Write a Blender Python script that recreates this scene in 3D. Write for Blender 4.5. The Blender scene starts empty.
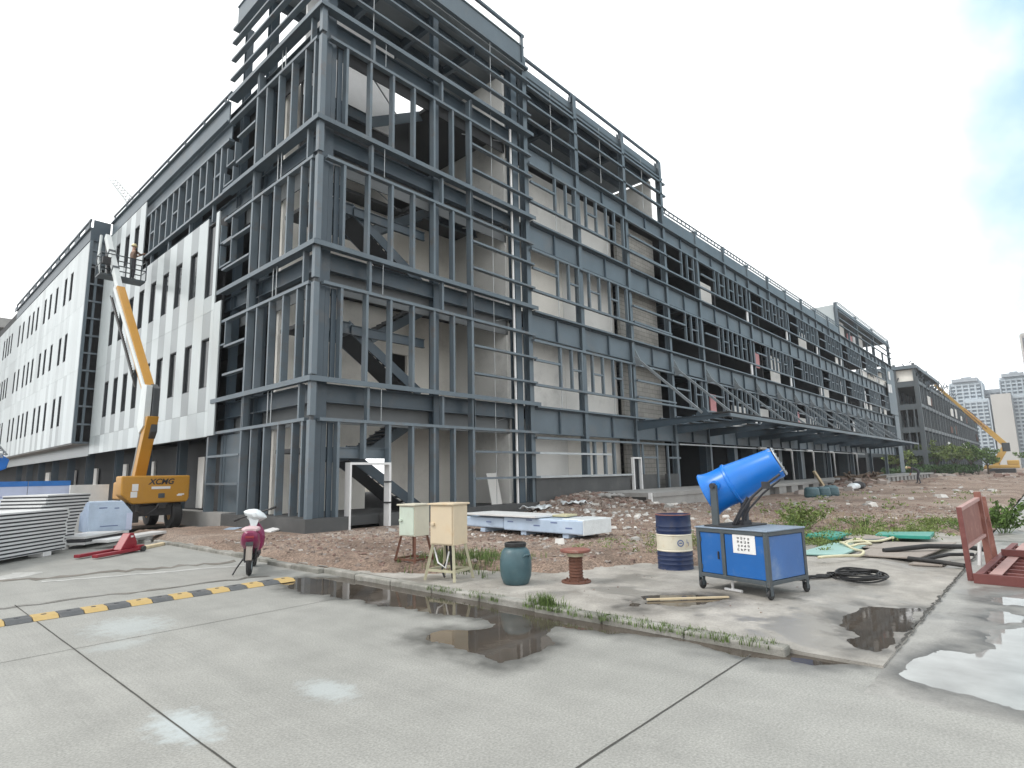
import bpy, bmesh, math, random
import numpy as np
from mathutils import Vector, Matrix
R = math.radians
random.seed(11)
rnd = random.random
scene = bpy.context.scene
col = scene.collection

# ------------------------------------------------------------------ camera, sky, sun, exposure
EYE = Vector((-8.786, -15.947, 1.65))
cam_d = bpy.data.cameras.new('camera')
cam = bpy.data.objects.new('camera', cam_d)
col.objects.link(cam)
FPX = 586.05
def _axis(dx, dy):
    return Vector((dx, -dy, -FPX)).normalized()
_ax, _ay = _axis(538, 80), _axis(-654, 105)          # directions of the street's two axes as the lens sees them
_ay = (_ay - _ax * _ay.dot(_ax)).normalized()
_az = _ax.cross(_ay)
cam.matrix_world = Matrix.Translation(EYE) @ Matrix((_ax, _ay, _az)).to_4x4()
cam_d.sensor_width = 36.0
cam_d.lens = 36.0 * FPX / 1024.0
cam_d.clip_start = 0.05
cam_d.clip_end = 3000.0
scene.camera = cam

SUN_DIR = Vector((-0.55, 0.38, 0.80)).normalized()
world = bpy.data.worlds.new('World')
scene.world = world
world.use_nodes = True
wn, wl = world.node_tree.nodes, world.node_tree.links
wn.clear()
w_out = wn.new('ShaderNodeOutputWorld')
w_bg = wn.new('ShaderNodeBackground')
w_bg.inputs['Strength'].default_value = 0.1
sky = wn.new('ShaderNodeTexSky')
sky.sky_type = 'NISHITA'
sky.sun_disc = False
sky.sun_elevation = math.asin(SUN_DIR.z)
sky.sun_rotation = math.atan2(SUN_DIR.x, SUN_DIR.y)
sky.air_density = 1.0
sky.dust_density = 2.5
tc = wn.new('ShaderNodeTexCoord')
cn = wn.new('ShaderNodeTexNoise')
cn.inputs['Scale'].default_value = 5.5
cn.inputs['Detail'].default_value = 5.0
cn.inputs['Roughness'].default_value = 0.5
wl.new(tc.outputs['Generated'], cn.inputs['Vector'])
dot = wn.new('ShaderNodeVectorMath')
dot.operation = 'DOT_PRODUCT'
dot.inputs[1].default_value = Vector((0.812, -0.336, 0.477)).normalized()   # where the cloud deck opens
wl.new(tc.outputs['Generated'], dot.inputs[0])
mr = wn.new('ShaderNodeMapRange')
mr.inputs['From Min'].default_value = 0.81
mr.inputs['From Max'].default_value = 1.0
wl.new(dot.outputs['Value'], mr.inputs['Value'])
ma = wn.new('ShaderNodeMath')
ma.operation = 'MULTIPLY_ADD'
ma.inputs[1].default_value = -1.1
wl.new(cn.outputs['Fac'], ma.inputs[0])
wl.new(mr.outputs['Result'], ma.inputs[2])
mr2 = wn.new('ShaderNodeMapRange')
mr2.interpolation_type = 'SMOOTHSTEP'
mr2.inputs['From Min'].default_value = -0.45
mr2.inputs['From Max'].default_value = 0.45
mr2.inputs['To Max'].default_value = 1.0
wl.new(ma.outputs['Value'], mr2.inputs['Value'])
clear = wn.new('ShaderNodeMix')
clear.data_type = 'RGBA'
clear.inputs['Factor'].default_value = 0.93
clear.inputs['B'].default_value = (3.9, 6.9, 8.6, 1)
wl.new(sky.outputs['Color'], clear.inputs['A'])
cmix = wn.new('ShaderNodeMix')
cmix.data_type = 'RGBA'
cmix.inputs['A'].default_value = (15.2, 15.4, 15.4, 1)
wl.new(mr2.outputs['Result'], cmix.inputs['Factor'])
wl.new(clear.outputs['Result'], cmix.inputs['B'])
wl.new(cmix.outputs['Result'], w_bg.inputs['Color'])
wl.new(w_bg.outputs['Background'], w_out.inputs['Surface'])

sun_d = bpy.data.lights.new('sun', 'SUN')
sun_d.energy = 1.5
sun_d.angle = R(14)
sun_d.color = (1.0, 0.96, 0.9)
sun = bpy.data.objects.new('sun', sun_d)
sun.rotation_euler = SUN_DIR.to_track_quat('Z', 'Y').to_euler()
col.objects.link(sun)
vs = scene.view_settings
vs.view_transform = 'Standard'
vs.look = 'None'
vs.gamma = 1.0
vs.exposure = 0.14
vs.use_curve_mapping = False

# ------------------------------------------------------------------ materials
def mat(name, rgb, rough=0.6, metal=0.0, noise=0.12, nscale=3.0, bump=0.0, bscale=40.0, dirt=None, dirt_amt=0.35,
        dirt_scale=2.0, spec=0.5, rand=0.0, island=0.0, trans=0.0, coords='Object', stretch=None):
    m = bpy.data.materials.new(name)
    m.use_nodes = True
    n, l = m.node_tree.nodes, m.node_tree.links
    b = n['Principled BSDF']
    b.inputs['Roughness'].default_value = rough
    b.inputs['Metallic'].default_value = metal
    b.inputs['Specular IOR Level'].default_value = spec
    if coords == 'World':
        g = n.new('ShaderNodeNewGeometry'); src = g.outputs['Position']
    else:
        g = n.new('ShaderNodeTexCoord'); src = g.outputs['Object']
    if stretch:
        vm = n.new('ShaderNodeVectorMath'); vm.operation = 'MULTIPLY'; vm.inputs[1].default_value = stretch
        l.new(src, vm.inputs[0]); src = vm.outputs['Vector']
    nt = n.new('ShaderNodeTexNoise')
    nt.inputs['Scale'].default_value = nscale
    nt.inputs['Detail'].default_value = 6.0
    nt.inputs['Roughness'].default_value = 0.6
    l.new(src, nt.inputs['Vector'])
    mp = n.new('ShaderNodeMapRange')
    mp.inputs['From Min'].default_value = 0.25
    mp.inputs['From Max'].default_value = 0.75
    mp.inputs['To Min'].default_value = 1.0 - noise
    mp.inputs['To Max'].default_value = 1.0 + noise
    l.new(nt.outputs['Fac'], mp.inputs['Value'])
    fac = mp.outputs['Result']
    def mul(a, lo, hi, sock):
        r = n.new('ShaderNodeMapRange'); r.inputs['To Min'].default_value = lo; r.inputs['To Max'].default_value = hi
        l.new(sock, r.inputs['Value'])
        q = n.new('ShaderNodeMath'); q.operation = 'MULTIPLY'
        l.new(a, q.inputs[0]); l.new(r.outputs['Result'], q.inputs[1])
        return q.outputs['Value']
    if rand:
        oi = n.new('ShaderNodeObjectInfo'); fac = mul(fac, 1 - rand, 1 + rand, oi.outputs['Random'])
    if island:
        gi = n.new('ShaderNodeNewGeometry'); fac = mul(fac, 1 - island, 1 + island, gi.outputs['Random Per Island'])
    sc = n.new('ShaderNodeVectorMath'); sc.operation = 'SCALE'
    sc.inputs[0].default_value = rgb
    l.new(fac, sc.inputs['Scale'])
    out = sc.outputs['Vector']
    if dirt:
        n2 = n.new('ShaderNodeTexNoise'); n2.inputs['Scale'].default_value = dirt_scale
        n2.inputs['Detail'].default_value = 8.0; n2.inputs['Roughness'].default_value = 0.7
        l.new(src, n2.inputs['Vector'])
        r2 = n.new('ShaderNodeMapRange'); r2.interpolation_type = 'SMOOTHSTEP'
        r2.inputs['From Min'].default_value = 0.5; r2.inputs['From Max'].default_value = 0.72
        r2.inputs['To Max'].default_value = dirt_amt
        l.new(n2.outputs['Fac'], r2.inputs['Value'])
        mx = n.new('ShaderNodeMix'); mx.data_type = 'RGBA'
        mx.inputs['B'].default_value = (*dirt, 1)
        l.new(r2.outputs['Result'], mx.inputs['Factor'])
        l.new(out, mx.inputs['A'])
        out = mx.outputs['Result']
    l.new(out, b.inputs['Base Color'])
    if bump:
        n3 = n.new('ShaderNodeTexNoise'); n3.inputs['Scale'].default_value = bscale; n3.inputs['Detail'].default_value = 5.0
        l.new(src, n3.inputs['Vector'])
        bp = n.new('ShaderNodeBump'); bp.inputs['Strength'].default_value = bump; bp.inputs['Distance'].default_value = 0.02
        l.new(n3.outputs['Fac'], bp.inputs['Height']); l.new(bp.outputs['Normal'], b.inputs['Normal'])
    if trans:
        b.inputs['Transmission Weight'].default_value = trans
    return m

STEEL = mat('blue_grey_steel_paint', (0.052, 0.076, 0.098), 0.42, 0, 0.2, 0.6, dirt=(0.12, 0.11, 0.10), dirt_amt=0.4, dirt_scale=1.3)
STEEL2 = mat('blue_grey_steel_skylit', (0.102, 0.133, 0.158), 0.45, 0, 0.18, 0.5, dirt=(0.16, 0.15, 0.14), dirt_amt=0.4, dirt_scale=1.1)  # lighter copy of the frame steel, sky light put into its colour
GIRT = mat('highlit_girt_steel', (0.118, 0.15, 0.176), 0.4, 0, 0.12, 0.8, dirt=(0.13, 0.095, 0.075), dirt_amt=0.55, dirt_scale=1.8)  # lighter than the frame steel, stud highlights put into the colour
GALV = mat('galvanised_steel', (0.42, 0.44, 0.45), 0.38, 0.7, 0.15, 2.0)
DECK = mat('profiled_steel_deck', (0.24, 0.265, 0.28), 0.5, 0.2, 0.12, 0.4)
PLASTER = mat('beige_plaster', (0.78, 0.755, 0.70), 0.85, 0, 0.1, 0.45, dirt=(0.46, 0.44, 0.41), dirt_amt=0.4, dirt_scale=0.6)
PLASTERG = mat('grey_board', (0.68, 0.675, 0.65), 0.85, 0, 0.1, 0.4, dirt=(0.36, 0.36, 0.35), dirt_amt=0.5, dirt_scale=0.5)
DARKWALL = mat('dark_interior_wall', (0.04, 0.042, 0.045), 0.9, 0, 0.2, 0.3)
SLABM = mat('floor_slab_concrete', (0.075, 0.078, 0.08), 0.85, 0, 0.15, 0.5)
PLINTH = mat('wet_cement_render', (0.075, 0.077, 0.078), 0.75, 0, 0.22, 0.8, bump=0.15, bscale=30, dirt=(0.14, 0.135, 0.13), dirt_amt=0.5, dirt_scale=0.7)
CONC = mat('grey_cast_concrete', (0.30, 0.295, 0.285), 0.85, 0, 0.16, 0.7, bump=0.15, bscale=25, dirt=(0.17, 0.16, 0.15), dirt_amt=0.5, dirt_scale=0.5)
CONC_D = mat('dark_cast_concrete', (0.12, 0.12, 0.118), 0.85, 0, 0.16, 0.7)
PAN_A = mat('white_cladding_panel', (0.46, 0.505, 0.515), 0.3, 0.25, 0.05, 0.3, rand=0.09, dirt=(0.34, 0.375, 0.385), dirt_amt=0.3, dirt_scale=0.9, stretch=(1, 1, 0.18))
PAN_B = mat('pale_grey_cladding_panel', (0.365, 0.405, 0.415), 0.3, 0.25, 0.05, 0.3, rand=0.12, dirt=(0.24, 0.27, 0.28), dirt_amt=0.25, dirt_scale=0.9, stretch=(1, 1, 0.18))
PAN_C = mat('silver_grey_cladding_panel', (0.25, 0.278, 0.29), 0.32, 0.15, 0.05, 0.3, rand=0.07)
GLASS = mat('dark_window_glass', (0.022, 0.026, 0.03), 0.12, 0, 0.2, 0.5, spec=0.5)
FRAME_D = mat('dark_window_frame', (0.05, 0.055, 0.06), 0.45)
WHITE = mat('white_paint', (0.72, 0.72, 0.72), 0.45, 0, 0.06, 3)
FILM_W = mat('white_plastic_film', (0.66, 0.70, 0.72), 0.28, 0, 0.1, 4, bump=0.5, bscale=14)
FILM_B = mat('light_blue_plastic_film', (0.42, 0.52, 0.65), 0.25, 0, 0.12, 2.5, bump=0.35, bscale=9, dirt=(0.5, 0.58, 0.7), dirt_amt=0.6, dirt_scale=3)
FILM_P = mat('pale_lilac_film_sheet', (0.50, 0.55, 0.70), 0.3, 0, 0.1, 2, bump=0.3, bscale=8)
INK = mat('black_ink', (0.03, 0.03, 0.035), 0.6)
INKB = mat('faded_blue_ink', (0.12, 0.16, 0.30), 0.6)
FOAM = mat('dark_panel_core', (0.05, 0.05, 0.055), 0.8)
SKIN_M = mat('white_metal_panel_skin', (0.62, 0.63, 0.63), 0.4, 0, 0.08, 2)
YEL = mat('orange_yellow_machine_paint', (0.47, 0.235, 0.03), 0.35, 0, 0.08, 2, dirt=(0.25, 0.15, 0.05), dirt_amt=0.35)
YELF = mat('faded_yellow_crane_paint', (0.50, 0.31, 0.08), 0.45, 0, 0.1, 0.5)
BOOMW = mat('pale_boom_paint', (0.60, 0.64, 0.64), 0.35, 0, 0.06, 2)
BLACK = mat('black_rubber', (0.022, 0.022, 0.023), 0.7, 0, 0.2, 5, dirt=(0.12, 0.11, 0.1), dirt_amt=0.3)
DKMET = mat('dark_machine_steel', (0.04, 0.04, 0.042), 0.5, 0.3, 0.2, 4, dirt=(0.1, 0.07, 0.05), dirt_amt=0.4)
BLUE = mat('bright_blue_paint', (0.006, 0.165, 0.60), 0.3, 0, 0.1, 3, dirt=(0.03, 0.16, 0.45), dirt_amt=0.3, dirt_scale=4)
BLUE_D = mat('deep_blue_cabinet_paint', (0.006, 0.105, 0.36), 0.38, 0, 0.1, 3, dirt=(0.10, 0.16, 0.28), dirt_amt=0.55, dirt_scale=3)
CARTTOP = mat('worn_blue_grey_top', (0.26, 0.33, 0.42), 0.4, 0.2, 0.18, 4, dirt=(0.16, 0.16, 0.17), dirt_amt=0.6, dirt_scale=6)
FRAME_G = mat('dark_grey_frame_paint', (0.06, 0.075, 0.085), 0.45, 0, 0.15, 5, dirt=(0.16, 0.13, 0.1), dirt_amt=0.4, dirt_scale=6)
NAVY = mat('navy_drum_paint', (0.007, 0.021, 0.075), 0.4, 0, 0.15, 4, dirt=(0.05, 0.042, 0.04), dirt_amt=0.6, dirt_scale=4)
DRUMW = mat('stained_cream_band', (0.62, 0.58, 0.47), 0.5, 0, 0.1, 3, dirt=(0.45, 0.30, 0.14), dirt_amt=0.6, dirt_scale=5)
TEAL = mat('worn_teal_plastic', (0.048, 0.10, 0.118), 0.42, 0, 0.2, 6, bump=0.1, bscale=30, dirt=(0.09, 0.14, 0.15), dirt_amt=0.5, dirt_scale=7)
RUST = mat('rusty_steel', (0.13, 0.055, 0.035), 0.8, 0, 0.3, 9, bump=0.25, bscale=40, dirt=(0.05, 0.028, 0.022), dirt_amt=0.7, dirt_scale=9)
RUSTL = mat('faded_red_rusty_plate', (0.22, 0.085, 0.065), 0.75, 0, 0.25, 8, bump=0.2, bscale=40, dirt=(0.32, 0.26, 0.22), dirt_amt=0.6, dirt_scale=8)
CREAM = mat('cream_cabinet_paint', (0.60, 0.50, 0.36), 0.45, 0, 0.08, 4, dirt=(0.5, 0.33, 0.16), dirt_amt=0.45, dirt_scale=4)
MINT = mat('pale_green_cabinet_paint', (0.50, 0.57, 0.49), 0.45, 0, 0.08, 4, dirt=(0.40, 0.40, 0.32), dirt_amt=0.4, dirt_scale=5)
MAGENTA = mat('magenta_scooter_plastic', (0.19, 0.018, 0.07), 0.3, 0, 0.1, 5)
REDP = mat('red_machine_paint', (0.24, 0.014, 0.026), 0.4, 0, 0.12, 5, dirt=(0.2, 0.05, 0.05), dirt_amt=0.4, dirt_scale=6)
REDOX = mat('red_oxide_primer', (0.15, 0.045, 0.04), 0.6, 0, 0.15, 5, dirt=(0.26, 0.12, 0.10), dirt_amt=0.5, dirt_scale=5)
PINKOX = mat('faded_red_primer', (0.21, 0.085, 0.065), 0.65, 0, 0.12, 5, dirt=(0.36, 0.22, 0.18), dirt_amt=0.5, dirt_scale=5)
PINKTOP = mat('dusty_pink_primer', (0.38, 0.235, 0.215), 0.65, 0, 0.12, 5)
GREENB = mat('green_frp_board', (0.025, 0.26, 0.20), 0.4, 0, 0.12, 3, dirt=(0.12, 0.3, 0.26), dirt_amt=0.5, dirt_scale=6)
AQUA = mat('pale_aqua_sheet', (0.28, 0.46, 0.43), 0.4, 0, 0.1, 3)
PLY = mat('weathered_plywood', (0.30, 0.265, 0.235), 0.8, 0, 0.2, 3, dirt=(0.17, 0.14, 0.12), dirt_amt=0.6, dirt_scale=3, stretch=(1, 4, 1))
TIMBER = mat('pale_sawn_timber', (0.58, 0.48, 0.32), 0.7, 0, 0.15, 4)
HOSEY = mat('pale_yellow_hose', (0.58, 0.55, 0.38), 0.55, 0, 0.12, 6)
PINK = mat('pink_insulation_board', (0.62, 0.30, 0.31), 0.8, 0, 0.08, 2)
SIGNBLUE = mat('hoarding_blue_band', (0.03, 0.16, 0.46), 0.4)
LEAF = mat('leaf_green', (0.085, 0.145, 0.035), 0.6, 0, 0.1, 3, island=0.55, spec=0.3)
LEAF2 = mat('pale_leaf_green', (0.15, 0.20, 0.06), 0.6, 0, 0.1, 3, island=0.5, spec=0.3)
LEAFD = mat('dark_hedge_green', (0.035, 0.075, 0.02), 0.65, 0, 0.1, 3, island=0.5, spec=0.3)
GRASS = mat('weed_green', (0.10, 0.15, 0.045), 0.7, 0, 0.1, 3, island=0.5, spec=0.3)
DRYG = mat('dry_grass', (0.25, 0.215, 0.12), 0.8, 0, 0.1, 3, island=0.4, spec=0.2)
BARK = mat('tree_bark', (0.10, 0.075, 0.055), 0.9, 0, 0.25, 6)
BUMPY = mat('worn_yellow_rubber', (0.44, 0.31, 0.12), 0.7, 0, 0.12, 9, dirt=(0.32, 0.24, 0.14), dirt_amt=0.6, dirt_scale=9)
BUMPB = mat('worn_black_rubber', (0.085, 0.09, 0.095), 0.8, 0, 0.2, 9, dirt=(0.18, 0.17, 0.16), dirt_amt=0.5, dirt_scale=8)
TOWER_W = mat('white_apartment_wall', (0.44, 0.50, 0.55), 0.7, 0, 0.05, 0.05)
TOWER_B = mat('beige_apartment_wall', (0.46, 0.45, 0.43), 0.7, 0, 0.05, 0.05)
TOWER_G = mat('grey_apartment_wall', (0.33, 0.37, 0.41), 0.7, 0, 0.05, 0.05)
TOWER_WIN = mat('apartment_window_glass', (0.14, 0.18, 0.22), 0.25, 0, 0.25, 0.12)
SKINP = mat('skin', (0.42, 0.25, 0.18), 0.6)
CLOTHD = mat('dark_work_clothes', (0.045, 0.045, 0.055), 0.8)
CLOTHB = mat('brown_work_jacket', (0.16, 0.10, 0.07), 0.8)
HATY = mat('pale_yellow_helmet', (0.7, 0.62, 0.35), 0.4)
NETG = mat('blue_green_debris_net', (0.07, 0.13, 0.14), 0.8, 0, 0.3, 1.0)

def brick_mat(name, c1, c2, cm, w, h):
    m = bpy.data.materials.new(name); m.use_nodes = True
    n, l = m.node_tree.nodes, m.node_tree.links
    b = n['Principled BSDF']; b.inputs['Roughness'].default_value = 0.9
    g = n.new('ShaderNodeNewGeometry')
    sx = n.new('ShaderNodeSeparateXYZ'); cb = n.new('ShaderNodeCombineXYZ')
    ad = n.new('ShaderNodeMath'); ad.operation = 'ADD'
    l.new(g.outputs['Position'], sx.inputs[0])
    l.new(sx.outputs['X'], ad.inputs[0]); l.new(sx.outputs['Y'], ad.inputs[1])
    l.new(ad.outputs[0], cb.inputs['X']); l.new(sx.outputs['Z'], cb.inputs['Y'])
    t = n.new('ShaderNodeTexBrick')
    t.inputs['Color1'].default_value = (*c1, 1); t.inputs['Color2'].default_value = (*c2, 1); t.inputs['Mortar'].default_value = (*cm, 1)
    t.inputs['Scale'].default_value = 1.0; t.inputs['Brick Width'].default_value = w; t.inputs['Row Height'].default_value = h
    t.inputs['Mortar Size'].default_value = 0.018
    l.new(cb.outputs[0], t.inputs['Vector'])
    nz = n.new('ShaderNodeTexNoise'); nz.inputs['Scale'].default_value = 0.8; nz.inputs['Detail'].default_value = 6
    l.new(g.outputs['Position'], nz.inputs['Vector'])
    mx = n.new('ShaderNodeMix'); mx.data_type = 'RGBA'; mx.blend_type = 'MULTIPLY'; mx.inputs['Factor'].default_value = 0.6
    l.new(t.outputs['Color'], mx.inputs['A']); l.new(nz.outputs['Fac'], mx.inputs['B'])
    l.new(mx.outputs['Result'], b.inputs['Base Color'])
    return m
BLOCK = brick_mat('grey_block_wall', (0.46, 0.445, 0.41), (0.38, 0.37, 0.345), (0.27, 0.265, 0.25), 0.6, 0.24)

# ------------------------------------------------------------------ mesh helpers
class MB:
    def __init__(s): s.v = []; s.f = []; s.m = []; s.smooth = []
    def add(s, vs, fs, mi=0, sm=False):
        o = len(s.v); s.v += [tuple(v) for v in vs]
        for f in fs:
            s.f.append(tuple(i + o for i in f)); s.m.append(mi); s.smooth.append(sm)
        return s
    def box(s, x0, x1, y0, y1, z0, z1, mi=0):
        if x0 > x1: x0, x1 = x1, x0
        if y0 > y1: y0, y1 = y1, y0
        if z0 > z1: z0, z1 = z1, z0
        return s.add([(x0, y0, z0), (x1, y0, z0), (x1, y1, z0), (x0, y1, z0), (x0, y0, z1), (x1, y0, z1), (x1, y1, z1), (x0, y1, z1)],
              [(0, 3, 2, 1), (4, 5, 6, 7), (0, 1, 5, 4), (1, 2, 6, 5), (2, 3, 7, 6), (3, 0, 4, 7)], mi)
    def obox(s, c, u, v, w, mi=0):
        """box from a corner c and three edge vectors (right handed)"""
        c, u, v, w = map(Vector, (c, u, v, w))
        p = [c, c + u, c + u + v, c + v]; p += [q + w for q in p]
        return s.add(p, [(0, 3, 2, 1), (4, 5, 6, 7), (0, 1, 5, 4), (1, 2, 6, 5), (2, 3, 7, 6), (3, 0, 4, 7)], mi)
    def bar(s, p, q, a, b, up=(0, 0, 1), mi=0):
        p, q = Vector(p), Vector(q); d = (q - p)
        u = Vector(up)
        if abs(d.normalized().dot(u)) > 0.98: u = Vector((0, 1, 0))
        r = d.cross(u).normalized(); t = r.cross(d).normalized()
        c = p - r * a / 2 - t * b / 2
        return s.obox(c, r * a, d, t * b, mi) if (r * a).cross(d).dot(t) > 0 else s.obox(c, d, r * a, t * b, mi)
    def tube(s, p, q, r, n=8, r2=None, mi=0, caps=True, sm=True):
        p, q = Vector(p), Vector(q); r2 = r if r2 is None else r2
        d = (q - p).normalized(); a = d.orthogonal().normalized(); b = d.cross(a)
        A = [p + (a * math.cos(2 * math.pi * i / n) + b * math.sin(2 * math.pi * i / n)) * r for i in range(n)]
        Bv = [q + (a * math.cos(2 * math.pi * i / n) + b * math.sin(2 * math.pi * i / n)) * r2 for i in range(n)]
        s.add(A + Bv, [(i, (i + 1) % n, n + (i + 1) % n, n + i) for i in range(n)], mi, sm)
        if caps: s.add(A + Bv, [tuple(range(n - 1, -1, -1)), tuple(range(n, 2 * n))], mi)
        return s
    def path(s, pts, r, n=6, mi=0, closed=False):
        pts = [Vector(p) for p in pts]; N = len(pts); rings = []
        up = Vector((0, 0, 1))
        for i in range(N):
            a = pts[i - 1] if (i or closed) else pts[i]; b = pts[(i + 1) % N] if (i < N - 1 or closed) else pts[i]
            d = (b - a).normalized()
            x = d.cross(up)
            x = x.normalized() if x.length > 0.05 else Vector((1, 0, 0))
            y = x.cross(d)
            rings.append([pts[i] + (x * math.cos(2 * math.pi * k / n) + y * math.sin(2 * math.pi * k / n)) * r for k in range(n)])
        vs = [v for ring in rings for v in ring]; fs = []
        for i in range(N if closed else N - 1):
            j = (i + 1) % N
            fs += [(i * n + k, i * n + (k + 1) % n, j * n + (k + 1) % n, j * n + k) for k in range(n)]
        s.add(vs, [f[::-1] for f in fs], mi, True)
        if not closed: s.add(rings[0] + rings[-1], [tuple(range(n)), tuple(range(2 * n - 1, n - 1, -1))], mi)
        return s
    def lathe(s, prof, origin=(0, 0, 0), axis=(0, 0, 1), n=32, mi=0, sm=True, mis=None):
        o = Vector(origin); d = Vector(axis).normalized(); a = d.orthogonal().normalized(); b = d.cross(a)
        vs = []
        for r, h in prof:
            vs += [o + d * h + (a * math.cos(2 * math.pi * i / n) + b * math.sin(2 * math.pi * i / n)) * r for i in range(n)]
        for k in range(len(prof) - 1):
            fs = [(k * n + i, k * n + (i + 1) % n, (k + 1) * n + (i + 1) % n, (k + 1) * n + i) for i in range(n)]
            s.add(vs if False else [vs[j] for j in range(k * n, (k + 2) * n)], [tuple(x - k * n for x in f) for f in fs], mis[k] if mis else mi, sm)
        return s
    def prism(s, poly, ext, mi=0):
        """poly: list of 3D points (ccw seen from the side away from ext), ext: extrusion vector"""
        e = Vector(ext); P = [Vector(p) for p in poly]; n = len(P)
        nrm = Vector((0, 0, 0))
        for i in range(n): nrm += P[i].cross(P[(i + 1) % n])
        if nrm.dot(e) > 0: P = P[::-1]
        Q = [p + e for p in P]
        return s.add(P + Q, [tuple(range(n)), tuple(range(2 * n - 1, n - 1, -1))] + [((i + 1) % n, i, n + i, n + (i + 1) % n) for i in range(n)], mi)
    def hcol(s, x, y, z0, z1, w=0.3, d=0.3, t=0.022):
        s.box(x - w / 2, x + w / 2, y - d / 2, y - d / 2 + t, z0, z1); s.box(x - w / 2, x + w / 2, y + d / 2 - t, y + d / 2, z0, z1)
        return s.box(x - t / 2, x + t / 2, y - d / 2 + t, y + d / 2 - t, z0, z1)
    def ibx(s, x0, x1, y, z0, z1, w=0.2, t=0.025):
        s.box(x0, x1, y - w / 2, y + w / 2, z0, z0 + t); s.box(x0, x1, y - w / 2, y + w / 2, z1 - t, z1)
        return s.box(x0, x1, y - t / 2, y + t / 2, z0 + t, z1 - t)
    def iby(s, x, y0, y1, z0, z1, w=0.2, t=0.025):
        s.box(x - w / 2, x + w / 2, y0, y1, z0, z0 + t); s.box(x - w / 2, x + w / 2, y0, y1, z1 - t, z1)
        return s.box(x - t / 2, x + t / 2, y0, y1, z0 + t, z1 - t)
    def join(s, o):
        k = len(s.v); s.v += o.v; s.f += [tuple(i + k for i in f) for f in o.f]; s.m += o.m; s.smooth += o.smooth
        return s
    def xf(s, M):
        s.v = [tuple(M @ Vector(v)) for v in s.v]; return s
    def build(s, name, mats, parent=None, bevel=0, merge=False):
        me = bpy.data.meshes.new(name)
        me.from_pydata(s.v, [], s.f)
        for m in (mats if isinstance(mats, (list, tuple)) else [mats]): me.materials.append(m)
        me.polygons.foreach_set('material_index', s.m)
        me.polygons.foreach_set('use_smooth', s.smooth)
        me.update()
        if merge:
            bm = bmesh.new(); bm.from_mesh(me); bmesh.ops.remove_doubles(bm, verts=bm.verts, dist=1e-5)
            bmesh.ops.recalc_face_normals(bm, faces=bm.faces); bm.to_mesh(me); bm.free()
            me.set_sharp_from_angle(angle=R(35))
        o = bpy.data.objects.new(name, me); col.objects.link(o)
        if parent: o.parent = parent
        if bevel:
            b = o.modifiers.new('bevel', 'BEVEL'); b.width = bevel; b.segments = 2; b.limit_method = 'ANGLE'; b.angle_limit = R(40)
        return o

def tag(o, label=None, cat=None, group=None, kind=None):
    if label: o['label'] = label
    if cat: o['category'] = cat
    if group: o['group'] = group
    if kind: o['kind'] = kind
    return o
def thing(name, label, cat, loc=(0, 0, 0), rz=0, group=None):
    o = bpy.data.objects.new(name, None); col.objects.link(o)
    o.location = loc; o.rotation_euler = (0, 0, rz); o.empty_display_size = 0.2
    return tag(o, label, cat, group)
def copy_tree(o, parent=None):
    c = o.copy(); col.objects.link(c)
    if parent: c.parent = parent
    for ch in list(o.children): copy_tree(ch, c)
    return c
def text_mesh(body, size, name, m, parent, M, extrude=0.002, shear=0.0, align='CENTER'):
    cu = bpy.data.curves.new(name, 'FONT'); cu.body = body; cu.size = size; cu.extrude = extrude; cu.offset = size * 0.028; cu.shear = shear
    cu.align_x = align; cu.align_y = 'CENTER'
    t = bpy.data.objects.new(name, cu); col.objects.link(t)
    dg = bpy.context.evaluated_depsgraph_get()
    me = bpy.data.meshes.new_from_object(t.evaluated_get(dg))
    bpy.data.objects.remove(t); bpy.data.curves.remove(cu)
    me.name = name; me.materials.clear(); me.materials.append(m); me.transform(M)
    o = bpy.data.objects.new(name, me); col.objects.link(o); o.parent = parent
    return o
class Parts:
    """collects the parts of one thing; past 100 of a kind the smallest-looking ones become one part of kind stuff"""
    def __init__(s, root): s.root = root; s.d = {}
    def add(s, kind, m, mb, label=None): s.d.setdefault(kind, []).append((m, mb, label)); return mb
    def finish(s):
        for kind, L in s.d.items():
            if len(L) > 100:
                def key(e):
                    a = np.array(e[1].v); c = a.mean(0); ext = (a.max(0) - a.min(0)).max()
                    return -ext / np.linalg.norm(c - np.array(EYE))
                L = sorted(L, key=key); rest = L[100:]; L = L[:100]
                mats = []; big = MB()
                for m, mb, _ in rest:
                    if m not in mats: mats.append(m)
                    mb.m = [mats.index(m)] * len(mb.f); big.join(mb)
                tag(big.build(kind, mats, s.root), kind='stuff')
            for m, mb, lab in L:
                o = mb.build(kind, m, s.root)
                if lab: o['label'] = lab

# ------------------------------------------------------------------ main steel building
LV = [4.65, 8.88, 13.05, 17.1]                    # ledges of the four storeys
GD = [3.42, 7.65, 11.82, 16.05]                   # girt below each ledge
XEND = 95.0
TW = -0.12                                        # the corner tower stands a little in front of the long facade
B = thing('steel_frame_building', 'four storey building under construction, bare blue grey steel frame at the street corner', 'building')
P = Parts(B)
PX = P.add
def box(kind, m, *a): return PX(kind, m, MB().box(*a))

SPAN = mat('grey_spandrel_board', (0.13, 0.14, 0.145), 0.8, 0, 0.15, 0.7)
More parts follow.
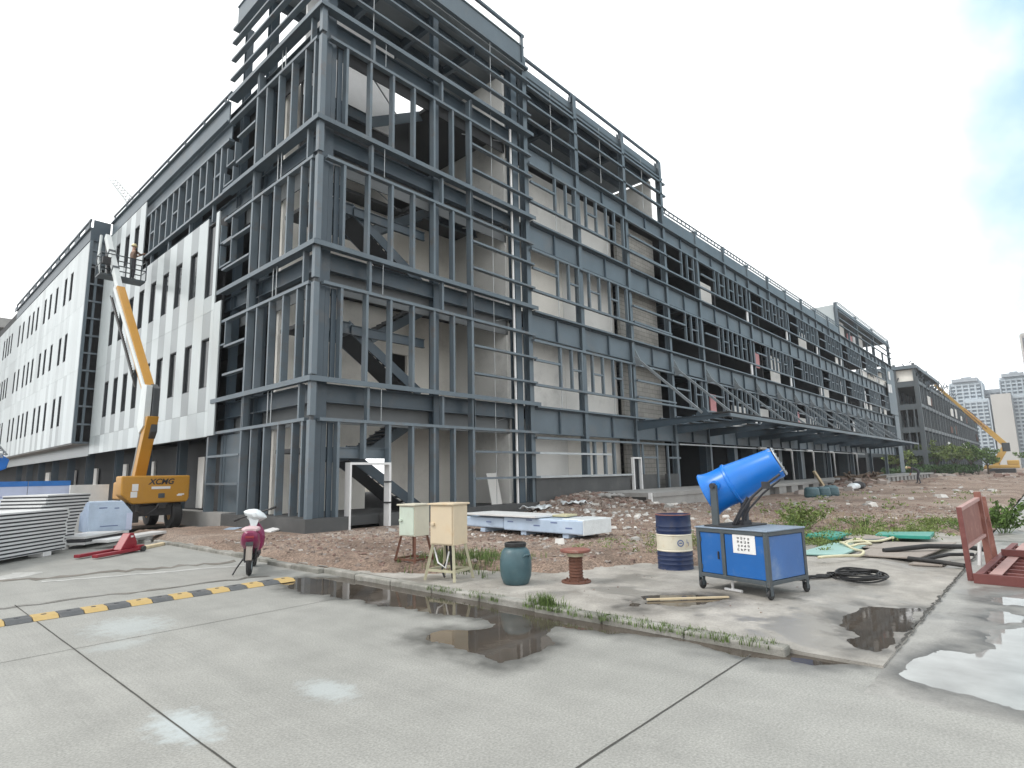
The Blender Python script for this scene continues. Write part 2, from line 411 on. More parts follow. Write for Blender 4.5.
# plinth and low walls
box('plinth', PLINTH, TW - 0.08, 1.2, TW - 0.08, 0.42, -0.3, 0.53)
box('plinth', PLINTH, 2.72, 10.25, TW - 0.08, 0.42, -0.3, 0.53)
box('plinth', PLINTH, TW - 0.08, 0.42, 0.42, 5.6, -0.3, 0.53)
box('plinth', CONC, TW - 0.06, 0.42, 5.6, 24.0, -0.3, 0.55)
box('plinth', PLINTH, 10.25, 18.0, 0.02, 0.42, -0.3, 0.5)
box('dado_wall', PLINTH, 10.3, 17.8, 0.06, 0.3, 0.5, 1.5)
box('dado_wall', PLINTH, 19.0, 20.6, 0.06, 0.3, 0.5, 1.55)
box('dado_wall', PLINTH, 22.0, 23.2, 0.06, 0.3, 0.5, 1.55)
# tower columns
for k in range(4): box('corner_column', GIRT, -0.11, 0.07, -0.11, 0.07, (0.53, 3.52, 4.75, 7.75)[k], (3.38, 4.58, 7.6, 8.8)[k])
for k in range(4): box('corner_column', GIRT, -0.11, 0.07, -0.11, 0.07, (8.98, 11.92, 13.15, 16.15)[k], (11.77, 12.95, 16.0, 21.4)[k])
box('corner_column', FRAME_D, -0.06, 0.04, -0.06, 0.04, 0.54, 21.3)
box('corner_column', STEEL, 0.075, 0.22, 0.08, 0.24, 0.53, 20.4)
cc = MB()
for k in range(4):
    z0 = [0.53, 4.75, 8.98, 13.15][k]; z1 = GD[k] - 0.06
    for i in range(3): cc.box(0.235 + i * 0.2, 0.4 + i * 0.2, 0.13 + 0.05 * (i % 2), 0.2 + 0.05 * (i % 2), z0, z1)
PX('corner_infill', STEEL, cc)
PX('column', STEEL, MB().hcol(0.45, 0.45, 0.53, 20.4, 0.36, 0.36))
PX('column', STEEL, MB().hcol(5.05, 0.42, 0.53, 20.4, 0.26, 0.26))
PX('column', STEEL, MB().hcol(9.62, 0.40, 0.53, 20.4, 0.36, 0.36))
PX('column', STEEL, MB().hcol(0.42, 4.62, 0.53, 20.4, 0.32, 0.32))
PX('column', STEEL, MB().hcol(0.42, 6.85, 0.53, 20.4, 0.26, 0.26))
PX('column', STEEL, MB().hcol(9.62, 6.6, 0.53, 20.4, 0.36, 0.36))
PX('downpipe', WHITE, MB().tube((9.2, 0.12, 0.5), (9.2, 0.12, 16.9), 0.055))
# tower ledges, girts, edge beams on both faces
for k in range(4):
    L, g = LV[k], GD[k]
    zb = 0.53 if k == 0 else LV[k - 1]
    PX('ledge', STEEL2, MB().box(TW - 0.1, 10.45, TW - 0.1, 0.18, L - 0.05, L + 0.04).box(TW - 0.1, 10.45, TW - 0.1, TW - 0.07, L - 0.12, L - 0.05))
    PX('ledge', STEEL2, MB().box(TW - 0.1, 0.18, 0.18, 7.1, L - 0.05, L + 0.04).box(TW - 0.1, TW - 0.07, TW - 0.07, 7.1, L - 0.12, L - 0.05))
    PX('girt', GIRT, MB().box(0.21, 10.38, TW, 0.07, g - 0.05, g + 0.05))
    PX('girt', GIRT, MB().box(TW, 0.07, 0.21, 7.0, g - 0.05, g + 0.05))
    if k < 4:
        PX('edge_beam', STEEL, MB().ibx(0.65, 9.43, 0.4, L - 0.66, L - 0.08, 0.24, 0.03))
        PX('edge_beam', STEEL, MB().iby(0.4, 0.65, 24.4, L - 0.66, L - 0.08, 0.24, 0.03))
    # short posts and sway braces in the gap under the ledge
    for x in (1.9, 5.05, 6.6): PX('gap_post', GIRT, MB().box(x - 0.045, x + 0.045, TW + 0.02, 0.08, g + 0.05, L - 0.12))
    for y in (0.62, 4.5): PX('gap_post', GIRT, MB().box(TW + 0.02, 0.08, y - 0.045, y + 0.045, g + 0.05, L - 0.12))
    PX('sway_rod', GALV, MB().tube((2.1, 0.55, g + 0.1), (4.6, 2.2, L - 0.75), 0.025, 6))
    PX('sway_rod', GALV, MB().tube((7.0, 0.9, g), (9.2, 0.55, L - 0.6), 0.025, 6))
    PX('sag_rod', GALV, MB().tube((7.85, TW + 0.12, zb + 0.05), (7.85, TW + 0.12, L - 0.06), 0.012, 5))
    PX('sag_rod', GALV, MB().tube((2.35, TW - 0.03, g + 0.05), (2.35, TW - 0.03, L - 0.1), 0.012, 5))
    PX('sag_rod', GALV, MB().tube((TW + 0.1, 2.8, g + 0.05), (TW + 0.1, 2.8, L - 0.1), 0.02, 5).tube((TW + 0.1, 2.55, g + 0.05), (TW + 0.1, 2.55, L - 0.1), 0.02, 5))
    if k < 3 or True:
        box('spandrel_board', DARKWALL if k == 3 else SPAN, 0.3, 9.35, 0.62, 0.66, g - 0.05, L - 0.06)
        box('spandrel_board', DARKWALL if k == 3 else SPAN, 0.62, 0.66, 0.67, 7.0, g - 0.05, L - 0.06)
    # studs
    xs = (0.86, 1.8, 2.75, 3.7, 4.65, 5.6)
    for x in xs:
        z0 = zb + (0.05 if k else 0)
        if k == 0 and 1.5 < x < 2.0: z0 = 2.25
        PX('stud', GIRT, MB().box(x - 0.045, x - 0.03, TW + 0.02, 0.13, z0, g - 0.05).box(x - 0.03, x + 0.045, TW + 0.02, TW + 0.035, z0, g - 0.05).box(x - 0.03, x + 0.045, 0.115, 0.13, z0, g - 0.05))
    for y in (0.36, 0.95, 1.87, 2.83, 3.78):
        PX('stud', GIRT, MB().box(TW + 0.02, 0.13, y - 0.045, y - 0.03, zb + 0.05, g - 0.05).box(TW + 0.02, TW + 0.035, y - 0.03, y + 0.045, zb + 0.05, g - 0.05).box(0.115, 0.13, y - 0.03, y + 0.045, zb + 0.05, g - 0.05))
    # open right and left bays: two extra girts
    for dz in ((1.03, 2.03) if k == 0 else (0.9, 1.98)):
        PX('girt', GIRT, MB().box(6.62, 10.4, TW, 0.07, zb + dz - 0.04, zb + dz + 0.04))
        y1 = 7.3 if k == 0 else (7.2, 6.4, 7.0, 6.2)[k]
        PX('girt', GIRT, MB().box(TW, 0.07, 4.62, y1, zb + dz - 0.04, zb + dz + 0.04))
PX('stud', GIRT, MB().box(6.5, 6.62, TW + 0.02, 0.16, 0.53, 16.9))
PX('stud', GIRT, MB().box(TW + 0.02, 0.16, 4.5, 4.62, 0.53, 16.9))
PX('stud', GIRT, MB().box(TW + 0.0, 0.2, 7.3, 7.45, 0.53, 3.42))
# small transom boxes left unfinished between girts on the left face
for z0, z1, y0, y1 in ((9.9, 10.85, 6.2, 7.3), (10.9, 11.7, 6.2, 7.3), (14.1, 14.9, 6.3, 7.1), (13.3, 13.9, 6.4, 7.3), (6.7, 7.6, 6.3, 7.3)):
    PX('window_frame', GIRT, MB().box(TW, 0.1, y0, y0 + 0.07, z0, z1).box(TW, 0.1, y1 - 0.07, y1, z0, z1).box(TW, 0.1, y0 + 0.07, y1 - 0.07, z0, z0 + 0.06))
# penthouse storey
for z in (18.06, 18.95, 19.75):
    PX('girt', GIRT, MB().box(TW, 10.42, TW, 0.07, z - 0.04, z + 0.04))
    PX('girt', GIRT, MB().box(TW, 0.07, 0.2, 7.25, z - 0.04, z + 0.04))
    PX('girt', GIRT, MB().box(10.45, 23.9, 0.1, 0.26, z - 0.05, z + 0.05))
PX('parapet_plate', STEEL2, MB().box(-0.02, 10.2, 0.04, 0.14, 20.5, 21.45).box(-0.1, 10.35, -0.1, 0.2, 20.38, 20.48).box(0.2, 10.2, 0.0, 0.18, 21.46, 21.52))
PX('parapet_plate', STEEL2, MB().box(0.04, 0.14, 0.3, 7.2, 20.5, 21.45).box(-0.1, 0.2, 0.2, 7.3, 20.38, 20.48).box(0.0, 0.18, 0.2, 7.2, 21.46, 21.52))
PX('parapet_plate', STEEL2, MB().box(10.3, 23.6, 0.3, 0.4, 20.1, 20.75).box(10.3, 23.7, 0.14, 0.42, 19.98, 20.08))
PX('roof_rail', STEEL, MB().box(-0.1, 10.2, -0.02, 0.1, 22.0, 22.12).box(9.98, 10.1, -0.02, 0.1, 20.5, 22.0).box(4.9, 5.0, 0.14, 0.24, 21.2, 22.0))
PX('roof_rail', STEEL, MB().box(10.3, 23.6, 0.24, 0.36, 21.2, 21.32).box(14.1, 14.22, 0.24, 0.36, 20.75, 21.2).box(18.85, 18.97, 0.24, 0.36, 20.75, 21.2).box(23.4, 23.55, 0.24, 0.38, 19.9, 21.2))
for x in (1.9, 7.85, 12.3, 16.6, 21.1): PX('sag_rod', GALV, MB().tube((x, 0.2 if x > 10 else TW + 0.1, 17.15), (x, 0.2 if x > 10 else TW + 0.1, 20.4), 0.018, 5))
# decks and slabs
box('roof_deck', DECK, 0.2, 10.2, 0.06, 4.6, 20.3, 20.37)
box('roof_deck', DECK, 10.2, 23.5, 0.3, 7.05, 20.3, 20.37)
for y in np.arange(0.9, 4.5, 1.7): PX('roof_beam', STEEL, MB().ibx(0.5, 23.3, y, 19.9, 20.28, 0.16, 0.02))
for x in (2.7, 5.05, 7.4, 14.2, 18.9): PX('roof_beam', STEEL, MB().iby(x, 0.5, 4.6, 19.75, 20.2, 0.18, 0.02))
for k in range(3):
    z = LV[k] - 0.05
    box('floor_slab', SLABM, 0.55, 9.4, 3.3, 6.0, z - 0.14, z)
    box('floor_slab', SLABM, 5.7, 9.35, 0.6, 3.3, z - 0.14, z)
    box('floor_slab', SLABM, 0.55, 94.6, 6.0, 30, z - 0.141, z - 0.001)
    box('floor_slab', SLABM, 9.9, 94.6, 0.55, 6.0, z - 0.14, z)
    for y in (2.4, 4.3): PX('floor_beam', STEEL, MB().ibx(5.8, 9.3, y, z - 0.5, z - 0.15, 0.16, 0.02))
    for x in np.arange(11.5, 94, 2.32): PX('floor_beam', STEEL, MB().iby(float(x), 0.6, 9, z - 0.55, z - 0.15, 0.16, 0.02))
box('floor_slab', SLABM, 0.43, 9.4, 0.43, 6.0, 0.2, 0.48)
box('floor_slab', SLABM, 9.5, 94.6, 0.43, 6.0, 0.2, 0.478)
box('floor_slab', SLABM, 0.43, 94.6, 6.0, 30, 0.1, 0.45)
box('floor_slab', SLABM, 0.55, 94.6, 9.0, 30, 16.9, 17.05)
box('floor_slab', SLABM, 5.7, 94.6, 0.55, 9.0, 16.9, 17.049)
box('floor_slab', SLABM, 0.55, 5.69, 4.2, 9.0, 16.9, 17.048)
# interior walls of the tower
for k in range(4):
    z0 = (0.5, 4.62, 8.85, 13.02)[k]; z1 = (4.4, 8.65, 12.8, 16.85)[k]
    if k == 0:
        box('interior_wall', PLASTER, 0.75, 4.5, 3.9, 4.05, z0, z1); box('interior_wall', PLASTER, 5.5, 9.25, 3.9, 4.05, z0, z1)
        box('interior_wall', PLASTER, 4.5, 5.5, 3.9, 4.05, z0 + 2.2, z1)
    else:
        box('interior_wall', PLASTER, 0.75, 5.6, 3.9, 4.05, z0, z1)
        if k < 3: box('interior_wall', PLASTER, 6.5, 9.25, 3.9, 4.05, z0, z1); box('interior_wall', PLASTER, 5.6, 6.5, 3.9, 4.05, z0 + 2.2, z1)
    box('interior_wall', PLASTERG, 9.26, 9.4, 0.62, 5.9, z0, z1)
    if k == 3:
        box('interior_wall', WHITE, 0.75, 4.7, 2.6, 2.7, 15.6, 20.0); box('interior_wall', DARKWALL, 0.7, 5.6, 2.72, 2.8, 13.1, 16.8)  # the dark sheet paints the shaded space below the landing
        PX('landing_beam', STEEL, MB().ibx(0.7, 3.4, 2.2, 15.25, 15.7, 0.14, 0.02)); PX('stair_stringer', STEEL2, MB().bar((3.3, 2.2, 15.45), (5.8, 2.2, 16.9), 0.06, 0.4))
box('interior_wall', PLASTERG, 9.26, 9.4, 0.62, 5.9, 17.1, 19.9)
box('interior_wall', PLASTERG, 23.0, 23.15, 0.7, 5.9, 17.1, 19.9)

# stairs in the tower
for k in range(3):
    zb = (0.5, 4.65, 8.88)[k]; zt = LV[k]; zm = zb + (zt - zb) * 0.52
    xa, xb, xc, xd = 1.7, 4.75, 3.4, 6.5
    fl = MB(); fl2 = MB()
    n = 13
    for i in range(n):
        x = xb - (xb - xa) * i / n; z = zb + (zm - zb) * (i + 1) / n
        fl.box(x - (xb - xa) / n, x, 1.02, 2.0, z - 0.05, z)
        x2 = xc + (xd - xc) * i / n; z2 = zm + (zt - zm) * (i + 1) / n
        fl2.box(x2, x2 + (xd - xc) / n, 2.1, 3.1, z2 - 0.05, z2)
    PX('stair_treads', SLABM, fl); PX('stair_treads', SLABM, fl2)
    for y in (0.95, 2.05): PX('stair_stringer', STEEL, MB().bar((xb + 0.1, y, zb + 0.05), (xa, y, zm - 0.08), 0.05, 0.34))
    for y in (2.05, 3.15): PX('stair_stringer', STEEL2, MB().bar((xc, y, zm - 0.12), (xd + 0.1, y, zt - 0.15), 0.05, 0.34))
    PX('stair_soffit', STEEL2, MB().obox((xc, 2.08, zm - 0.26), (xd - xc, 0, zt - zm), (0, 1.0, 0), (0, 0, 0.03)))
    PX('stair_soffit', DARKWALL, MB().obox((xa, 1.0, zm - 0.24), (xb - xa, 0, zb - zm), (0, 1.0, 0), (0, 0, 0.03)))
    PX('stair_landing', SLABM, MB().box(0.6, xa, 0.95, 3.4, zm - 0.14, zm).box(xa, xc, 2.08, 3.4, zm - 0.14, zm))
    PX('landing_beam', STEEL, MB().ibx(0.65, xa + 0.1, 0.9, zm - 0.42, zm - 0.02, 0.14, 0.02).iby(xa, 0.98, 3.4, zm - 0.45, zm - 0.15, 0.14, 0.02))
    PX('landing_beam', STEEL, MB().ibx(xa + 0.1, 4.9, 0.82, zm - 0.45, zm - 0.12, 0.12, 0.02) if k else MB().ibx(xa + 0.1, 2.6, 0.82, 2.35, 2.7, 0.12, 0.02))
# door in the tower
D = PX('door_frame', WHITE, MB().box(1.2, 1.26, TW - 0.11, 0.05, 0.0, 2.14).box(2.64, 2.72, TW - 0.11, 0.05, 0.0, 2.14).box(1.26, 2.64, TW - 0.11, 0.05, 2.07, 2.14).box(1.26, 2.64, TW - 0.1, 0.05, -0.05, 0.12))
PX('door_lintel', STEEL2, MB().ibx(0.9, 2.75, 0.2, 2.28, 2.62, 0.12, 0.02))
for z in (0.85, 1.5): PX('door_strap', DKMET, MB().box(2.598, 2.725, TW - 0.115, -0.01, z, z + 0.05))
# wall of the shallow bay, leaning board
PX('leaning_board', PLASTERG, MB().obox((8.35, 0.75, 0.5), (0.6, 0, 0), (0, 0.04, 0), (0.05, 0.35, 1.25)))

# ---- long facade
def girder(x0, x1, zt, depth, y=0.25, m=STEEL2):
    """plate girder with stiffeners under a ledge"""
    PX('girder_web', m, MB().box(x0, x1, y, y + 0.03, zt - depth + 0.03, zt - 0.03))
    g = MB().box(x0, x1, y - 0.1, y + 0.13, zt - depth, zt - depth + 0.03).box(x0, x1, y - 0.1, y + 0.13, zt - 0.03, zt)
    n = max(1, round((x1 - x0) / 2.32))
    for i in range(1, n):
        x = x0 + (x1 - x0) * i / n
        g.box(x - 0.035, x + 0.035, y - 0.11, y, zt - depth + 0.03, zt - 0.03)
    PX('girder_flanges', STEEL, g)
COLX = [10.25, 14.25, 18.9, 23.35, 28.0, 37.3, 46.6, 55.9, 65.2, 74.5, 83.8, 94.6]
for x in COLX:
    top = 21.1 if x < 24 else (17.9 if x < 65 else 20.7)
    PX('column', STEEL2, MB().box(x - 0.13, x + 0.13, 0.1, 0.13, 0.45, top).box(x - 0.13, x + 0.13, 0.4, 0.43, 0.45, top).box(x - 0.015, x + 0.015, 0.13, 0.4, 0.45, top))
    if x > 24: PX('column', STEEL, MB().hcol(x, 7.5, 0.45, 16.9, 0.35, 0.35))
for x in (32.6, 41.9, 51.2, 60.5, 69.8, 79.1, 89.0): PX('parapet_post', STEEL2, MB().box(x - 0.09, x + 0.09, 0.05, 0.25, 15.85, 18.05))
segs = list(zip(COLX[:-1], COLX[1:]))
for k in range(4):
    L = LV[k] - (0.12 if k < 3 else 0.4)
    for x0, x1 in segs: girder(x0 + 0.14, x1 - 0.14, L - 0.05, 1.08 if k < 3 else 0.75)
    PX('ledge', STEEL2, MB().box(10.46, XEND, -0.02, 0.24, L - 0.03, L + 0.05))
    zl = L - 1.33 if k < 3 else L - 1.0
    xa = 10.3
    PX('girt', GIRT, MB().box(xa, 23.2, -0.06, 0.09, zl - 0.05, zl + 0.05))
    if k: PX('girt', GIRT, MB().box(23.25, XEND, -0.06, 0.09, zl - 0.05, zl + 0.05))
    else: PX('girt', GALV, MB().box(23.25, 70, -0.1, 0.0, zl - 0.0, zl + 0.08))
    if k:
        Lb = LV[k - 1] - 0.12; zs = Lb + 0.95
        PX('girt', GIRT, MB().box(10.3, XEND, -0.06, 0.09, zs - 0.05, zs + 0.05))
        z0, z1 = zs + 0.05, zl - 0.05; zmid = (z0 + z1) / 2
        def studs(xs, trans, mid=None):
            for x in xs: PX('stud', GIRT, MB().box(x - 0.05, x + 0.05, -0.04, 0.1, z0, z1))
            for a, b in trans: PX('transom', GIRT, MB().box(a + 0.05, b - 0.05, -0.03, 0.08, zmid - 0.04, zmid + 0.04))
            if mid: PX('transom', GIRT, MB().box(mid[0], mid[1], -0.03, 0.08, z1 - 0.85, z1 - 0.75))
        studs((12.2, 13.05, 13.85), ((13.05, 13.85),), (10.4, 12.15))
        studs((14.75, 15.65, 16.6, 17.4, 18.3), ((14.75, 15.65), (16.6, 17.4)))
        PX('girt', GIRT, MB().box(18.95, 23.3, -0.05, 0.08, z1 - 0.85, z1 - 0.75))
        PX('girt', GIRT, MB().box(18.95, 23.3, -0.05, 0.08, z1 - 1.75, z1 - 1.65))
        studs((25.3, 26.1, 27.0, 27.6), ((26.1, 27.0),), (23.5, 25.25))
        for x0, x1 in segs[4:]:
            f = (x1 - x0) / 9.3
            xs = [x0 + f * t for t in (2.4, 3.1, 4.0, 4.8, 5.7, 6.5, 7.4, 8.3)]
            studs(xs, ((xs[1], xs[2]), (xs[3], xs[4]), (xs[5], xs[6])), (x0 + 0.15, xs[0] - 0.05))
            PX('sill_post', WHITE, MB().box(x1 - 1.15, x1 - 0.85, 0.02, 0.1, Lb + 0.1, zs - 0.06))
        # vertical sag rods in front of the shallow bays
        for x in (12.2, 16.6): PX('sag_rod', GALV, MB().tube((x, 0.0, Lb + 0.05), (x, 0.0, zs - 0.05), 0.018, 5))
# ground floor of the shallow bays
for z in (2.56, 1.56): PX('girt', GALV, MB().box(10.3, 18.0 if z < 2 else 16.0, -0.06, 0.06, z - 0.045, z + 0.045))
for x in (14.7, 15.6, 16.4): PX('stud', GIRT, MB().box(x - 0.07, x + 0.07, 0.0, 0.14, 1.55, 3.2))
for x in (19.1, 20.65, 21.9, 23.0): PX('stud', GIRT, MB().box(x - 0.06, x + 0.06, -0.04, 0.05, 0.5 if 20 < x < 22.5 else 1.56, 3.2))
PX('girt', GIRT, MB().box(19.0, 20.6, -0.05, 0.05, 2.4, 2.5)); PX('girt', GIRT, MB().box(21.96, 23.4, -0.05, 0.05, 2.4, 2.5))
PX('door_frame', WHITE, MB().box(17.95, 18.04, -0.1, 0.05, 0.5, 2.45).box(18.72, 18.8, -0.1, 0.05, 0.5, 2.45).box(18.04, 18.72, -0.1, 0.05, 2.37, 2.45))
PX('door_leaf', GLASS, MB().box(18.05, 18.71, 0.1, 0.14, 0.5, 2.36))
# walls behind the shallow bays
for k in range(4):
    z0 = (0.5, 4.62, 8.85, 13.02)[k]; z1 = (4.35, 8.6, 12.75, 16.6)[k]
    box('interior_wall', PLASTERG if k != 2 else PLASTER, 9.95, 14.24, 1.3, 1.42, z0, z1 - 0.2)
    box('interior_wall', PLASTER if k == 0 else PLASTERG, 14.26, 18.99, 1.3, 1.42, z0, z1 - 0.2)
    if k < 3: box('block_wall', BLOCK, 19.0, 23.3, 0.9, 1.1, z0, z1 - 0.3)
    else: box('block_wall', BLOCK, 19.0, 23.3, 0.9, 1.1, z0, z1 - 0.6)
box('block_wall', BLOCK, 23.25, 23.45, 1.1, 9, 0.5, 4.3)
# dark back walls, partitions and pale panels deeper in the building
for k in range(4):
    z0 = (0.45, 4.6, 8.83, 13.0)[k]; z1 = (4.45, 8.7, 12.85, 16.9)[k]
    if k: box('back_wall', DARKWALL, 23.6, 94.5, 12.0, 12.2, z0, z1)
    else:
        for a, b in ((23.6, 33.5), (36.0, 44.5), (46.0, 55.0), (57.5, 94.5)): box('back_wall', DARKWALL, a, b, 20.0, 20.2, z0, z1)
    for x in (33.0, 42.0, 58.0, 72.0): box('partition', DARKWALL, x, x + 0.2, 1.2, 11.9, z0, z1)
for x, k in ((29.6, 1), (38.8, 2), (48.0, 1)):
    zz = LV[k - 1] if k else 0.5
    PX('insulation_board', PINK, MB().box(x, x + 0.9, 0.6, 0.68, zz + 0.95, zz + 2.2))
for x, k, w_ in ((33.6, 1, 2.6), (38.2, 1, 3.0), (42.6, 2, 2.4), (47.5, 1, 4.0), (29.2, 3, 2.2), (51.5, 3, 2.5), (57.0, 2, 3.5), (61.0, 1, 2.8), (52.4, 1, 2.2)):
    zz = LV[k - 1]; PX('infill_board', PLASTERG, MB().box(x, x + w_, 0.75, 0.8, zz, zz + random.uniform(1.0, 2.6)))
for i in range(26):
    k = random.choice((1, 2, 3, 3)); x = random.uniform(60, 93); zz = LV[k - 1]
    if i % 2: PX('grey_panel', PLASTERG, MB().box(x, x + random.uniform(1, 3), 0.14, 0.2, zz + 0.05, zz + 0.75))
    else: PX('white_panel', WHITE, MB().box(x, x + random.uniform(0.4, 0.9), 0.14, 0.2, zz + 0.9, zz + 2.3))
# upper parapet of the long roof
for x0, x1 in ((23.4, 28.0),) + tuple((28 + 4.65 * i, 28 + 4.65 * (i + 1)) for i in range(8)):
    PX('parapet_plate', STEEL2, MB().box(x0 + 0.1, x1 - 0.1, 0.16, 0.2, 16.85, 17.62).box(x0 + 0.1, x1 - 0.1, 0.06, 0.2, 16.78, 16.84))
    r = MB().box(x0, x1, 0.1, 0.17, 18.0, 18.06).box(x0, x1, 0.1, 0.17, 17.72, 17.78)
    for i in range(8):
        x = x0 + (x1 - x0) * (i + 0.5) / 8; r.box(x - 0.02, x + 0.02, 0.11, 0.16, 17.78, 18.0)
    PX('roof_rail', STEEL2, r)
# far end: taller block on the roof
box('rooftop_wall', PAN_A, 65.6, 65.8, 0.6, 9.5, 17.0, 20.55)
box('rooftop_deck', DECK, 65.8, 94.5, 0.5, 9.0, 20.2, 20.3)
for z in (17.95, 18.75, 19.6): PX('girt', GIRT, MB().box(65.2, XEND, -0.05, 0.09, z - 0.05, z + 0.05))
PX('parapet_plate', STEEL2, MB().box(65.3, XEND, 0.1, 0.18, 19.95, 20.35).box(65.3, XEND, 0.0, 0.18, 19.87, 19.93))
PX('roof_rail', GALV, MB().box(65.3, XEND, 0.05, 0.13, 20.7, 20.77).box(65.3, XEND, 0.05, 0.13, 20.5, 20.55))
for a, b, m in ((66.2, 69, PLASTERG), (71, 73.5, PLASTERG), (75, 77.5, PINK), (78, 80, WHITE), (81, 83.5, PLASTERG)): box('interior_wall', m, a, b, 1.4, 1.5, 17.1, random.uniform(18.8, 19.8))
box('end_wall', STEEL2, 88.8, 94.5, -0.12, -0.05, 9.2, 16.0)
box('end_wall', STEEL2, 91.4, 94.5, -0.12, -0.05, 0.9, 9.1)
for x, z in ((88.6, 12.2), (90.0, 12.3), (89.9, 14.2)): PX('bright_dot_sheet', WHITE, MB().box(x, x + 0.95, -0.24, -0.14, z, z + 1.2))  # white sheets stand in for three bright dots of light
# loading dock
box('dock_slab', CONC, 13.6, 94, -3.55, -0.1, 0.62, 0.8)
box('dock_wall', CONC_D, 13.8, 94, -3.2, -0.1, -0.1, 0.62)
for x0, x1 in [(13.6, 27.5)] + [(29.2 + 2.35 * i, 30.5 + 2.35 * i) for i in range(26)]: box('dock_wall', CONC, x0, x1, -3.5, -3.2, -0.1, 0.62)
PX('dock_edge', WHITE, MB().box(13.5, 13.6, -3.5, -3.35, 0.0, 0.8))
# ground floor piers with white downpipes
for x in (37.3, 43.0, 49.0, 55.9, 65.2):
    box('pier', FRAME_G, x - 1.0, x - 0.2, 0.5, 1.4, 0.8, 3.4)
    PX('downpipe', WHITE, MB().path([(x - 1.6, -0.2, 3.25), (x - 0.2, -0.2, 3.25), (x + 0.05, -0.2, 3.1), (x + 0.05, -0.2, 0.82)], 0.1, 8))
for x in (28.4, 33.0): box('pier', STEEL, x - 0.25, x + 0.35, 0.5, 1.0, 0.8, 3.4)
# canopy with tapered beams, purlins, part of its deck and raking ties
CX0, CX1, CY = 18.8, 73.0, -4.95
n = 12
for i in range(n + 1):
    x = CX0 + (CX1 - CX0) * i / n
    PX('canopy_beam', STEEL, MB().prism([(x, 0.05, 3.85), (x, 0.05, 4.35), (x, CY, 4.35), (x, CY, 4.24)], (0.05, 0, 0)).box(x - 0.07, x + 0.12, CY, 0.05, 4.35, 4.37))
    PX('canopy_tie', GALV if i % 3 == 7 else DECK, MB().bar((x + 0.02, 0.0, 7.85), (x + 0.02, -3.6, 4.5), 0.12, 0.12).prism([(x, -0.02, 8.3), (x, -0.02, 7.3), (x, -0.45, 7.4)], (0.05, 0, 0)))
    PX('canopy_gusset', STEEL, MB().prism([(x, -3.2, 4.37), (x, -4.0, 4.37), (x, -3.7, 4.75), (x, -3.45, 4.75)], (0.05, 0, 0)))
for y in (-0.4, -1.3, -2.2, -3.1, -4.0): PX('canopy_purlin', STEEL, MB().box(CX0, CX1, y - 0.05, y + 0.05, 4.38, 4.44))
PX('canopy_edge', STEEL2, MB().box(CX0 - 0.1, CX1 + 0.1, CY - 0.08, CY, 4.2, 4.37))
for i in range(n):
    x0 = CX0 + (CX1 - CX0) * i / n + 0.02; x1 = CX0 + (CX1 - CX0) * (i + 1) / n - 0.02
    for (a, b) in ((-4.95, -3.9), (-3.75, -2.95), (-2.85, -1.95), (-1.85, 0.0)):
        if rnd() < (0.75 if -3.8 < a < -1.9 else 0.3): continue
        s0 = random.choice((0.0, 0.1, 0.2)) if rnd() < 0.5 else 0.0
        PX('canopy_sheet', SLABM, MB().box(x0 + (x1 - x0) * s0, x1 - (0.4 if rnd() < 0.3 else 0.0), a, b, 4.445, 4.475))

# ---- left facade above the street: steel at the third storey, cladding below
for k, (z0, z1) in enumerate(((12.42, 15.3),)):
    PX('girt', GIRT, MB().box(TW, 0.1, 7.0, 17.2, 13.05, 13.15)); PX('girt', GIRT, MB().box(TW, 0.1, 7.0, 17.2, 15.25, 15.35))
    for i, y in enumerate((7.75, 8.35, 9.25, 10.0, 10.9, 11.6, 12.55, 13.3, 14.1, 15.0, 15.8, 16.5)):
        PX('stud', GIRT, MB().box(TW + 0.02, 0.14, y - 0.06, y + 0.06, 13.15, 15.25))
        if i % 2 == 0: PX('transom', GIRT, MB().box(TW + 0.03, 0.12, y + 0.06, y + 0.74, 14.1, 14.18))
    for y in (8.6, 11.2, 13.9, 16.4): PX('stud', GIRT, MB().box(0.0, 0.12, y - 0.05, y + 0.05, 12.3, 13.05))
PX('girder_web', STEEL2, MB().box(0.14, 0.18, 7.4, 24.3, 15.45, 16.2).box(0.04, 0.26, 7.4, 24.3, 15.4, 15.44).box(0.04, 0.26, 7.4, 24.3, 16.21, 16.25))
PX('parapet_plate', STEEL2, MB().box(0.0, 0.05, 7.4, 24.3, 16.35, 17.15).box(-0.12, 0.05, 7.4, 24.3, 17.16, 17.2).box(-0.1, 0.05, 7.4, 24.3, 16.28, 16.34))
r = MB().box(0.0, 0.08, 7.4, 24.3, 17.62, 17.7)
for y in np.arange(8, 24.3, 2.3): r.box(0.01, 0.07, y - 0.04, y + 0.04, 17.2, 17.62)
PX('roof_rail', STEEL, r)
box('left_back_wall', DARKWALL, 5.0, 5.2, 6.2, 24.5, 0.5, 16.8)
for y in (11.6, 16.2, 20.8): PX('column', STEEL, MB().hcol(0.45, y, 0.5, 17.0, 0.32, 0.32))
for y0, y1, m in ((7.0, 8.1, PLASTERG), (10.6, 11.3, PLASTERG), (13.0, 14.2, DARKWALL), (17.0, 18.6, PLASTERG), (21.5, 22.6, PLASTERG)): box('ground_floor_door', m, 1.0, 1.1, y0, y1, 0.55, 2.7)
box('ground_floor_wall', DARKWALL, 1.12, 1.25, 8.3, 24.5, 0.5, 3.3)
box('ground_floor_wall', STEEL2, 0.3, 0.42, 5.0, 7.2, 0.55, 3.35)
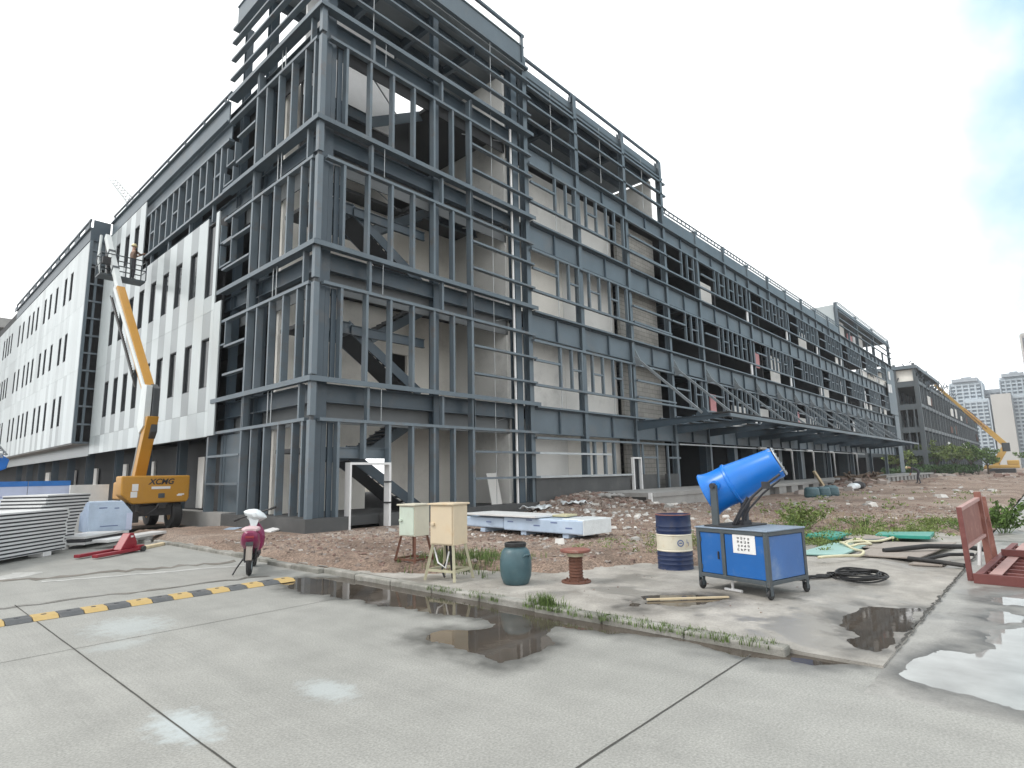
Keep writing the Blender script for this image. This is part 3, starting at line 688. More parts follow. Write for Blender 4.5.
# cladding panels with slot windows
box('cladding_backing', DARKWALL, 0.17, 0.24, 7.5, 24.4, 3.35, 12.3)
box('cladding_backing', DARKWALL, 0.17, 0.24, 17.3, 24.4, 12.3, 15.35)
def panel(x, y0, y1, z0, z1, m): PX('cladding_panel', m, MB().box(x, x + 0.05, y0 + 0.005, y1 - 0.005, z0 + 0.004, z1 - 0.004))
def slot(x, y0, y1, z0, z1): PX('window', GLASS, MB().box(x + 0.1, x + 0.12, y0, y1, z0, z1).box(x + 0.02, x + 0.1, y0, y0 + 0.035, z0, z1, 1).box(x + 0.02, x + 0.1, y1 - 0.035, y1, z0, z1, 1).box(x + 0.02, x + 0.1, y0 + 0.035, y1 - 0.035, z0, z0 + 0.03, 1).box(x + 0.02, x + 0.1, y0 + 0.035, y1 - 0.035, z1 - 0.03, z1, 1))
WC = [8.05, 9.83, 11.6, 13.28, 15.0, 16.75, 18.43, 20.1, 21.85]
edges = []
cur = 7.35
for w in WC:
    edges.append((cur, w - 0.4, False)); edges.append((w - 0.4, w + 0.4, True)); cur = w + 0.4
edges.append((cur, 23.3, False)); edges.append((23.3, 24.4, False))
XP = TW - 0.06
for y0, y1, isw in edges:
    my = PAN_A if not isw else PAN_C
    panel(XP, y0, y1, 3.32, 4.3, PAN_B if rnd() < 0.5 else PAN_A)
    if not isw:
        panel(XP, y0, y1, 4.3, 8.25, PAN_A); panel(XP, y0, y1, 8.25, 12.33, PAN_A)
        if y0 > 17: panel(XP, y0, y1, 12.33, 16.1, PAN_A)
    else:
        for zb, za, zc, zd in ((4.3, 5.24, 7.2, 8.25), (8.25, 9.22, 11.2, 12.33)) + (((12.33, 13.38, 15.12, 16.1),) if y0 > 17 else ()):
            if y0 < 8 and zb > 8: panel(XP, y0, y1, zb, 8.9, PAN_B); slot(XP, y0, y1, 8.9, 12.0); continue
            panel(XP, y0, y1, zb, za, PAN_C); slot(XP, y0, y1, za, zc); panel(XP, y0, y1, zc, zd, PAN_C)
panel(XP, 6.72, 7.35, 3.34, 8.5, PAN_A)
for k in P.d['window']: pass
P.d['window'] = [([GLASS, FRAME_D], mb, lab) for _, mb, lab in P.d['window']]
P.finish()
for o in B.children:
    pass

# ------------------------------------------------------------------ projecting clad wing further along the left street
CW = thing('clad_wing', 'projecting wing clad in white panels with dark slot windows, far left along the street', 'building', (0, 24.6, 0))
CW.location = (0, 0, 0)
P = Parts(CW); PX = P.add
XB = -0.95
def box(kind, m, *a): return PX(kind, m, MB().box(*a))
wy = [28.75, 30.4, 32.95, 34.95, 36.7, 39.4, 41.1, 42.8, 45.2, 47.0, 50.7, 52.0, 53.4, 54.8, 58.0, 59.8, 63.0, 65.0]
cur = 24.85
cells = []
for w in wy:
    cells.append((cur, w - 0.36, False)); cells.append((w - 0.36, w + 0.36, True)); cur = w + 0.36
cells.append((cur, 72, False))
for y0, y1, isw in cells:
    for zb, za, zc, zd in ((3.97, 5.17, 7.05, 8.2), (8.2, 9.2, 11.0, 12.1), (12.1, 13.16, 15.0, 15.95)):
        if not isw:
            n = max(1, round((y1 - y0) / 1.0)) if y0 < 45 else 1
            for i in range(n): panel(XB, y0 + (y1 - y0) * i / n, y0 + (y1 - y0) * (i + 1) / n, zb, zd, PAN_A if rnd() < 0.7 else PAN_B)
        else:
            panel(XB, y0, y1, zb, za, PAN_C if zb < 5 else PAN_B); slot(XB, y0, y1, za, zc); panel(XB, y0, y1, zc, zd, PAN_A if rnd() < 0.5 else PAN_B)
P.d['window'] = [([GLASS, FRAME_D], mb, lab) for _, mb, lab in P.d['window']]
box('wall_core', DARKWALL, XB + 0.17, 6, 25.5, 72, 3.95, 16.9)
box('soffit', CONC, XB + 0.05, 0.2, 24.9, 72, 3.9, 3.96)
box('lower_fascia', PAN_C, -0.15, -0.05, 24.6, 72, 3.25, 3.9)
box('ground_floor_wall', DARKWALL, 1.2, 1.4, 24.6, 72, 0.0, 3.9)
for y in (26, 30.6, 35.2, 39.8, 44.4, 49): PX('column', STEEL, MB().hcol(0.3, y, 0.0, 3.9, 0.35, 0.35))
for y in (27.5, 33, 41): box('ground_floor_door', PLASTERG, 1.0, 1.1, y, y + 1.4, 0, 2.6)
PX('parapet_plate', STEEL, MB().box(XB - 0.02, XB + 0.1, 24.7, 49.2, 16.0, 16.7).box(XB - 0.12, XB + 0.1, 24.7, 49.3, 16.72, 16.8).box(XB + 0.1, 0.0, 24.7, 24.8, 16.0, 17.3))
r = MB().box(XB - 0.1, XB, 24.7, 49.2, 17.2, 17.32)
for y in np.arange(24.9, 49.3, 2.7): r.box(XB - 0.09, XB - 0.01, y - 0.06, y + 0.06, 16.8, 17.2).box(XB - 0.05, XB - 0.02, y + 0.3, y + 1.2, 16.8, 17.2)
PX('roof_rail', STEEL, r)
PX('corner_post', STEEL2, MB().box(XB, XB + 0.16, 24.7, 24.84, 3.95, 16.0))
PX('corner_post', STEEL2, MB().box(XB + 0.4, XB + 0.52, 24.78, 24.9, 3.95, 16.0))
for z in np.arange(4.0, 16, 1.04): PX('girt', GIRT, MB().box(XB + 0.16, -0.1, 24.72, 24.8, z - 0.05, z + 0.05))
PX('end_plate', STEEL2, MB().box(XB + 0.1, -0.05, 24.82, 24.86, 14.6, 16.0))
P.finish()

# ------------------------------------------------------------------ ground
def seat(x, y, z):
    """slide a point measured on the z = 0 ground along the sight line up to height z"""
    t = 1 - z / EYE.z
    return (EYE.x + (x - EYE.x) * t, EYE.y + (y - EYE.y) * t)
SZ = 0.07                                          # height of the pavement slab above the road
def nodes_of(m):
    m.use_nodes = True
    return m.node_tree.nodes, m.node_tree.links
def ground_mat(name, tones, rough, scales, bump=0.3, grooves=0.0, spots=(), wet=0.0, pools=0.0, tracks=0.0, speck=0.0):
    m = bpy.data.materials.new(name); n, l = nodes_of(m)
    b = n['Principled BSDF']
    g = n.new('ShaderNodeNewGeometry'); pos = g.outputs['Position']
    def noise(s, d=8, r=0.62):
        t = n.new('ShaderNodeTexNoise'); t.inputs['Scale'].default_value = s; t.inputs['Detail'].default_value = d; t.inputs['Roughness'].default_value = r
        l.new(pos, t.inputs['Vector']); return t.outputs['Fac']
    def ramp(sock, stops):
        r = n.new('ShaderNodeValToRGB'); e = r.color_ramp.elements
        e[0].position, e[0].color = stops[0][0], (*stops[0][1], 1); e[1].position, e[1].color = stops[-1][0], (*stops[-1][1], 1)
        for p, c in stops[1:-1]: q = e.new(p); q.color = (*c, 1)
        l.new(sock, r.inputs['Fac']); return r.outputs['Color']
    def mix(a, bb, f, bt='MIX', fv=0.5):
        x = n.new('ShaderNodeMix'); x.data_type = 'RGBA'; x.blend_type = bt
        if f is None: x.inputs['Factor'].default_value = fv
        else: l.new(f, x.inputs['Factor'])
        l.new(a, x.inputs['A'])
        if isinstance(bb, tuple): x.inputs['B'].default_value = (*bb, 1)
        else: l.new(bb, x.inputs['B'])
        return x.outputs['Result']
    big, mid, fine = noise(scales[0], 6, 0.6), noise(scales[1]), noise(scales[2], 4)
    c = ramp(big, [(0.32, tones[0]), (0.5, tones[1]), (0.68, tones[2])])
    c = mix(c, ramp(mid, [(0.3, (0.72, 0.72, 0.72)), (0.7, (1.22, 1.22, 1.22))]), None, 'MULTIPLY', 0.35 if tracks else 0.8)
    c = mix(c, ramp(fine, [(0.3, (0.75 - speck,) * 3), (0.7, (1.2 + speck,) * 3)]), None, 'MULTIPLY', 0.7 + 0.3 * (speck > 0))
    if tracks:
        vs_ = n.new('ShaderNodeVectorMath'); vs_.operation = 'MULTIPLY'; vs_.inputs[1].default_value = (2.6, 0.16, 1); l.new(pos, vs_.inputs[0])
        tt = n.new('ShaderNodeTexNoise'); tt.inputs['Scale'].default_value = 1.0; tt.inputs['Detail'].default_value = 7; tt.inputs['Roughness'].default_value = 0.65; tt.inputs['Distortion'].default_value = 0.4
        l.new(vs_.outputs[0], tt.inputs['Vector'])
        c = mix(c, ramp(tt.outputs['Fac'], [(0.35, (1 - tracks,) * 3), (0.62, (1 + tracks * 0.5,) * 3)]), None, 'MULTIPLY', 1.0)
    for (sx, sy, rx, ry, amt) in spots:
        vm = n.new('ShaderNodeVectorMath'); vm.operation = 'SUBTRACT'; vm.inputs[1].default_value = (sx, sy, 0); l.new(pos, vm.inputs[0])
        v2 = n.new('ShaderNodeVectorMath'); v2.operation = 'MULTIPLY'; v2.inputs[1].default_value = (1 / rx, 1 / ry, 0); l.new(vm.outputs[0], v2.inputs[0])
        ln = n.new('ShaderNodeVectorMath'); ln.operation = 'LENGTH'; l.new(v2.outputs[0], ln.inputs[0])
        ad = n.new('ShaderNodeMath'); ad.operation = 'MULTIPLY_ADD'; ad.inputs[1].default_value = 1.6
        l.new(noise(9.0, 6, 0.7), ad.inputs[0]); l.new(ln.outputs['Value'], ad.inputs[2])
        r = n.new('ShaderNodeMapRange'); r.inputs['From Min'].default_value = 1.8; r.inputs['From Max'].default_value = 1.05; r.inputs['To Max'].default_value = amt
        r.interpolation_type = 'SMOOTHSTEP'
        l.new(ad.outputs[0], r.inputs['Value'])
        c = mix(c, (0.43, 0.475, 0.485), r.outputs['Result'])
    # dark stains with soft irregular outlines
    r = n.new('ShaderNodeMapRange'); r.interpolation_type = 'SMOOTHSTEP'; r.inputs['From Min'].default_value = 0.56; r.inputs['From Max'].default_value = 0.7; r.inputs['To Max'].default_value = 0.45 if not wet else wet
    l.new(noise(scales[0] * 2.7, 9, 0.72), r.inputs['Value'])
    c = mix(c, tuple(t * 0.55 for t in tones[0]), r.outputs['Result'])
    at_ = n.new('ShaderNodeAttribute'); at_.attribute_name = 'damp'
    c = mix(c, tuple(t * 0.27 for t in tones[0]), at_.outputs['Fac'])
    if pools:
        pm = n.new('ShaderNodeMapRange'); pm.interpolation_type = 'SMOOTHSTEP'; pm.inputs['From Min'].default_value = 0.53; pm.inputs['From Max'].default_value = 0.60
        l.new(noise(0.75, 7, 0.6), pm.inputs['Value'])
        c = mix(c, tuple(t * pools for t in tones[1]), pm.outputs['Result'])
    l.new(c, b.inputs['Base Color'])
    rr = n.new('ShaderNodeMapRange'); rr.inputs['To Min'].default_value = rough - 0.12; rr.inputs['To Max'].default_value = rough + 0.1
    l.new(mid, rr.inputs['Value'])
    if pools:
        rm = n.new('ShaderNodeMix'); rm.inputs['B'].default_value = 0.3; l.new(pm.outputs['Result'], rm.inputs['Factor']); l.new(rr.outputs['Result'], rm.inputs['A']); rs_ = rm.outputs['Result']
    else: rs_ = rr.outputs['Result']
    rq = n.new('ShaderNodeMix'); rq.inputs['B'].default_value = 0.42; l.new(at_.outputs['Fac'], rq.inputs['Factor']); l.new(rs_, rq.inputs['A']); l.new(rq.outputs['Result'], b.inputs['Roughness'])
    bp = n.new('ShaderNodeBump'); bp.inputs['Strength'].default_value = bump; bp.inputs['Distance'].default_value = 0.012
    h = fine
    if grooves:
        sp = n.new('ShaderNodeSeparateXYZ'); l.new(pos, sp.inputs[0])
        wv = n.new('ShaderNodeTexWave'); wv.bands_direction = 'X'; wv.inputs['Scale'].default_value = 6.0; wv.inputs['Distortion'].default_value = 0.5; wv.inputs['Detail'].default_value = 2.0
        l.new(pos, wv.inputs['Vector'])
        gm = n.new('ShaderNodeMath'); gm.operation = 'MULTIPLY'; l.new(wv.outputs['Fac'], gm.inputs[0])
        wf = n.new('ShaderNodeMapRange'); wf.inputs['From Min'].default_value = 0.35; wf.inputs['From Max'].default_value = 0.65; wf.inputs['To Max'].default_value = grooves
        l.new(noise(0.35, 4), wf.inputs['Value']); l.new(wf.outputs['Result'], gm.inputs[1])
        ad = n.new('ShaderNodeMath'); ad.operation = 'ADD'; l.new(gm.outputs[0], ad.inputs[0]); l.new(fine, ad.inputs[1]); h = ad.outputs[0]
    l.new(h, bp.inputs['Height']); l.new(bp.outputs['Normal'], b.inputs['Normal'])
    b.inputs['Specular IOR Level'].default_value = 0.4
    return m
ROAD = ground_mat('road_concrete', ((0.270, 0.270, 0.252), (0.293, 0.292, 0.273), (0.316, 0.314, 0.294)), 0.72, (0.33, 2.2, 60), 0.13, 0.6, wet=0.2, tracks=0.07, speck=0.03,
                  spots=((-7.12, -11.35, 0.26, 0.5, 0.75), (-6.12, -11.5, 0.24, 0.42, 0.55), (-6.5, -7.75, 0.55, 0.8, 0.45), (-6.8, -8.6, 0.4, 0.3, 0.3)))
SLAB = ground_mat('pavement_concrete', ((0.25, 0.235, 0.21), (0.33, 0.313, 0.285), (0.40, 0.38, 0.35)), 0.75, (0.8, 3.1, 50), 0.3, 0, wet=0.6, pools=0.72)
SOUTH = ground_mat('muddy_concrete', ((0.22, 0.214, 0.196), (0.285, 0.279, 0.26), (0.34, 0.333, 0.315)), 0.55, (0.7, 2.5, 45), 0.25, 0, wet=0.6, pools=0.6)
DIRT = ground_mat('rubble_dirt', ((0.135, 0.095, 0.072), (0.235, 0.172, 0.134), (0.30, 0.25, 0.21)), 0.9, (0.28, 2.5, 26), 1.0, 0, wet=0.5, speck=0.45)
EARTH = ground_mat('far_earth', ((0.12, 0.11, 0.08), (0.19, 0.165, 0.13), (0.24, 0.22, 0.19)), 0.9, (0.05, 0.5, 6), 0.4, 0)
KERBM = ground_mat('kerb_concrete', ((0.15, 0.15, 0.13), (0.25, 0.245, 0.22), (0.37, 0.36, 0.335)), 0.8, (1.3, 6, 60), 0.3, 0, wet=0.7)
WETM = ground_mat('wet_concrete', ((0.115, 0.105, 0.092), (0.14, 0.13, 0.115), (0.17, 0.16, 0.145)), 0.38, (1.2, 5, 60), 0.12, 0)
PALEM = ground_mat('pale_repair_concrete', ((0.36, 0.36, 0.345), (0.42, 0.42, 0.405), (0.47, 0.47, 0.455)), 0.8, (1.2, 5, 60), 0.15, 0)
JOINTM = mat('joint_dirt', (0.06, 0.058, 0.052), 0.9, 0, 0.3, 8)
def water_mat(name, rgb, rough=0.03):
    m = bpy.data.materials.new(name); n, l = nodes_of(m); b = n['Principled BSDF']
    g = n.new('ShaderNodeNewGeometry')
    t = n.new('ShaderNodeTexNoise'); t.inputs['Scale'].default_value = 2.0; t.inputs['Detail'].default_value = 6
    l.new(g.outputs['Position'], t.inputs['Vector'])
    r = n.new('ShaderNodeMapRange'); r.inputs['From Min'].default_value = 0.3; r.inputs['From Max'].default_value = 0.7; r.inputs['To Min'].default_value = 0.65; r.inputs['To Max'].default_value = 1.3
    l.new(t.outputs['Fac'], r.inputs['Value'])
    s = n.new('ShaderNodeVectorMath'); s.operation = 'SCALE'; s.inputs[0].default_value = rgb; l.new(r.outputs['Result'], s.inputs['Scale'])
    l.new(s.outputs['Vector'], b.inputs['Base Color'])
    b.inputs['Roughness'].default_value = rough; b.inputs['IOR'].default_value = 1.33
    t2 = n.new('ShaderNodeTexNoise'); t2.inputs['Scale'].default_value = 7.0
    l.new(g.outputs['Position'], t2.inputs['Vector'])
    bp = n.new('ShaderNodeBump'); bp.inputs['Strength'].default_value = 0.03; bp.inputs['Distance'].default_value = 0.01
    l.new(t2.outputs['Fac'], bp.inputs['Height']); l.new(bp.outputs['Normal'], b.inputs['Normal'])
    return m
WATER = water_mat('dark_puddle_water', (0.065, 0.054, 0.044), 0.04)
WATERP = water_mat('pale_muddy_puddle_water', (0.24, 0.255, 0.25))

def sheet(name, poly, z, m, kind='structure'):
    me = bpy.data.meshes.new(name)
    a = sum(poly[i][0] * poly[(i + 1) % len(poly)][1] - poly[(i + 1) % len(poly)][0] * poly[i][1] for i in range(len(poly)))
    if a < 0: poly = poly[::-1]
    me.from_pydata([(p[0], p[1], z) for p in poly], [], [tuple(range(len(poly)))]); me.materials.append(m); me.update()
    o = bpy.data.objects.new(name, me); col.objects.link(o)
    return tag(o, kind=kind)
def smooth(poly, n=6, jit=0.012, seed=1):
    r = random.Random(seed); out = []; N = len(poly)
    for i in range(N):
        p0, p1, p2, p3 = (poly[(i + j - 1) % N] for j in range(4))
        for k in range(n):
            t = k / n
            q = [0.5 * (2 * p1[c] + (p2[c] - p0[c]) * t + (2 * p0[c] - 5 * p1[c] + 4 * p2[c] - p3[c]) * t * t + (3 * p1[c] - p0[c] - 3 * p2[c] + p3[c]) * t ** 3) for c in (0, 1)]
            out.append((q[0] + r.uniform(-jit, jit), q[1] + r.uniform(-jit, jit)))
    return out
def grow(poly, d):
    cx = sum(p[0] for p in poly) / len(poly); cy = sum(p[1] for p in poly) / len(poly); N = len(poly); out = []
    a = sum(poly[i][0] * poly[(i + 1) % N][1] - poly[(i + 1) % N][0] * poly[i][1] for i in range(N)); s = 1 if a > 0 else -1
    for i in range(N):
        dx, dy = poly[(i + 1) % N][0] - poly[i - 1][0], poly[(i + 1) % N][1] - poly[i - 1][1]; L = math.hypot(dx, dy) or 1
        out.append((poly[i][0] + s * dy / L * d, poly[i][1] - s * dx / L * d))
    return out

sheet('ground', [(-1500, -1500), (1500, -1500), (1500, 1500), (-1500, 1500)], -0.35, EARTH)

def vnoise(x, y, seed):
    r = np.random.RandomState(seed); G = r.rand(256, 256)
    xi, yi = np.floor(x).astype(int), np.floor(y).astype(int); fx, fy = x - xi, y - yi
    fx, fy = fx * fx * (3 - 2 * fx), fy * fy * (3 - 2 * fy)
    g = lambda a, b: G[a % 256, b % 256]
    return (g(xi, yi) * (1 - fx) + g(xi + 1, yi) * fx) * (1 - fy) + (g(xi, yi + 1) * (1 - fx) + g(xi + 1, yi + 1) * fx) * fy
def poly_sd(P, px, py):
    P = np.array(P); d = np.full(px.shape, 1e9); ins = np.zeros(px.shape, bool); N = len(P)
    for i in range(N):
        ax, ay = P[i]; bx, by = P[(i + 1) % N]
        t = np.clip(((px - ax) * (bx - ax) + (py - ay) * (by - ay)) / ((bx - ax) ** 2 + (by - ay) ** 2 + 1e-12), 0, 1)
        d = np.minimum(d, np.hypot(px - ax - t * (bx - ax), py - ay - t * (by - ay)))
        ins ^= ((ay > py) != (by > py)) & (px < (bx - ax) * (py - ay) / (by - ay + 1e-12) + ax)
    return np.where(ins, d, -d)
def wet_ground(name, x0, x1, y0, y1, m, puddles, base=lambda x, y: x * 0, step=0.035):
    """a patch of paving with shallow hollows; puddles = (outline, water material)"""
    gx = np.linspace(x0, x1, max(2, int((x1 - x0) / step))); gy = np.linspace(y0, y1, max(2, int((y1 - y0) / step)))
    X_, Y_ = np.meshgrid(gx, gy)
    nz = 0.55 * vnoise(X_ * 3 + 40, Y_ * 3 + 40, 11) + 0.3 * vnoise(X_ * 9 + 40, Y_ * 9 + 40, 12) + 0.15 * vnoise(X_ * 24 + 40, Y_ * 24 + 40, 13)
    Z_ = base(X_, Y_); damp = np.zeros(X_.shape)
    for outline, wm in puddles:
        sd = poly_sd(outline, X_, Y_) + (nz - 0.5) * 0.34
        Z_ = Z_ - np.clip((sd + 0.1) * 0.06, 0, 0.02)
        damp = np.maximum(damp, np.clip(1 - (-sd - 0.02) / 0.4, 0, 1) ** 1.3 * (0.55 + 0.45 * np.clip(nz * 1.6 - 0.2, 0, 1)))
    Z_ = Z_ + 0.0015 * (nz - 0.5)
    ny_, nx_ = X_.shape; idx_ = np.arange(nx_ * ny_).reshape(ny_, nx_)
    q = np.stack([idx_[:-1, :-1], idx_[:-1, 1:], idx_[1:, 1:], idx_[1:, :-1]], -1).reshape(-1, 4)
    me = bpy.data.meshes.new(name); me.from_pydata(np.stack([X_.ravel(), Y_.ravel(), Z_.ravel()], 1).tolist(), [], q.tolist()); me.materials.append(m)
    me.polygons.foreach_set('use_smooth', [True] * len(me.polygons))
    at = me.attributes.new('damp', 'FLOAT', 'POINT'); at.data.foreach_set('value', damp.ravel().astype(np.float32)); me.update()
    o = bpy.data.objects.new(name, me); col.objects.link(o); tag(o, kind='structure')
    for k, (outline, wm) in enumerate(puddles):
        c = (sum(p[0] for p in outline) / len(outline), sum(p[1] for p in outline) / len(outline))
        zb = float(base(np.array([c[0]]), np.array([c[1]]))[0]) - 0.0065 - 0.0003 * k
        xs_, ys_ = [p[0] for p in outline], [p[1] for p in outline]
        xa, xb, ya, yb = max(min(xs_) - 0.2, x0 + 0.01), min(max(xs_) + 0.2, x1 - 0.01), max(min(ys_) - 0.2, y0 + 0.01), min(max(ys_) + 0.2, y1 - 0.01)
        sheet('puddle', [(xa, ya), (xb, ya), (xb, yb), (xa, yb)], zb, wm)
P1 = [(-3.95, -6.2), (-3.5, -6.25), (-3.0, -6.9), (-3.0, -8.18), (-3.0, -9.47), (-3.0, -10.48), (-3.0, -11.34), (-3.0, -12.17), (-3.25, -12.2), (-3.5, -11.77), (-4.23, -12.18), (-4.76, -12.09), (-4.73, -11.54), (-4.65, -10.9), (-4.36, -10.81), (-3.97, -11.19), (-3.68, -10.74), (-3.87, -10.06), (-4.01, -9.21), (-4.05, -8.3), (-4.21, -7.47)]
PK = [(-3.0, -12.05), (-3.0, -13.13), (-3.0, -13.9), (-2.75, -14.15), (-2.62, -14.5), (-2.85, -14.62), (-3.16, -14.14), (-3.28, -13.67), (-3.2, -13.0), (-3.25, -12.3)]
wet_ground('road', -5.6, -2.9, -14.72, -5.6, ROAD, [(P1, WATER), (PK, WATER)])
for (a, b, c, d) in ((-80, -5.6, -80, 120), (-5.6, -2.9, -5.6, 120), (-5.6, -3.6, -80, -14.72), (-3.6, -2.9, -80, -17)):
    sheet('road', [(a, c), (b, c), (b, d), (a, d)], 0.0, ROAD)
wet_ground('road', -3.6, 2.6, -17.0, -14.72, SOUTH, [
    ([(-2.6, -14.84), (-2.22, -15.0), (-1.89, -15.18), (-1.3, -15.5), (-1.2, -16.7), (-3.3, -16.7), (-3.36, -15.62), (-3.3, -15.38), (-3.2, -15.14), (-2.97, -14.86)], WATERP),
    ([(0.97, -15.14), (1.63, -15.5), (1.7, -16.0), (0.75, -16.0), (0.59, -15.3)], WATERP),
    ([(-0.91, -15.31), (-0.58, -15.55), (-0.4, -16.2), (-1.0, -16.4), (-1.58, -15.57), (-1.31, -15.39)], WATERP),
    ([(0.05, -15.2), (0.4, -15.41), (-0.1, -15.55), (-0.5, -15.36)], WATERP)])
for (a, b, c, d) in ((2.6, 75, -80, -14.72), (-2.9, 2.6, -80, -17)):
    sheet('road', [(a, c), (b, c), (b, d), (a, d)], 0.0, SOUTH)
# kerb stones and pavement slab
kb = MB(); rk = random.Random(4); y = -14.0
while y < 6.0:
    ln = 0.98; x0 = -3.06 - max(0, y - 1.2) * 0.2 - max(0, -3.2 - y) * 0.0 + rk.uniform(-0.015, 0.015)
    if -6.5 < y < -5: x0 -= 0.12
    dz = rk.uniform(-0.01, 0.01)
    kb.box(x0, x0 + 0.17, y + 0.006, y + ln - 0.006, -0.1, SZ + 0.008 + dz); y += ln
tag(kb.build('kerb', KERBM, bevel=0.02), kind='structure')

def slab_z(x, y): return SZ - (SZ - 0.02) * np.clip((-13.6 - y) / 0.5, 0, 1)
PV = [(-1.2, -13.95), (-0.5, -14.1), (-0.3, -14.6), (-1.33, -14.68), (-2.1, -14.68), (-2.55, -14.6), (-2.2, -14.35)]
PC = [seat(x, y, SZ) for x, y in [(-1.5, -11.65), (-1.15, -12.03), (-0.98, -12.5), (-1.45, -12.6), (-1.83, -12.35), (-1.85, -11.95)]]
PD = [seat(x, y, SZ) for x, y in [(-2.2, -11.75), (-1.8, -11.6), (-1.85, -11.95), (-2.15, -12.05)]]
wet_ground('pavement', -2.9, 1.4, -14.72, -10.0, SLAB, [(PV, WATER), (PC, WATER), (PD, WATER)], slab_z)
wet_ground('pavement', 1.4, 9.5, -14.72, -10.0, SLAB, [], slab_z, 0.12)
ek = MB(); zz_ = lambda y: float(slab_z(0, np.array([y]))[0]) - 0.001
for a_, b_ in ((-14.72, -14.1), (-14.1, -13.6), (-13.6, -13.0)): ek.add([(-2.9, a_, -0.1), (-2.9, b_, -0.1), (-2.9, b_, zz_(b_)), (-2.9, a_, zz_(a_))], [(0, 1, 2, 3)])
ek.add([(-2.9, -14.72, -0.1), (9.5, -14.72, -0.1), (9.5, -14.72, 0.019), (-2.9, -14.72, 0.019)], [(0, 1, 2, 3)])
tag(ek.build('pavement', SLAB), kind='structure')
sheet('pavement', [(-2.9, -10.0), (2.4, -10.0), (2.4, -5.0), (-2.9, -5.0)], SZ, SLAB)
sheet('pavement', [(-2.9, -5.0), (-1.2, -5.0), (-1.2, 6.2), (-2.9, 6.2)], SZ, SLAB)
# dirt yard in front of the building, with its ragged edge on the slab
EDGE = [seat(x, y, SZ) for x, y in [(-2.75, 7.0), (-2.75, -4.45), (-2.66, -6.9), (-2.15, -7.99), (-1.36, -8.39), (-0.96, -8.97), (-0.81, -9.72), (0.3, -9.95), (0.95, -10.45), (1.1, -11.2), (1.6, -11.6), (3.2, -11.55), (5.31, -11.66), (8.13, -12.24), (9.9, -13.2), (9.6, -14.75)]]
POLY = np.array(EDGE + [(75, -14.75), (75, 7.0)])
def sdist(px, py):
    d = np.full(px.shape, 1e9); ins = np.zeros(px.shape, bool); N = len(POLY)
    for i in range(N):
        ax, ay = POLY[i]; bx, by = POLY[(i + 1) % N]
        t = np.clip(((px - ax) * (bx - ax) + (py - ay) * (by - ay)) / ((bx - ax) ** 2 + (by - ay) ** 2 + 1e-12), 0, 1)
        d = np.minimum(d, np.hypot(px - ax - t * (bx - ax), py - ay - t * (by - ay)))
        c = ((ay > py) != (by > py)) & (px < (bx - ax) * (py - ay) / (by - ay + 1e-12) + ax)
        ins ^= c
    return np.where(ins, d, -d)
def dirt_h(px, py):
    sd = sdist(px, py)
    nz = 0.5 * vnoise(px * 0.9, py * 0.9, 1) + 0.3 * vnoise(px * 2.7, py * 2.7, 2) + 0.22 * vnoise(px * 7, py * 7, 3)
    h = SZ - 0.05 + np.clip(sd * 0.35 + (nz - 0.5) * 0.22, -0.25, 0.16) + 0.045 * (vnoise(px * 12, py * 12, 4) - 0.5) * np.clip(sd * 4 + 0.5, 0, 1)
    h += 0.55 * np.exp(-((px - 12.6) / 2.4) ** 2 - ((py + 0.9) / 1.7) ** 2)
    h += 0.30 * np.exp(-((px - 10.5) / 4.0) ** 2 - ((py + 3.0) / 2.2) ** 2) * (0.4 + nz)
    h += 0.7 * np.exp(-((px - 41) / 6.0) ** 2 - ((py + 5.5) / 1.6) ** 2) * (0.3 + nz) + 0.6 * np.exp(-((px - 58) / 14.0) ** 2 - ((py + 9) / 3.0) ** 2) * (0.2 + nz)
    h = np.where((py > -1.0) & (px > -1) & (px < 10), np.minimum(h, 0.14), h)
    return h
gx = np.concatenate([np.arange(-3.0, 14, 0.09), 14 * np.cumprod(np.full(110, 1.0155))]); gx = gx[gx < 75]
gy = np.concatenate([np.arange(-14.7, -0.3, 0.09), np.arange(-0.3, 9, 0.35)])
XX, YY = np.meshgrid(gx, gy)
HH = dirt_h(XX, YY)
HH = np.where((XX > 0.5) & (YY > 0.2), -0.2, HH)
nx, ny = len(gx), len(gy)
keep = []
idx = np.arange(nx * ny).reshape(ny, nx)
quads = np.stack([idx[:-1, :-1], idx[:-1, 1:], idx[1:, 1:], idx[1:, :-1]], -1).reshape(-1, 4)
hq = HH.reshape(-1)[quads].max(1)
quads = quads[hq > -0.1]
me = bpy.data.meshes.new('dirt')
me.from_pydata(np.stack([XX.ravel(), YY.ravel(), HH.ravel()], 1).tolist(), [], quads.tolist()); me.materials.append(DIRT)
me.polygons.foreach_set('use_smooth', [True] * len(me.polygons)); me.update()
dirt_o = bpy.data.objects.new('dirt', me); col.objects.link(dirt_o); tag(dirt_o, kind='structure')
sheet('dirt', [(74.5, -40), (330, -60), (330, 40), (74.5, 40)], 0.05, DIRT)
def hz(x, y): return float(dirt_h(np.array([x]), np.array([y]))[0])

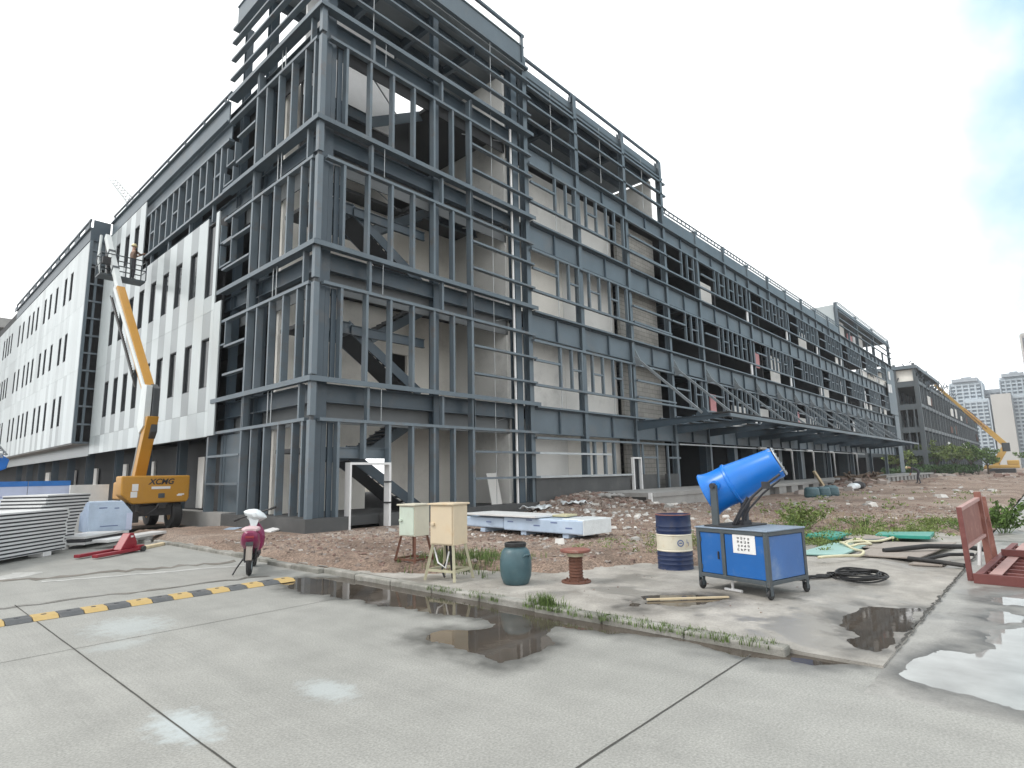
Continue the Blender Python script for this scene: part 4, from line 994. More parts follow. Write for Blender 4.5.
# joints, repairs and cracks of the road
def strip(name, pts, w, z, m, jit=0.0, seed=3):
    r = random.Random(seed); L = []; Rr = []
    for i, p in enumerate(pts):
        a = pts[max(0, i - 1)]; b = pts[min(len(pts) - 1, i + 1)]; dx, dy = b[0] - a[0], b[1] - a[1]; q = math.hypot(dx, dy)
        ww = w * (1 + r.uniform(-jit, jit)); o = r.uniform(-jit, jit) * w
        L.append((p[0] - dy / q * (ww / 2 + o), p[1] + dx / q * (ww / 2 + o))); Rr.append((p[0] + dy / q * (ww / 2 - o), p[1] - dx / q * (ww / 2 - o)))
    N = len(pts)
    me = bpy.data.meshes.new(name); me.from_pydata([(x, y, z) for x, y in L + Rr], [], [(i, N + i, N + i + 1, i + 1) for i in range(N - 1)]); me.materials.append(m); me.update()
    o = bpy.data.objects.new(name, me); col.objects.link(o); return tag(o, kind='structure')
def line(a, b, n=30): return [(a[0] + (b[0] - a[0]) * i / n, a[1] + (b[1] - a[1]) * i / n) for i in range(n + 1)]
MUD = ground_mat('dried_mud', ((0.12, 0.11, 0.095), (0.17, 0.155, 0.135), (0.21, 0.195, 0.175)), 0.85, (1.2, 5, 60), 0.3, 0)
strip('road_joint', line((-7.15, -80), (-7.15, -5.0), 400), 0.013, 0.004, JOINTM, 0.12)
strip('road_joint', line((-20, -8.5), (-3.9, -8.38), 80), 0.009, 0.0042, JOINTM, 0.12)
strip('road_joint', line((-20, -13.84), (-3.2, -13.74), 120), 0.013, 0.0042, JOINTM, 0.12)
strip('road_joint', line((-2.3, -14.71), (9, -14.76), 160), 0.02, 0.027, JOINTM, 0.9)
strip('road_repair', line((-6.5, -2.85), (-3.5, -3.95), 20), 0.16, 0.004, PALEM, 0.35)
strip('road_repair', line((-7.2, -2.2), (-6.4, -1.2), 8), 0.5, 0.004, PALEM, 0.15)
strip('road_stain', line((-9, -1.6), (-3.35, -3.2), 40), 0.22, 0.0043, MUD, 0.7)
strip('road_stain', line((-9.0, -4.9), (-3.8, -5.6), 30), 0.09, 0.004, WETM, 0.9)
sheet('puddle', smooth([(11, -15.2), (15, -15.0), (19, -15.1), (17, -16.2), (12, -16.4)], 6, 0.05, 2), 0.0085, WATERP)

# ------------------------------------------------------------------ rubble, weeds
def rubble_mat():
    m = bpy.data.materials.new('broken_brick_and_concrete'); n, l = nodes_of(m); b = n['Principled BSDF']
    g = n.new('ShaderNodeNewGeometry'); r = n.new('ShaderNodeValToRGB'); e = r.color_ramp.elements
    e[0].color = (0.13, 0.095, 0.078, 1); e[1].position = 1; e[1].color = (0.42, 0.40, 0.37, 1)
    for p, c in ((0.25, (0.23, 0.15, 0.125)), (0.42, (0.18, 0.145, 0.125)), (0.7, (0.26, 0.21, 0.18)), (0.88, (0.30, 0.27, 0.25))): q = e.new(p); q.color = (*c, 1)
    l.new(g.outputs['Random Per Island'], r.inputs['Fac']); l.new(r.outputs['Color'], b.inputs['Base Color']); b.inputs['Roughness'].default_value = 0.9
    return m
RUB = rubble_mat()
PALED = mat('pale_scraps', (0.47, 0.46, 0.44), 0.85, 0, 0.15, 4, island=0.45)
def chunk(mb, x, y, z, s, r):
    M = Matrix.Rotation(r.uniform(0, 6.28), 3, 'Z') @ Matrix.Rotation(r.uniform(-0.5, 0.5), 3, 'X')
    a, b, c = s * r.uniform(0.6, 1.3), s * r.uniform(0.5, 1.0), s * r.uniform(0.25, 0.7)
    vs = []
    for sx, sy, sz in ((-1, -1, -1), (1, -1, -1), (1, 1, -1), (-1, 1, -1), (-1, -1, 1), (1, -1, 1), (1, 1, 1), (-1, 1, 1)):
        k = r.uniform(0.6, 1.0) if sz > 0 else 1.0
        v = M @ Vector((sx * a * k / 2, sy * b * k / 2, sz * c / 2 * r.uniform(0.7, 1.2)))
        vs.append((x + v.x, y + v.y, z + v.z + c * 0.15))
    mb.add(vs, [(0, 3, 2, 1), (4, 5, 6, 7), (0, 1, 5, 4), (1, 2, 6, 5), (2, 3, 7, 6), (3, 0, 4, 7)])
rb = MB(); rr = random.Random(7)
N = 0
cand = np.array([(rr.uniform(-2.7, 18), rr.uniform(-14.5, 0)) for _ in range(15000)])
hc = dirt_h(cand[:, 0], cand[:, 1]); sc_ = sdist(cand[:, 0], cand[:, 1])
for (x, y), h, s in zip(cand, hc, sc_):
    if s < rr.uniform(-0.15, 0.3): continue
    if -0.35 < y and x > -0.35: continue
    chunk(rb, x, y, h, rr.choice((0.02, 0.025, 0.03, 0.04, 0.05, 0.06, 0.09)), rr)
for _ in range(520):                                   # rubble heap by the low wall
    x, y = rr.gauss(11.8, 1.7), min(-0.15, rr.gauss(-1.6, 1.4)); chunk(rb, x, y, hz(x, y), rr.choice((0.08, 0.12, 0.18, 0.25)), rr)
for _ in range(750):
    x, y = rr.uniform(16, 72), rr.uniform(-14, -4); chunk(rb, x, y, hz(x, y) - 0.03, rr.choice((0.06, 0.1, 0.14, 0.2)), rr)
for _ in range(160):
    x, y = rr.gauss(41, 5), rr.gauss(-5.4, 0.8); chunk(rb, x, y, hz(x, y), rr.uniform(0.2, 0.7), rr)
for _ in range(120):
    x, y = rr.uniform(75, 150), rr.uniform(-22, 2); chunk(rb, x, y, 0.05, rr.uniform(0.3, 1.2), rr)
for _ in range(110):                                   # crumbs on the slab and below the kerb
    x, y = rr.uniform(-2.9, 3), rr.uniform(-13.5, -8); chunk(rb, x, y, SZ, rr.uniform(0.012, 0.03), rr)
tag(rb.build('rubble', RUB), 'broken brick, stones and concrete lumps strewn over the dirt yard', 'rubble', kind='stuff')
db = MB(); rd = random.Random(17)
for _ in range(280):
    q = rd.random()
    if q < 0.45: x, y = rd.gauss(8.5, 2.6), rd.gauss(-3.6, 1.7)
    elif q < 0.75: x, y = rd.uniform(1.0, 9), rd.uniform(-10, -3)
    else: x, y = rd.uniform(9, 40), rd.uniform(-13.5, -5)
    if y > -0.4 or sdist(np.array([x]), np.array([y]))[0] < 0.05: continue
    chunk(db, x, y, hz(x, y) + 0.01, rd.choice((0.05, 0.07, 0.1, 0.14, 0.2)) * (1 if x < 12 else 1.6), rd)
tag(db.build('pale_debris', PALED), 'pale plaster, foam and concrete scraps scattered over the dirt near the rubble heap', 'debris', kind='stuff')

def blades(mb, x, y, z, n, h, spread, r, w=0.008):
    for _ in range(n):
        a = r.uniform(0, 6.28); d = r.uniform(0, spread); bx, by = x + d * math.cos(a), y + d * math.sin(a)
        a2 = r.uniform(0, 6.28); ln = h * r.uniform(0.4, 1.1); lean = r.uniform(0.1, 0.7) * ln
        wx, wy = -math.sin(a2) * w, math.cos(a2) * w
        mx, my = bx + math.cos(a2) * lean * 0.35, by + math.sin(a2) * lean * 0.35; tx, ty = bx + math.cos(a2) * lean, by + math.sin(a2) * lean
        mb.add([(bx - wx, by - wy, z), (bx + wx, by + wy, z), (mx + wx * 0.8, my + wy * 0.8, z + ln * 0.6), (mx - wx * 0.8, my - wy * 0.8, z + ln * 0.6), (tx, ty, z + ln)], [(0, 1, 2, 3), (3, 2, 4)])
gr = MB(); rg = random.Random(5)
for _ in range(420):                                   # tufts along the kerb
    y = rg.choice((rg.uniform(-13.9, -12.6), rg.uniform(-12.6, -11.3), rg.uniform(-11.5, -10.9), rg.uniform(-10.5, -9)))
    if rg.random() < 0.3 and y > -11: continue
    blades(gr, -3.0 + rg.uniform(-0.12, 0.1), y, SZ - 0.03, 5, 0.07, 0.05, rg, 0.004)
for _ in range(60): blades(gr, -3.0 + rg.uniform(-0.05, 0.08), -11.15 + rg.gauss(0, 0.12), SZ - 0.02, 6, 0.17, 0.05, rg, 0.004)
for _ in range(230): x, y = rg.gauss(-1.35, 0.42), rg.gauss(-8.0, 0.55); blades(gr, x, y, max(SZ, hz(x, y)), 7, 0.15, 0.09, rg, 0.005)
tag(gr.build('weeds', GRASS), 'green weeds growing along the broken kerb and under the cabinets', 'weeds', kind='stuff')
def leafy(mb, c, rx, ry, rz, n, size, r, shell=0.5):
    for _ in range(n):
        v = Vector((r.gauss(0, 1), r.gauss(0, 1), r.gauss(0, 1))).normalized() * (shell + (1 - shell) * r.random()) if r.random() < 0.8 else Vector((r.uniform(-0.7, 0.7), r.uniform(-0.7, 0.7), r.uniform(-0.7, 0.7)))
        p = Vector((c[0] + v.x * rx, c[1] + v.y * ry, c[2] + v.z * rz))
        a = Vector((r.gauss(0, 1), r.gauss(0, 1), r.gauss(0, 0.6))).normalized(); b = a.orthogonal().normalized(); b.rotate(Matrix.Rotation(r.uniform(0, 6.28), 3, a))
        s = size * r.uniform(0.6, 1.3); k = a.cross(b)
        mb.add([p - b * s, p + k * s * 0.45, p + b * s, p - k * s * 0.45], [(0, 1, 2, 3)])
g2 = MB()
for _ in range(260):
    t = rg.random(); x = 3.2 + 7.3 * t + rg.gauss(0, 0.55); y = -11.2 - 2.7 * t + rg.gauss(0, 0.4); z = max(SZ, hz(x, y)); h = rg.choice((0.06, 0.1, 0.14, 0.2))
    leafy(g2, (x, y, z + h * 0.6), 0.16, 0.16, h * 0.7, 26, 0.03, rg, 0.2)
    blades(g2, x, y, z, 3, h * 1.6, 0.14, rg, 0.005)
for _ in range(90):
    x, y = rg.uniform(0.9, 5), rg.uniform(-11.3, -8.6); z = hz(x, y); leafy(g2, (x, y, z + 0.05), 0.12, 0.12, 0.06, 16, 0.022, rg, 0.2)
for _ in range(35):
    x, y = rg.uniform(9, 34), rg.uniform(-14, -6.5); z = hz(x, y); leafy(g2, (x, y, z + 0.06), 0.3, 0.3, 0.1, 22, 0.05, rg, 0.2)
tag(g2.build('ground_cover', [LEAF2]), 'low leafy weeds spreading along the edge of the dirt beyond the boards', 'weeds', kind='stuff')
g3 = MB()
for _ in range(260):
    x, y = rg.uniform(2, 13), rg.uniform(-13, -9); blades(g3, x, y, hz(x, y), 5, 0.16, 0.1, rg, 0.005)
tag(g3.build('dry_weeds', DRYG), 'dry straw coloured weeds among the rubble', 'weeds', kind='stuff')

def bush(x, y, h, w, label, m, n=500, seed=1, group=None):
    r = random.Random(seed); z = max(SZ if x < 9 else 0, hz(x, y)) - 0.03
    t = thing('weed_bush', label, 'bush', (x, y, z), 0, group)
    st = MB(); lf = MB()
    for _ in range(16):
        a = r.uniform(0, 6.28); d = w * 0.5 * math.sqrt(r.random()); tx, ty, tz = d * math.cos(a), d * math.sin(a), h * r.uniform(0.5, 1.0) * (1 - 0.4 * (d / w))
        st.path([(tx * 0.2, ty * 0.2, 0), (tx * 0.6, ty * 0.6, tz * 0.5), (tx, ty, tz)], 0.006, 4)
        for k in range(n // 16):
            q = r.uniform(0.3, 1.05); leafy(lf, (tx * q + r.gauss(0, 0.05), ty * q + r.gauss(0, 0.05), tz * q), 0.03, 0.03, 0.03, 1, h * 0.055, r)
    st.build('stems', m, t); lf.build('leaves', m, t)
    return t
bush(7.2, -11.15, 0.85, 1.5, 'tallest green weed bush behind the blue cabinet on the dirt', LEAF2, 1100, 1)
bush(10.3, -14.9, 0.95, 1.2, 'dense green bush behind the red frames near the right edge', LEAF, 1100, 2)
bush(6.1, -11.3, 0.45, 1.0, 'low bush behind the small green board next to the blue cabinet', LEAF, 500, 3)
bush(8.5, -12.3, 0.38, 1.3, 'spreading low weeds behind the dark round cover', LEAF, 500, 4)
bush(8.0, -13.5, 0.4, 1.0, 'low leafy weeds behind the long green board', LEAF2, 500, 5)
bush(9.2, -14.2, 0.4, 0.9, 'small weeds beside the upright red frame', LEAF, 400, 6)
bush(2.2, -11.0, 0.35, 0.8, 'small weed clump behind the navy drum', LEAF2, 300, 7)
sheet('dirt', [(-2.95, 8.8), (1.2, 8.8), (1.2, 120), (-2.95, 120)], 0.03, DIRT)

# ------------------------------------------------------------------ people
def person(loc, rz, label, pose, shirt, trousers, hat):
    """one continuous skinned figure; x forward, z up, feet at z = 0"""
    t = thing('person', label, 'person', loc, rz)
    J = dict(pelvis=(0, 0, .95, .13), waist=(.0, 0, 1.12, .12), chest=(0, 0, 1.35, .15), neck=(0, 0, 1.5, .06), head=(.01, 0, 1.62, .085), crown=(.01, 0, 1.72, .075),
             shl=(0, .19, 1.42, .065), ell=(.05, .25, 1.15, .05), wrl=(.2, .2, .95, .036), hal=(.27, .18, .9, .03),
             shr=(0, -.19, 1.42, .065), elr=(.05, -.25, 1.15, .05), wrr=(.2, -.2, .95, .036), har=(.27, -.18, .9, .03),
             hpl=(0, .1, .88, .095), knl=(.03, .11, .49, .065), anl=(0, .11, .08, .045), tol=(.16, .12, .035, .035),
             hpr=(0, -.1, .88, .095), knr=(.03, -.11, .49, .065), anr=(0, -.11, .08, .045), tor=(.16, -.12, .035, .035))
    J.update(pose)
    E_ = [('pelvis', 'waist'), ('waist', 'chest'), ('chest', 'neck'), ('neck', 'head'), ('head', 'crown'), ('chest', 'shl'), ('shl', 'ell'), ('ell', 'wrl'), ('wrl', 'hal'), ('chest', 'shr'), ('shr', 'elr'), ('elr', 'wrr'), ('wrr', 'har'),
          ('pelvis', 'hpl'), ('hpl', 'knl'), ('knl', 'anl'), ('anl', 'tol'), ('pelvis', 'hpr'), ('hpr', 'knr'), ('knr', 'anr'), ('anr', 'tor')]
    names = list(J); me = bpy.data.meshes.new('body'); me.from_pydata([J[k][:3] for k in names], [(names.index(a), names.index(b)) for a, b in E_], []); me.update()
    o = bpy.data.objects.new('body', me); col.objects.link(o); o.modifiers.new('skin', 'SKIN')
    for i, k in enumerate(names): me.skin_vertices[0].data[i].radius = (J[k][3], J[k][3]); me.skin_vertices[0].data[i].use_root = (k == 'pelvis')
    sb = o.modifiers.new('sub', 'SUBSURF'); sb.levels = sb.render_levels = 2
    dg = bpy.context.evaluated_depsgraph_get(); m2 = bpy.data.meshes.new_from_object(o.evaluated_get(dg)); bpy.data.objects.remove(o)
    m2.materials.clear()
    for m in (SKINP, shirt, trousers, BLACK): m2.materials.append(m)
    pz = J['pelvis'][2]
    keys = [(k, Vector(J[k][:3])) for k in names]
    for p in m2.polygons:
        c = p.center; k = min(keys, key=lambda q: (q[1] - c).length)[0]; p.use_smooth = True
        p.material_index = 0 if k in ('head', 'crown', 'neck', 'hal', 'har', 'wrl', 'wrr') else 2 if k in ('pelvis', 'hpl', 'hpr', 'knl', 'knr', 'anl', 'anr') else 3 if k in ('tol', 'tor') else 1
    b = bpy.data.objects.new('body', m2); col.objects.link(b); b.parent = t; pass
    hc = Vector(J['crown'][:3]); hd = (hc - Vector(J['neck'][:3])).normalized()
    MB().lathe([(0.135, -0.02), (0.118, 0.0), (0.112, 0.05), (0.08, 0.1), (0.0, 0.115)], hc + hd * 0.02, hd, 14).build('helmet', hat, t)
    return t

# ------------------------------------------------------------------ boom lift
LF = thing('boom_lift', 'orange yellow telescopic boom lift raised against the clad left facade', 'boom lift', (-1.7, 8.8, 0))
LF.location = (0, 0, 0)
body = MB().prism([(-2.78, 7.5, 1.9), (-2.76, 7.5, 1.25), (-2.4, 7.5, 0.93), (-0.66, 7.5, 0.95), (-0.6, 7.5, 1.1), (-0.6, 7.5, 1.9)], (0, 0.7, 0))
body.prism([(-2.2, 8.2, 1.7), (-2.2, 8.2, 1.05), (-0.75, 8.2, 1.05), (-0.75, 8.2, 1.7)], (0, 2.6, 0))
cw_ = body.build('counterweight_body', YEL, LF, 0.05)
text_mesh('XCMG', 0.27, 'lettering', INK, cw_, Matrix(((1, 0, 0, -1.55), (0, 0, -1, 7.494), (0, 1, 0, 1.68), (0, 0, 0, 1))), 0.003, 0.25)
MB().box(-1.85, -1.25, 7.488, 7.499, 1.43, 1.52).build('sticker', WHITE, cw_)
MB().box(-2.45, -2.26, 7.488, 7.499, 1.38, 1.62).box(-2.48, -2.28, 7.486, 7.497, 1.16, 1.36).build('sticker', WHITE, cw_)
MB().box(-0.98, -0.78, 7.488, 7.499, 1.2, 1.25).box(-1.02, -0.85, 7.486, 7.4985, 1.17, 1.22).build('sticker', WHITE, cw_)
MB().box(-2.58, -2.12, 7.49, 7.4995, 1.08, 1.66).build('access_panel', YEL, cw_, 0.003)
MB().box(-1.62, -1.42, 7.48, 7.499, 1.12, 1.28).build('plate', FRAME_G, cw_)
ch = MB().box(-2.2, -0.95, 7.7, 10.6, 0.5, 0.85).box(-2.4, -2.15, 7.6, 7.8, 0.3, 0.92).box(-1.6, -1.35, 7.45, 7.6, 0.75, 0.93)
ch.path([(-2.3, 7.42, 0.93), (-2.3, 7.38, 0.7), (-2.0, 7.38, 0.55), (-1.7, 7.4, 0.75), (-1.6, 7.45, 0.93)], 0.03, 6)
ch.build('chassis', DKMET, LF, 0.02)
for x in (-2.55, -0.95):
    for y in (7.95, 10.4):
        w = MB().lathe([(0.2, 0), (0.46, 0), (0.5, 0.05), (0.5, 0.27), (0.46, 0.32), (0.2, 0.32), (0.0, 0.30)], (x - 0.16, y, 0.5), (1, 0, 0), 24).build('wheel', BLACK, LF, merge=True)
        MB().lathe([(0.0, 0.0), (0.2, 0.02), (0.22, 0.06)], (x - 0.165, y, 0.5), (1, 0, 0), 18).build('rim', YEL, w)
MB().box(-1.95, -1.62, 7.9, 8.6, 1.0, 2.1).build('pivot_mount', YEL, LF, 0.02) if False else None
BXp = -1.8
MB().obox((BXp - 0.19, 9.4, 1.85), (0.38, 0, 0), (0, -0.38, 0.0), (0, -1.0, 2.2)).build('lower_arm', YEL, LF, 0.02, merge=True)
MB().tube((BXp - 0.16, 9.42, 1.9), (BXp - 0.16, 8.42, 4.3), 0.05, 8).build('hydraulic_ram', GALV, LF)
kn = MB().prism([(BXp - 0.02, 8.75, 3.3), (BXp - 0.02, 8.35, 3.25), (BXp - 0.02, 8.15, 3.5), (BXp - 0.02, 8.15, 5.1), (BXp - 0.02, 8.5, 5.3), (BXp - 0.02, 8.85, 5.0)], (0.22, 0, 0)).build('knuckle_cover', FRAME_D, LF, 0.02)
MB().prism([(BXp - 0.24, 9.05, 3.8), (BXp - 0.24, 8.75, 3.45), (BXp - 0.24, 8.3, 3.7), (BXp - 0.24, 8.2, 5.2), (BXp - 0.24, 8.8, 5.3)], (0.2, 0, 0)).build('knuckle_plate', BOOMW, LF, 0.01)
a = Vector((BXp, 8.7, 5.0)); b_ = Vector((BXp, 13.9, 10.2)); c_ = Vector((BXp - 0.05, 16.6, 13.5))
MB().bar(a, b_, 0.32, 0.42).build('outer_boom', YEL, LF, 0.02)
MB().bar(a + Vector((-0.19, 0, 0.15)), b_ + Vector((-0.19, 0.1, 0.1)), 0.05, 0.2).build('cable_tray', BOOMW, LF)
rail = MB()
for i in range(34):
    t = i / 33; p = a.lerp(b_, t * 0.75 + 0.2) + Vector((-0.25, 0.3, -0.2)); rail.box(p.x - 0.03, p.x + 0.03, p.y - 0.07, p.y + 0.07, p.z - 0.06, p.z + 0.06)
rail.bar(a.lerp(b_, 0.1) + Vector((-0.25, 0.35, -0.25)), b_ + Vector((-0.25, 0.35, -0.25)), 0.04, 0.05)
rail.build('cable_chain', DKMET, LF)
MB().bar(b_, c_, 0.22, 0.30).build('inner_boom', BOOMW, LF, 0.015)
for t in (0.35, 0.66): p = b_.lerp(c_, t); MB().bar(p, p + (c_ - b_).normalized() * 0.12, 0.27, 0.36).build('boom_collar', FRAME_G, LF)
MB().path([c_ + Vector((-.25, 0, 0)), Vector((-2.2, 16.3, 12.2)), Vector((-2.15, 15.9, 11.4))], 0.06, 6).build('jib_arm', BOOMW, LF)
MB().bar(c_, (-1.75, 16.2, 11.3), 0.16, 0.2).build('jib_link', DKMET, LF)
bk = MB().box(-2.3, -0.45, 15.3, 16.1, 11.2, 11.28)
basket = bk.build('basket_floor', FRAME_G, LF)
rl = MB()
for z in (11.75, 12.25): rl.path([(-2.3, 15.3, z), (-0.45, 15.3, z), (-0.45, 16.1, z), (-2.3, 16.1, z)], 0.028, 6, 0, True)
for x in (-2.3, -1.7, -1.1, -0.45):
    for y in (15.3, 16.1): rl.tube((x, y, 11.28), (x, y, 12.25), 0.026, 6)
rl.build('guard_rail', FRAME_G, LF)
MB().box(-2.25, -1.9, 15.2, 15.4, 11.7, 12.05).build('control_box', DKMET, LF, 0.01)
reach = dict(ell=(.2, .24, 1.3, .05), wrl=(.4, .16, 1.42, .036), hal=(.47, .14, 1.46, .03), elr=(.2, -.24, 1.3, .05), wrr=(.4, -.16, 1.42, .036), har=(.47, -.14, 1.46, .03))
person((-0.95, 15.65, 11.28), 0.2, 'worker in a brown jacket standing in the raised boom lift basket, reaching to the facade', reach, CLOTHB, CLOTHD, HATY)

# ------------------------------------------------------------------ rooftop lattice jib
LJ = thing('rooftop_crane', 'pale lattice crane jib rising above the left roof edge', 'crane', (2.0, 24.6, 17.05))
def lattice(p, q, w, n, name, m, root):
    p, q = Vector(p), Vector(q); d = (q - p).normalized(); s = d.orthogonal().normalized(); u = d.cross(s); g = MB()
    cs = [s * w + u * w, s * w - u * w, -s * w - u * w, -s * w + u * w]
    for c in cs: g.tube(p + c, q + c * 0.6, 0.045, 5)
    for i in range(n):
        a, b = p.lerp(q, i / n), p.lerp(q, (i + 1) / n); ka, kb_ = 1 - 0.4 * i / n, 1 - 0.4 * (i + 1) / n
        for j in range(4): g.tube(a + cs[j] * ka, b + cs[(j + 1) % 4] * kb_, 0.03, 4)
    return g.build(name, m, root)
lattice((0, 0.8, 1.4), (0, 10.3, 7.8), 0.3, 14, 'jib', GALV, LJ)
MB().box(-0.5, 0.5, -0.2, 1.3, 0.0, 1.0).box(-0.25, 0.25, 0.2, 1.0, 1.0, 1.8).build('base', GALV, LJ, 0.03)
MB().tube((-0.2, 0.0, 0.9), (-0.2, 0.6, 2.6), 0.06, 6).tube((0.2, 0.0, 0.9), (0.2, 0.6, 2.6), 0.06, 6).build('mast', GALV, LJ)

# ------------------------------------------------------------------ scooter
sx, sy = -4.0, -5.28
SCO = thing('scooter', 'magenta electric scooter parked by the kerb with a white cover over its handlebar', 'scooter', (sx, sy, 0), R(62))
def wheel(x, nm='wheel'):
    w = MB().lathe([(0.19, -0.045), (0.225, -0.04), (0.245, 0.0), (0.225, 0.04), (0.19, 0.045)], (x, 0, 0.245), (0, 1, 0), 28).build(nm, BLACK, SCO, merge=True)
    MB().lathe([(0.0, -0.03), (0.05, -0.035), (0.06, -0.02), (0.17, -0.02), (0.19, -0.035), (0.19, 0.035), (0.17, 0.02), (0.06, 0.02), (0.05, 0.035), (0.0, 0.03)], (x, 0, 0.245), (0, 1, 0), 24).build('rim', GALV, w)
wheel(0.0); wheel(1.22)
def loft(name, m, secs, par, n=14, p=2.6):
    """smooth shell through super-elliptic sections (x, zc, halfwidth, halfheight)"""
    vs = []; fs = []
    for (x, zc, hw, hh) in secs:
        for i in range(n):
            a = 2 * math.pi * i / n; c, s = math.cos(a), math.sin(a)
            vs.append((x, hw * math.copysign(abs(c) ** (2 / p), c), zc + hh * math.copysign(abs(s) ** (2 / p), s)))
    for k in range(len(secs) - 1):
        fs += [(k * n + i, (k + 1) * n + i, (k + 1) * n + (i + 1) % n, k * n + (i + 1) % n) for i in range(n)]
    fs += [tuple(range(n)), tuple(range(len(vs) - 1, len(vs) - n - 1, -1))]
    g = MB(); g.add(vs, fs, 0, True); return g.build(name, m, par, merge=True)
tail = loft('tail_body', MAGENTA, [(-0.24, 0.70, 0.07, 0.06), (-0.2, 0.68, 0.13, 0.11), (-0.05, 0.62, 0.16, 0.15), (0.2, 0.55, 0.15, 0.17), (0.5, 0.45, 0.12, 0.14)], SCO)
MB().box(-0.262, -0.235, -0.07, 0.07, 0.66, 0.70).build('tail_light', REDP, tail, 0.006)
MB().obox((-0.252, -0.06, 0.54), (0.0, 0, 0.06), (0, 0.12, 0), (-0.008, 0, 0.0)).build('number_plate', FRAME_D, tail)
loft('seat', mat('pale_pink_seat_cover', (0.55, 0.40, 0.42), 0.6), [(-0.2, 0.79, 0.1, 0.03), (-0.1, 0.80, 0.15, 0.05), (0.15, 0.79, 0.15, 0.055), (0.45, 0.77, 0.11, 0.05), (0.55, 0.75, 0.06, 0.03)], SCO)
MB().prism([(-0.31, -0.05, 0.30), (-0.24, -0.05, 0.52), (-0.05, -0.05, 0.53), (-0.05, -0.05, 0.50), (-0.22, -0.05, 0.47), (-0.28, -0.05, 0.29)], (0, 0.1, 0)).build('rear_mudguard', PLY, SCO, 0.004)
MB().box(0.35, 0.95, -0.13, 0.13, 0.26, 0.34).build('footboard', BLACK, SCO, 0.015)
MB().tube((0.05, -0.09, 0.245), (0.05, -0.09, 0.55), 0.02, 8).tube((0.05, 0.09, 0.245), (0.05, 0.09, 0.55), 0.02, 8).build('shock_absorber', DKMET, SCO)
MB().bar((0.0, -0.07, 0.25), (0.45, -0.1, 0.3), 0.04, 0.05).bar((0.0, 0.07, 0.25), (0.45, 0.1, 0.3), 0.04, 0.05).build('swing_arm', DKMET, SCO)
loft('front_shield', MAGENTA, [(0.90, 0.5, 0.16, 0.2), (0.97, 0.55, 0.19, 0.25), (1.04, 0.62, 0.13, 0.24), (1.1, 0.6, 0.06, 0.12)], SCO)
MB().tube((1.22, -0.06, 0.245), (1.02, -0.06, 0.8), 0.022, 8).tube((1.22, 0.06, 0.245), (1.02, 0.06, 0.8), 0.022, 8).tube((1.04, 0, 0.75), (0.95, 0, 1.02), 0.03, 8).build('fork', DKMET, SCO)
hb = MB().path([(0.86, 0.36, 0.9), (0.9, 0.24, 0.95), (0.95, 0, 1.02), (0.9, -0.24, 1.09), (0.86, -0.36, 1.14)], 0.016, 8).build('handlebar', DKMET, SCO)
MB().tube((0.86, 0.37, 0.9), (0.875, 0.27, 0.94), 0.024, 8).tube((0.86, -0.37, 1.14), (0.875, -0.27, 1.1), 0.024, 8).build('grip', BLACK, hb)
hc_ = loft('handlebar_cover', FILM_W, [(0.80, 1.0, 0.06, 0.04), (0.85, 1.0, 0.17, 0.08), (0.92, 1.0, 0.22, 0.11), (1.0, 0.96, 0.17, 0.12), (1.05, 0.9, 0.09, 0.08)], SCO, 16, 1.5)
hc_.data.transform(Matrix.Translation((0, 0, 1.0)) @ Matrix.Rotation(R(17), 4, 'X') @ Matrix.Translation((0, 0, -1.0)))
MB().prism([(0.86, -0.03, 0.78), (0.86, 0.07, 0.80), (0.88, 0.12, 0.97), (0.88, -0.09, 0.96)], (0.02, 0, 0)).build('cover_flap', FILM_W, SCO)
MB().path([(0.2, 0.1, 0.3), (0.1, 0.22, 0.12), (0.05, 0.27, 0.02)], 0.014, 6).build('side_stand', DKMET, SCO)

# ------------------------------------------------------------------ speed bump
SBP = thing('speed_bump', 'worn yellow and black rubber speed bump across the road', 'speed bump', (-8, -6.35, 0))
x = -3.78; i = 0
while x > -13.5:
    ln = 0.262
    s = MB().prism([(x + 8, -0.19, 0.003), (x + 8, -0.1, 0.045), (x + 8, 0.1, 0.045), (x + 8, 0.19, 0.003)], (-ln + 0.006, 0, 0))
    o = s.build('rubber_segment', BUMPY if i % 2 == 0 else BUMPB, SBP, 0.008)
    MB().tube((x + 8 - ln / 2, 0.0, 0.042), (x + 8 - ln / 2, 0.0, 0.048), 0.03, 8).build('bolt', INK, o)
    x -= ln; i += 1

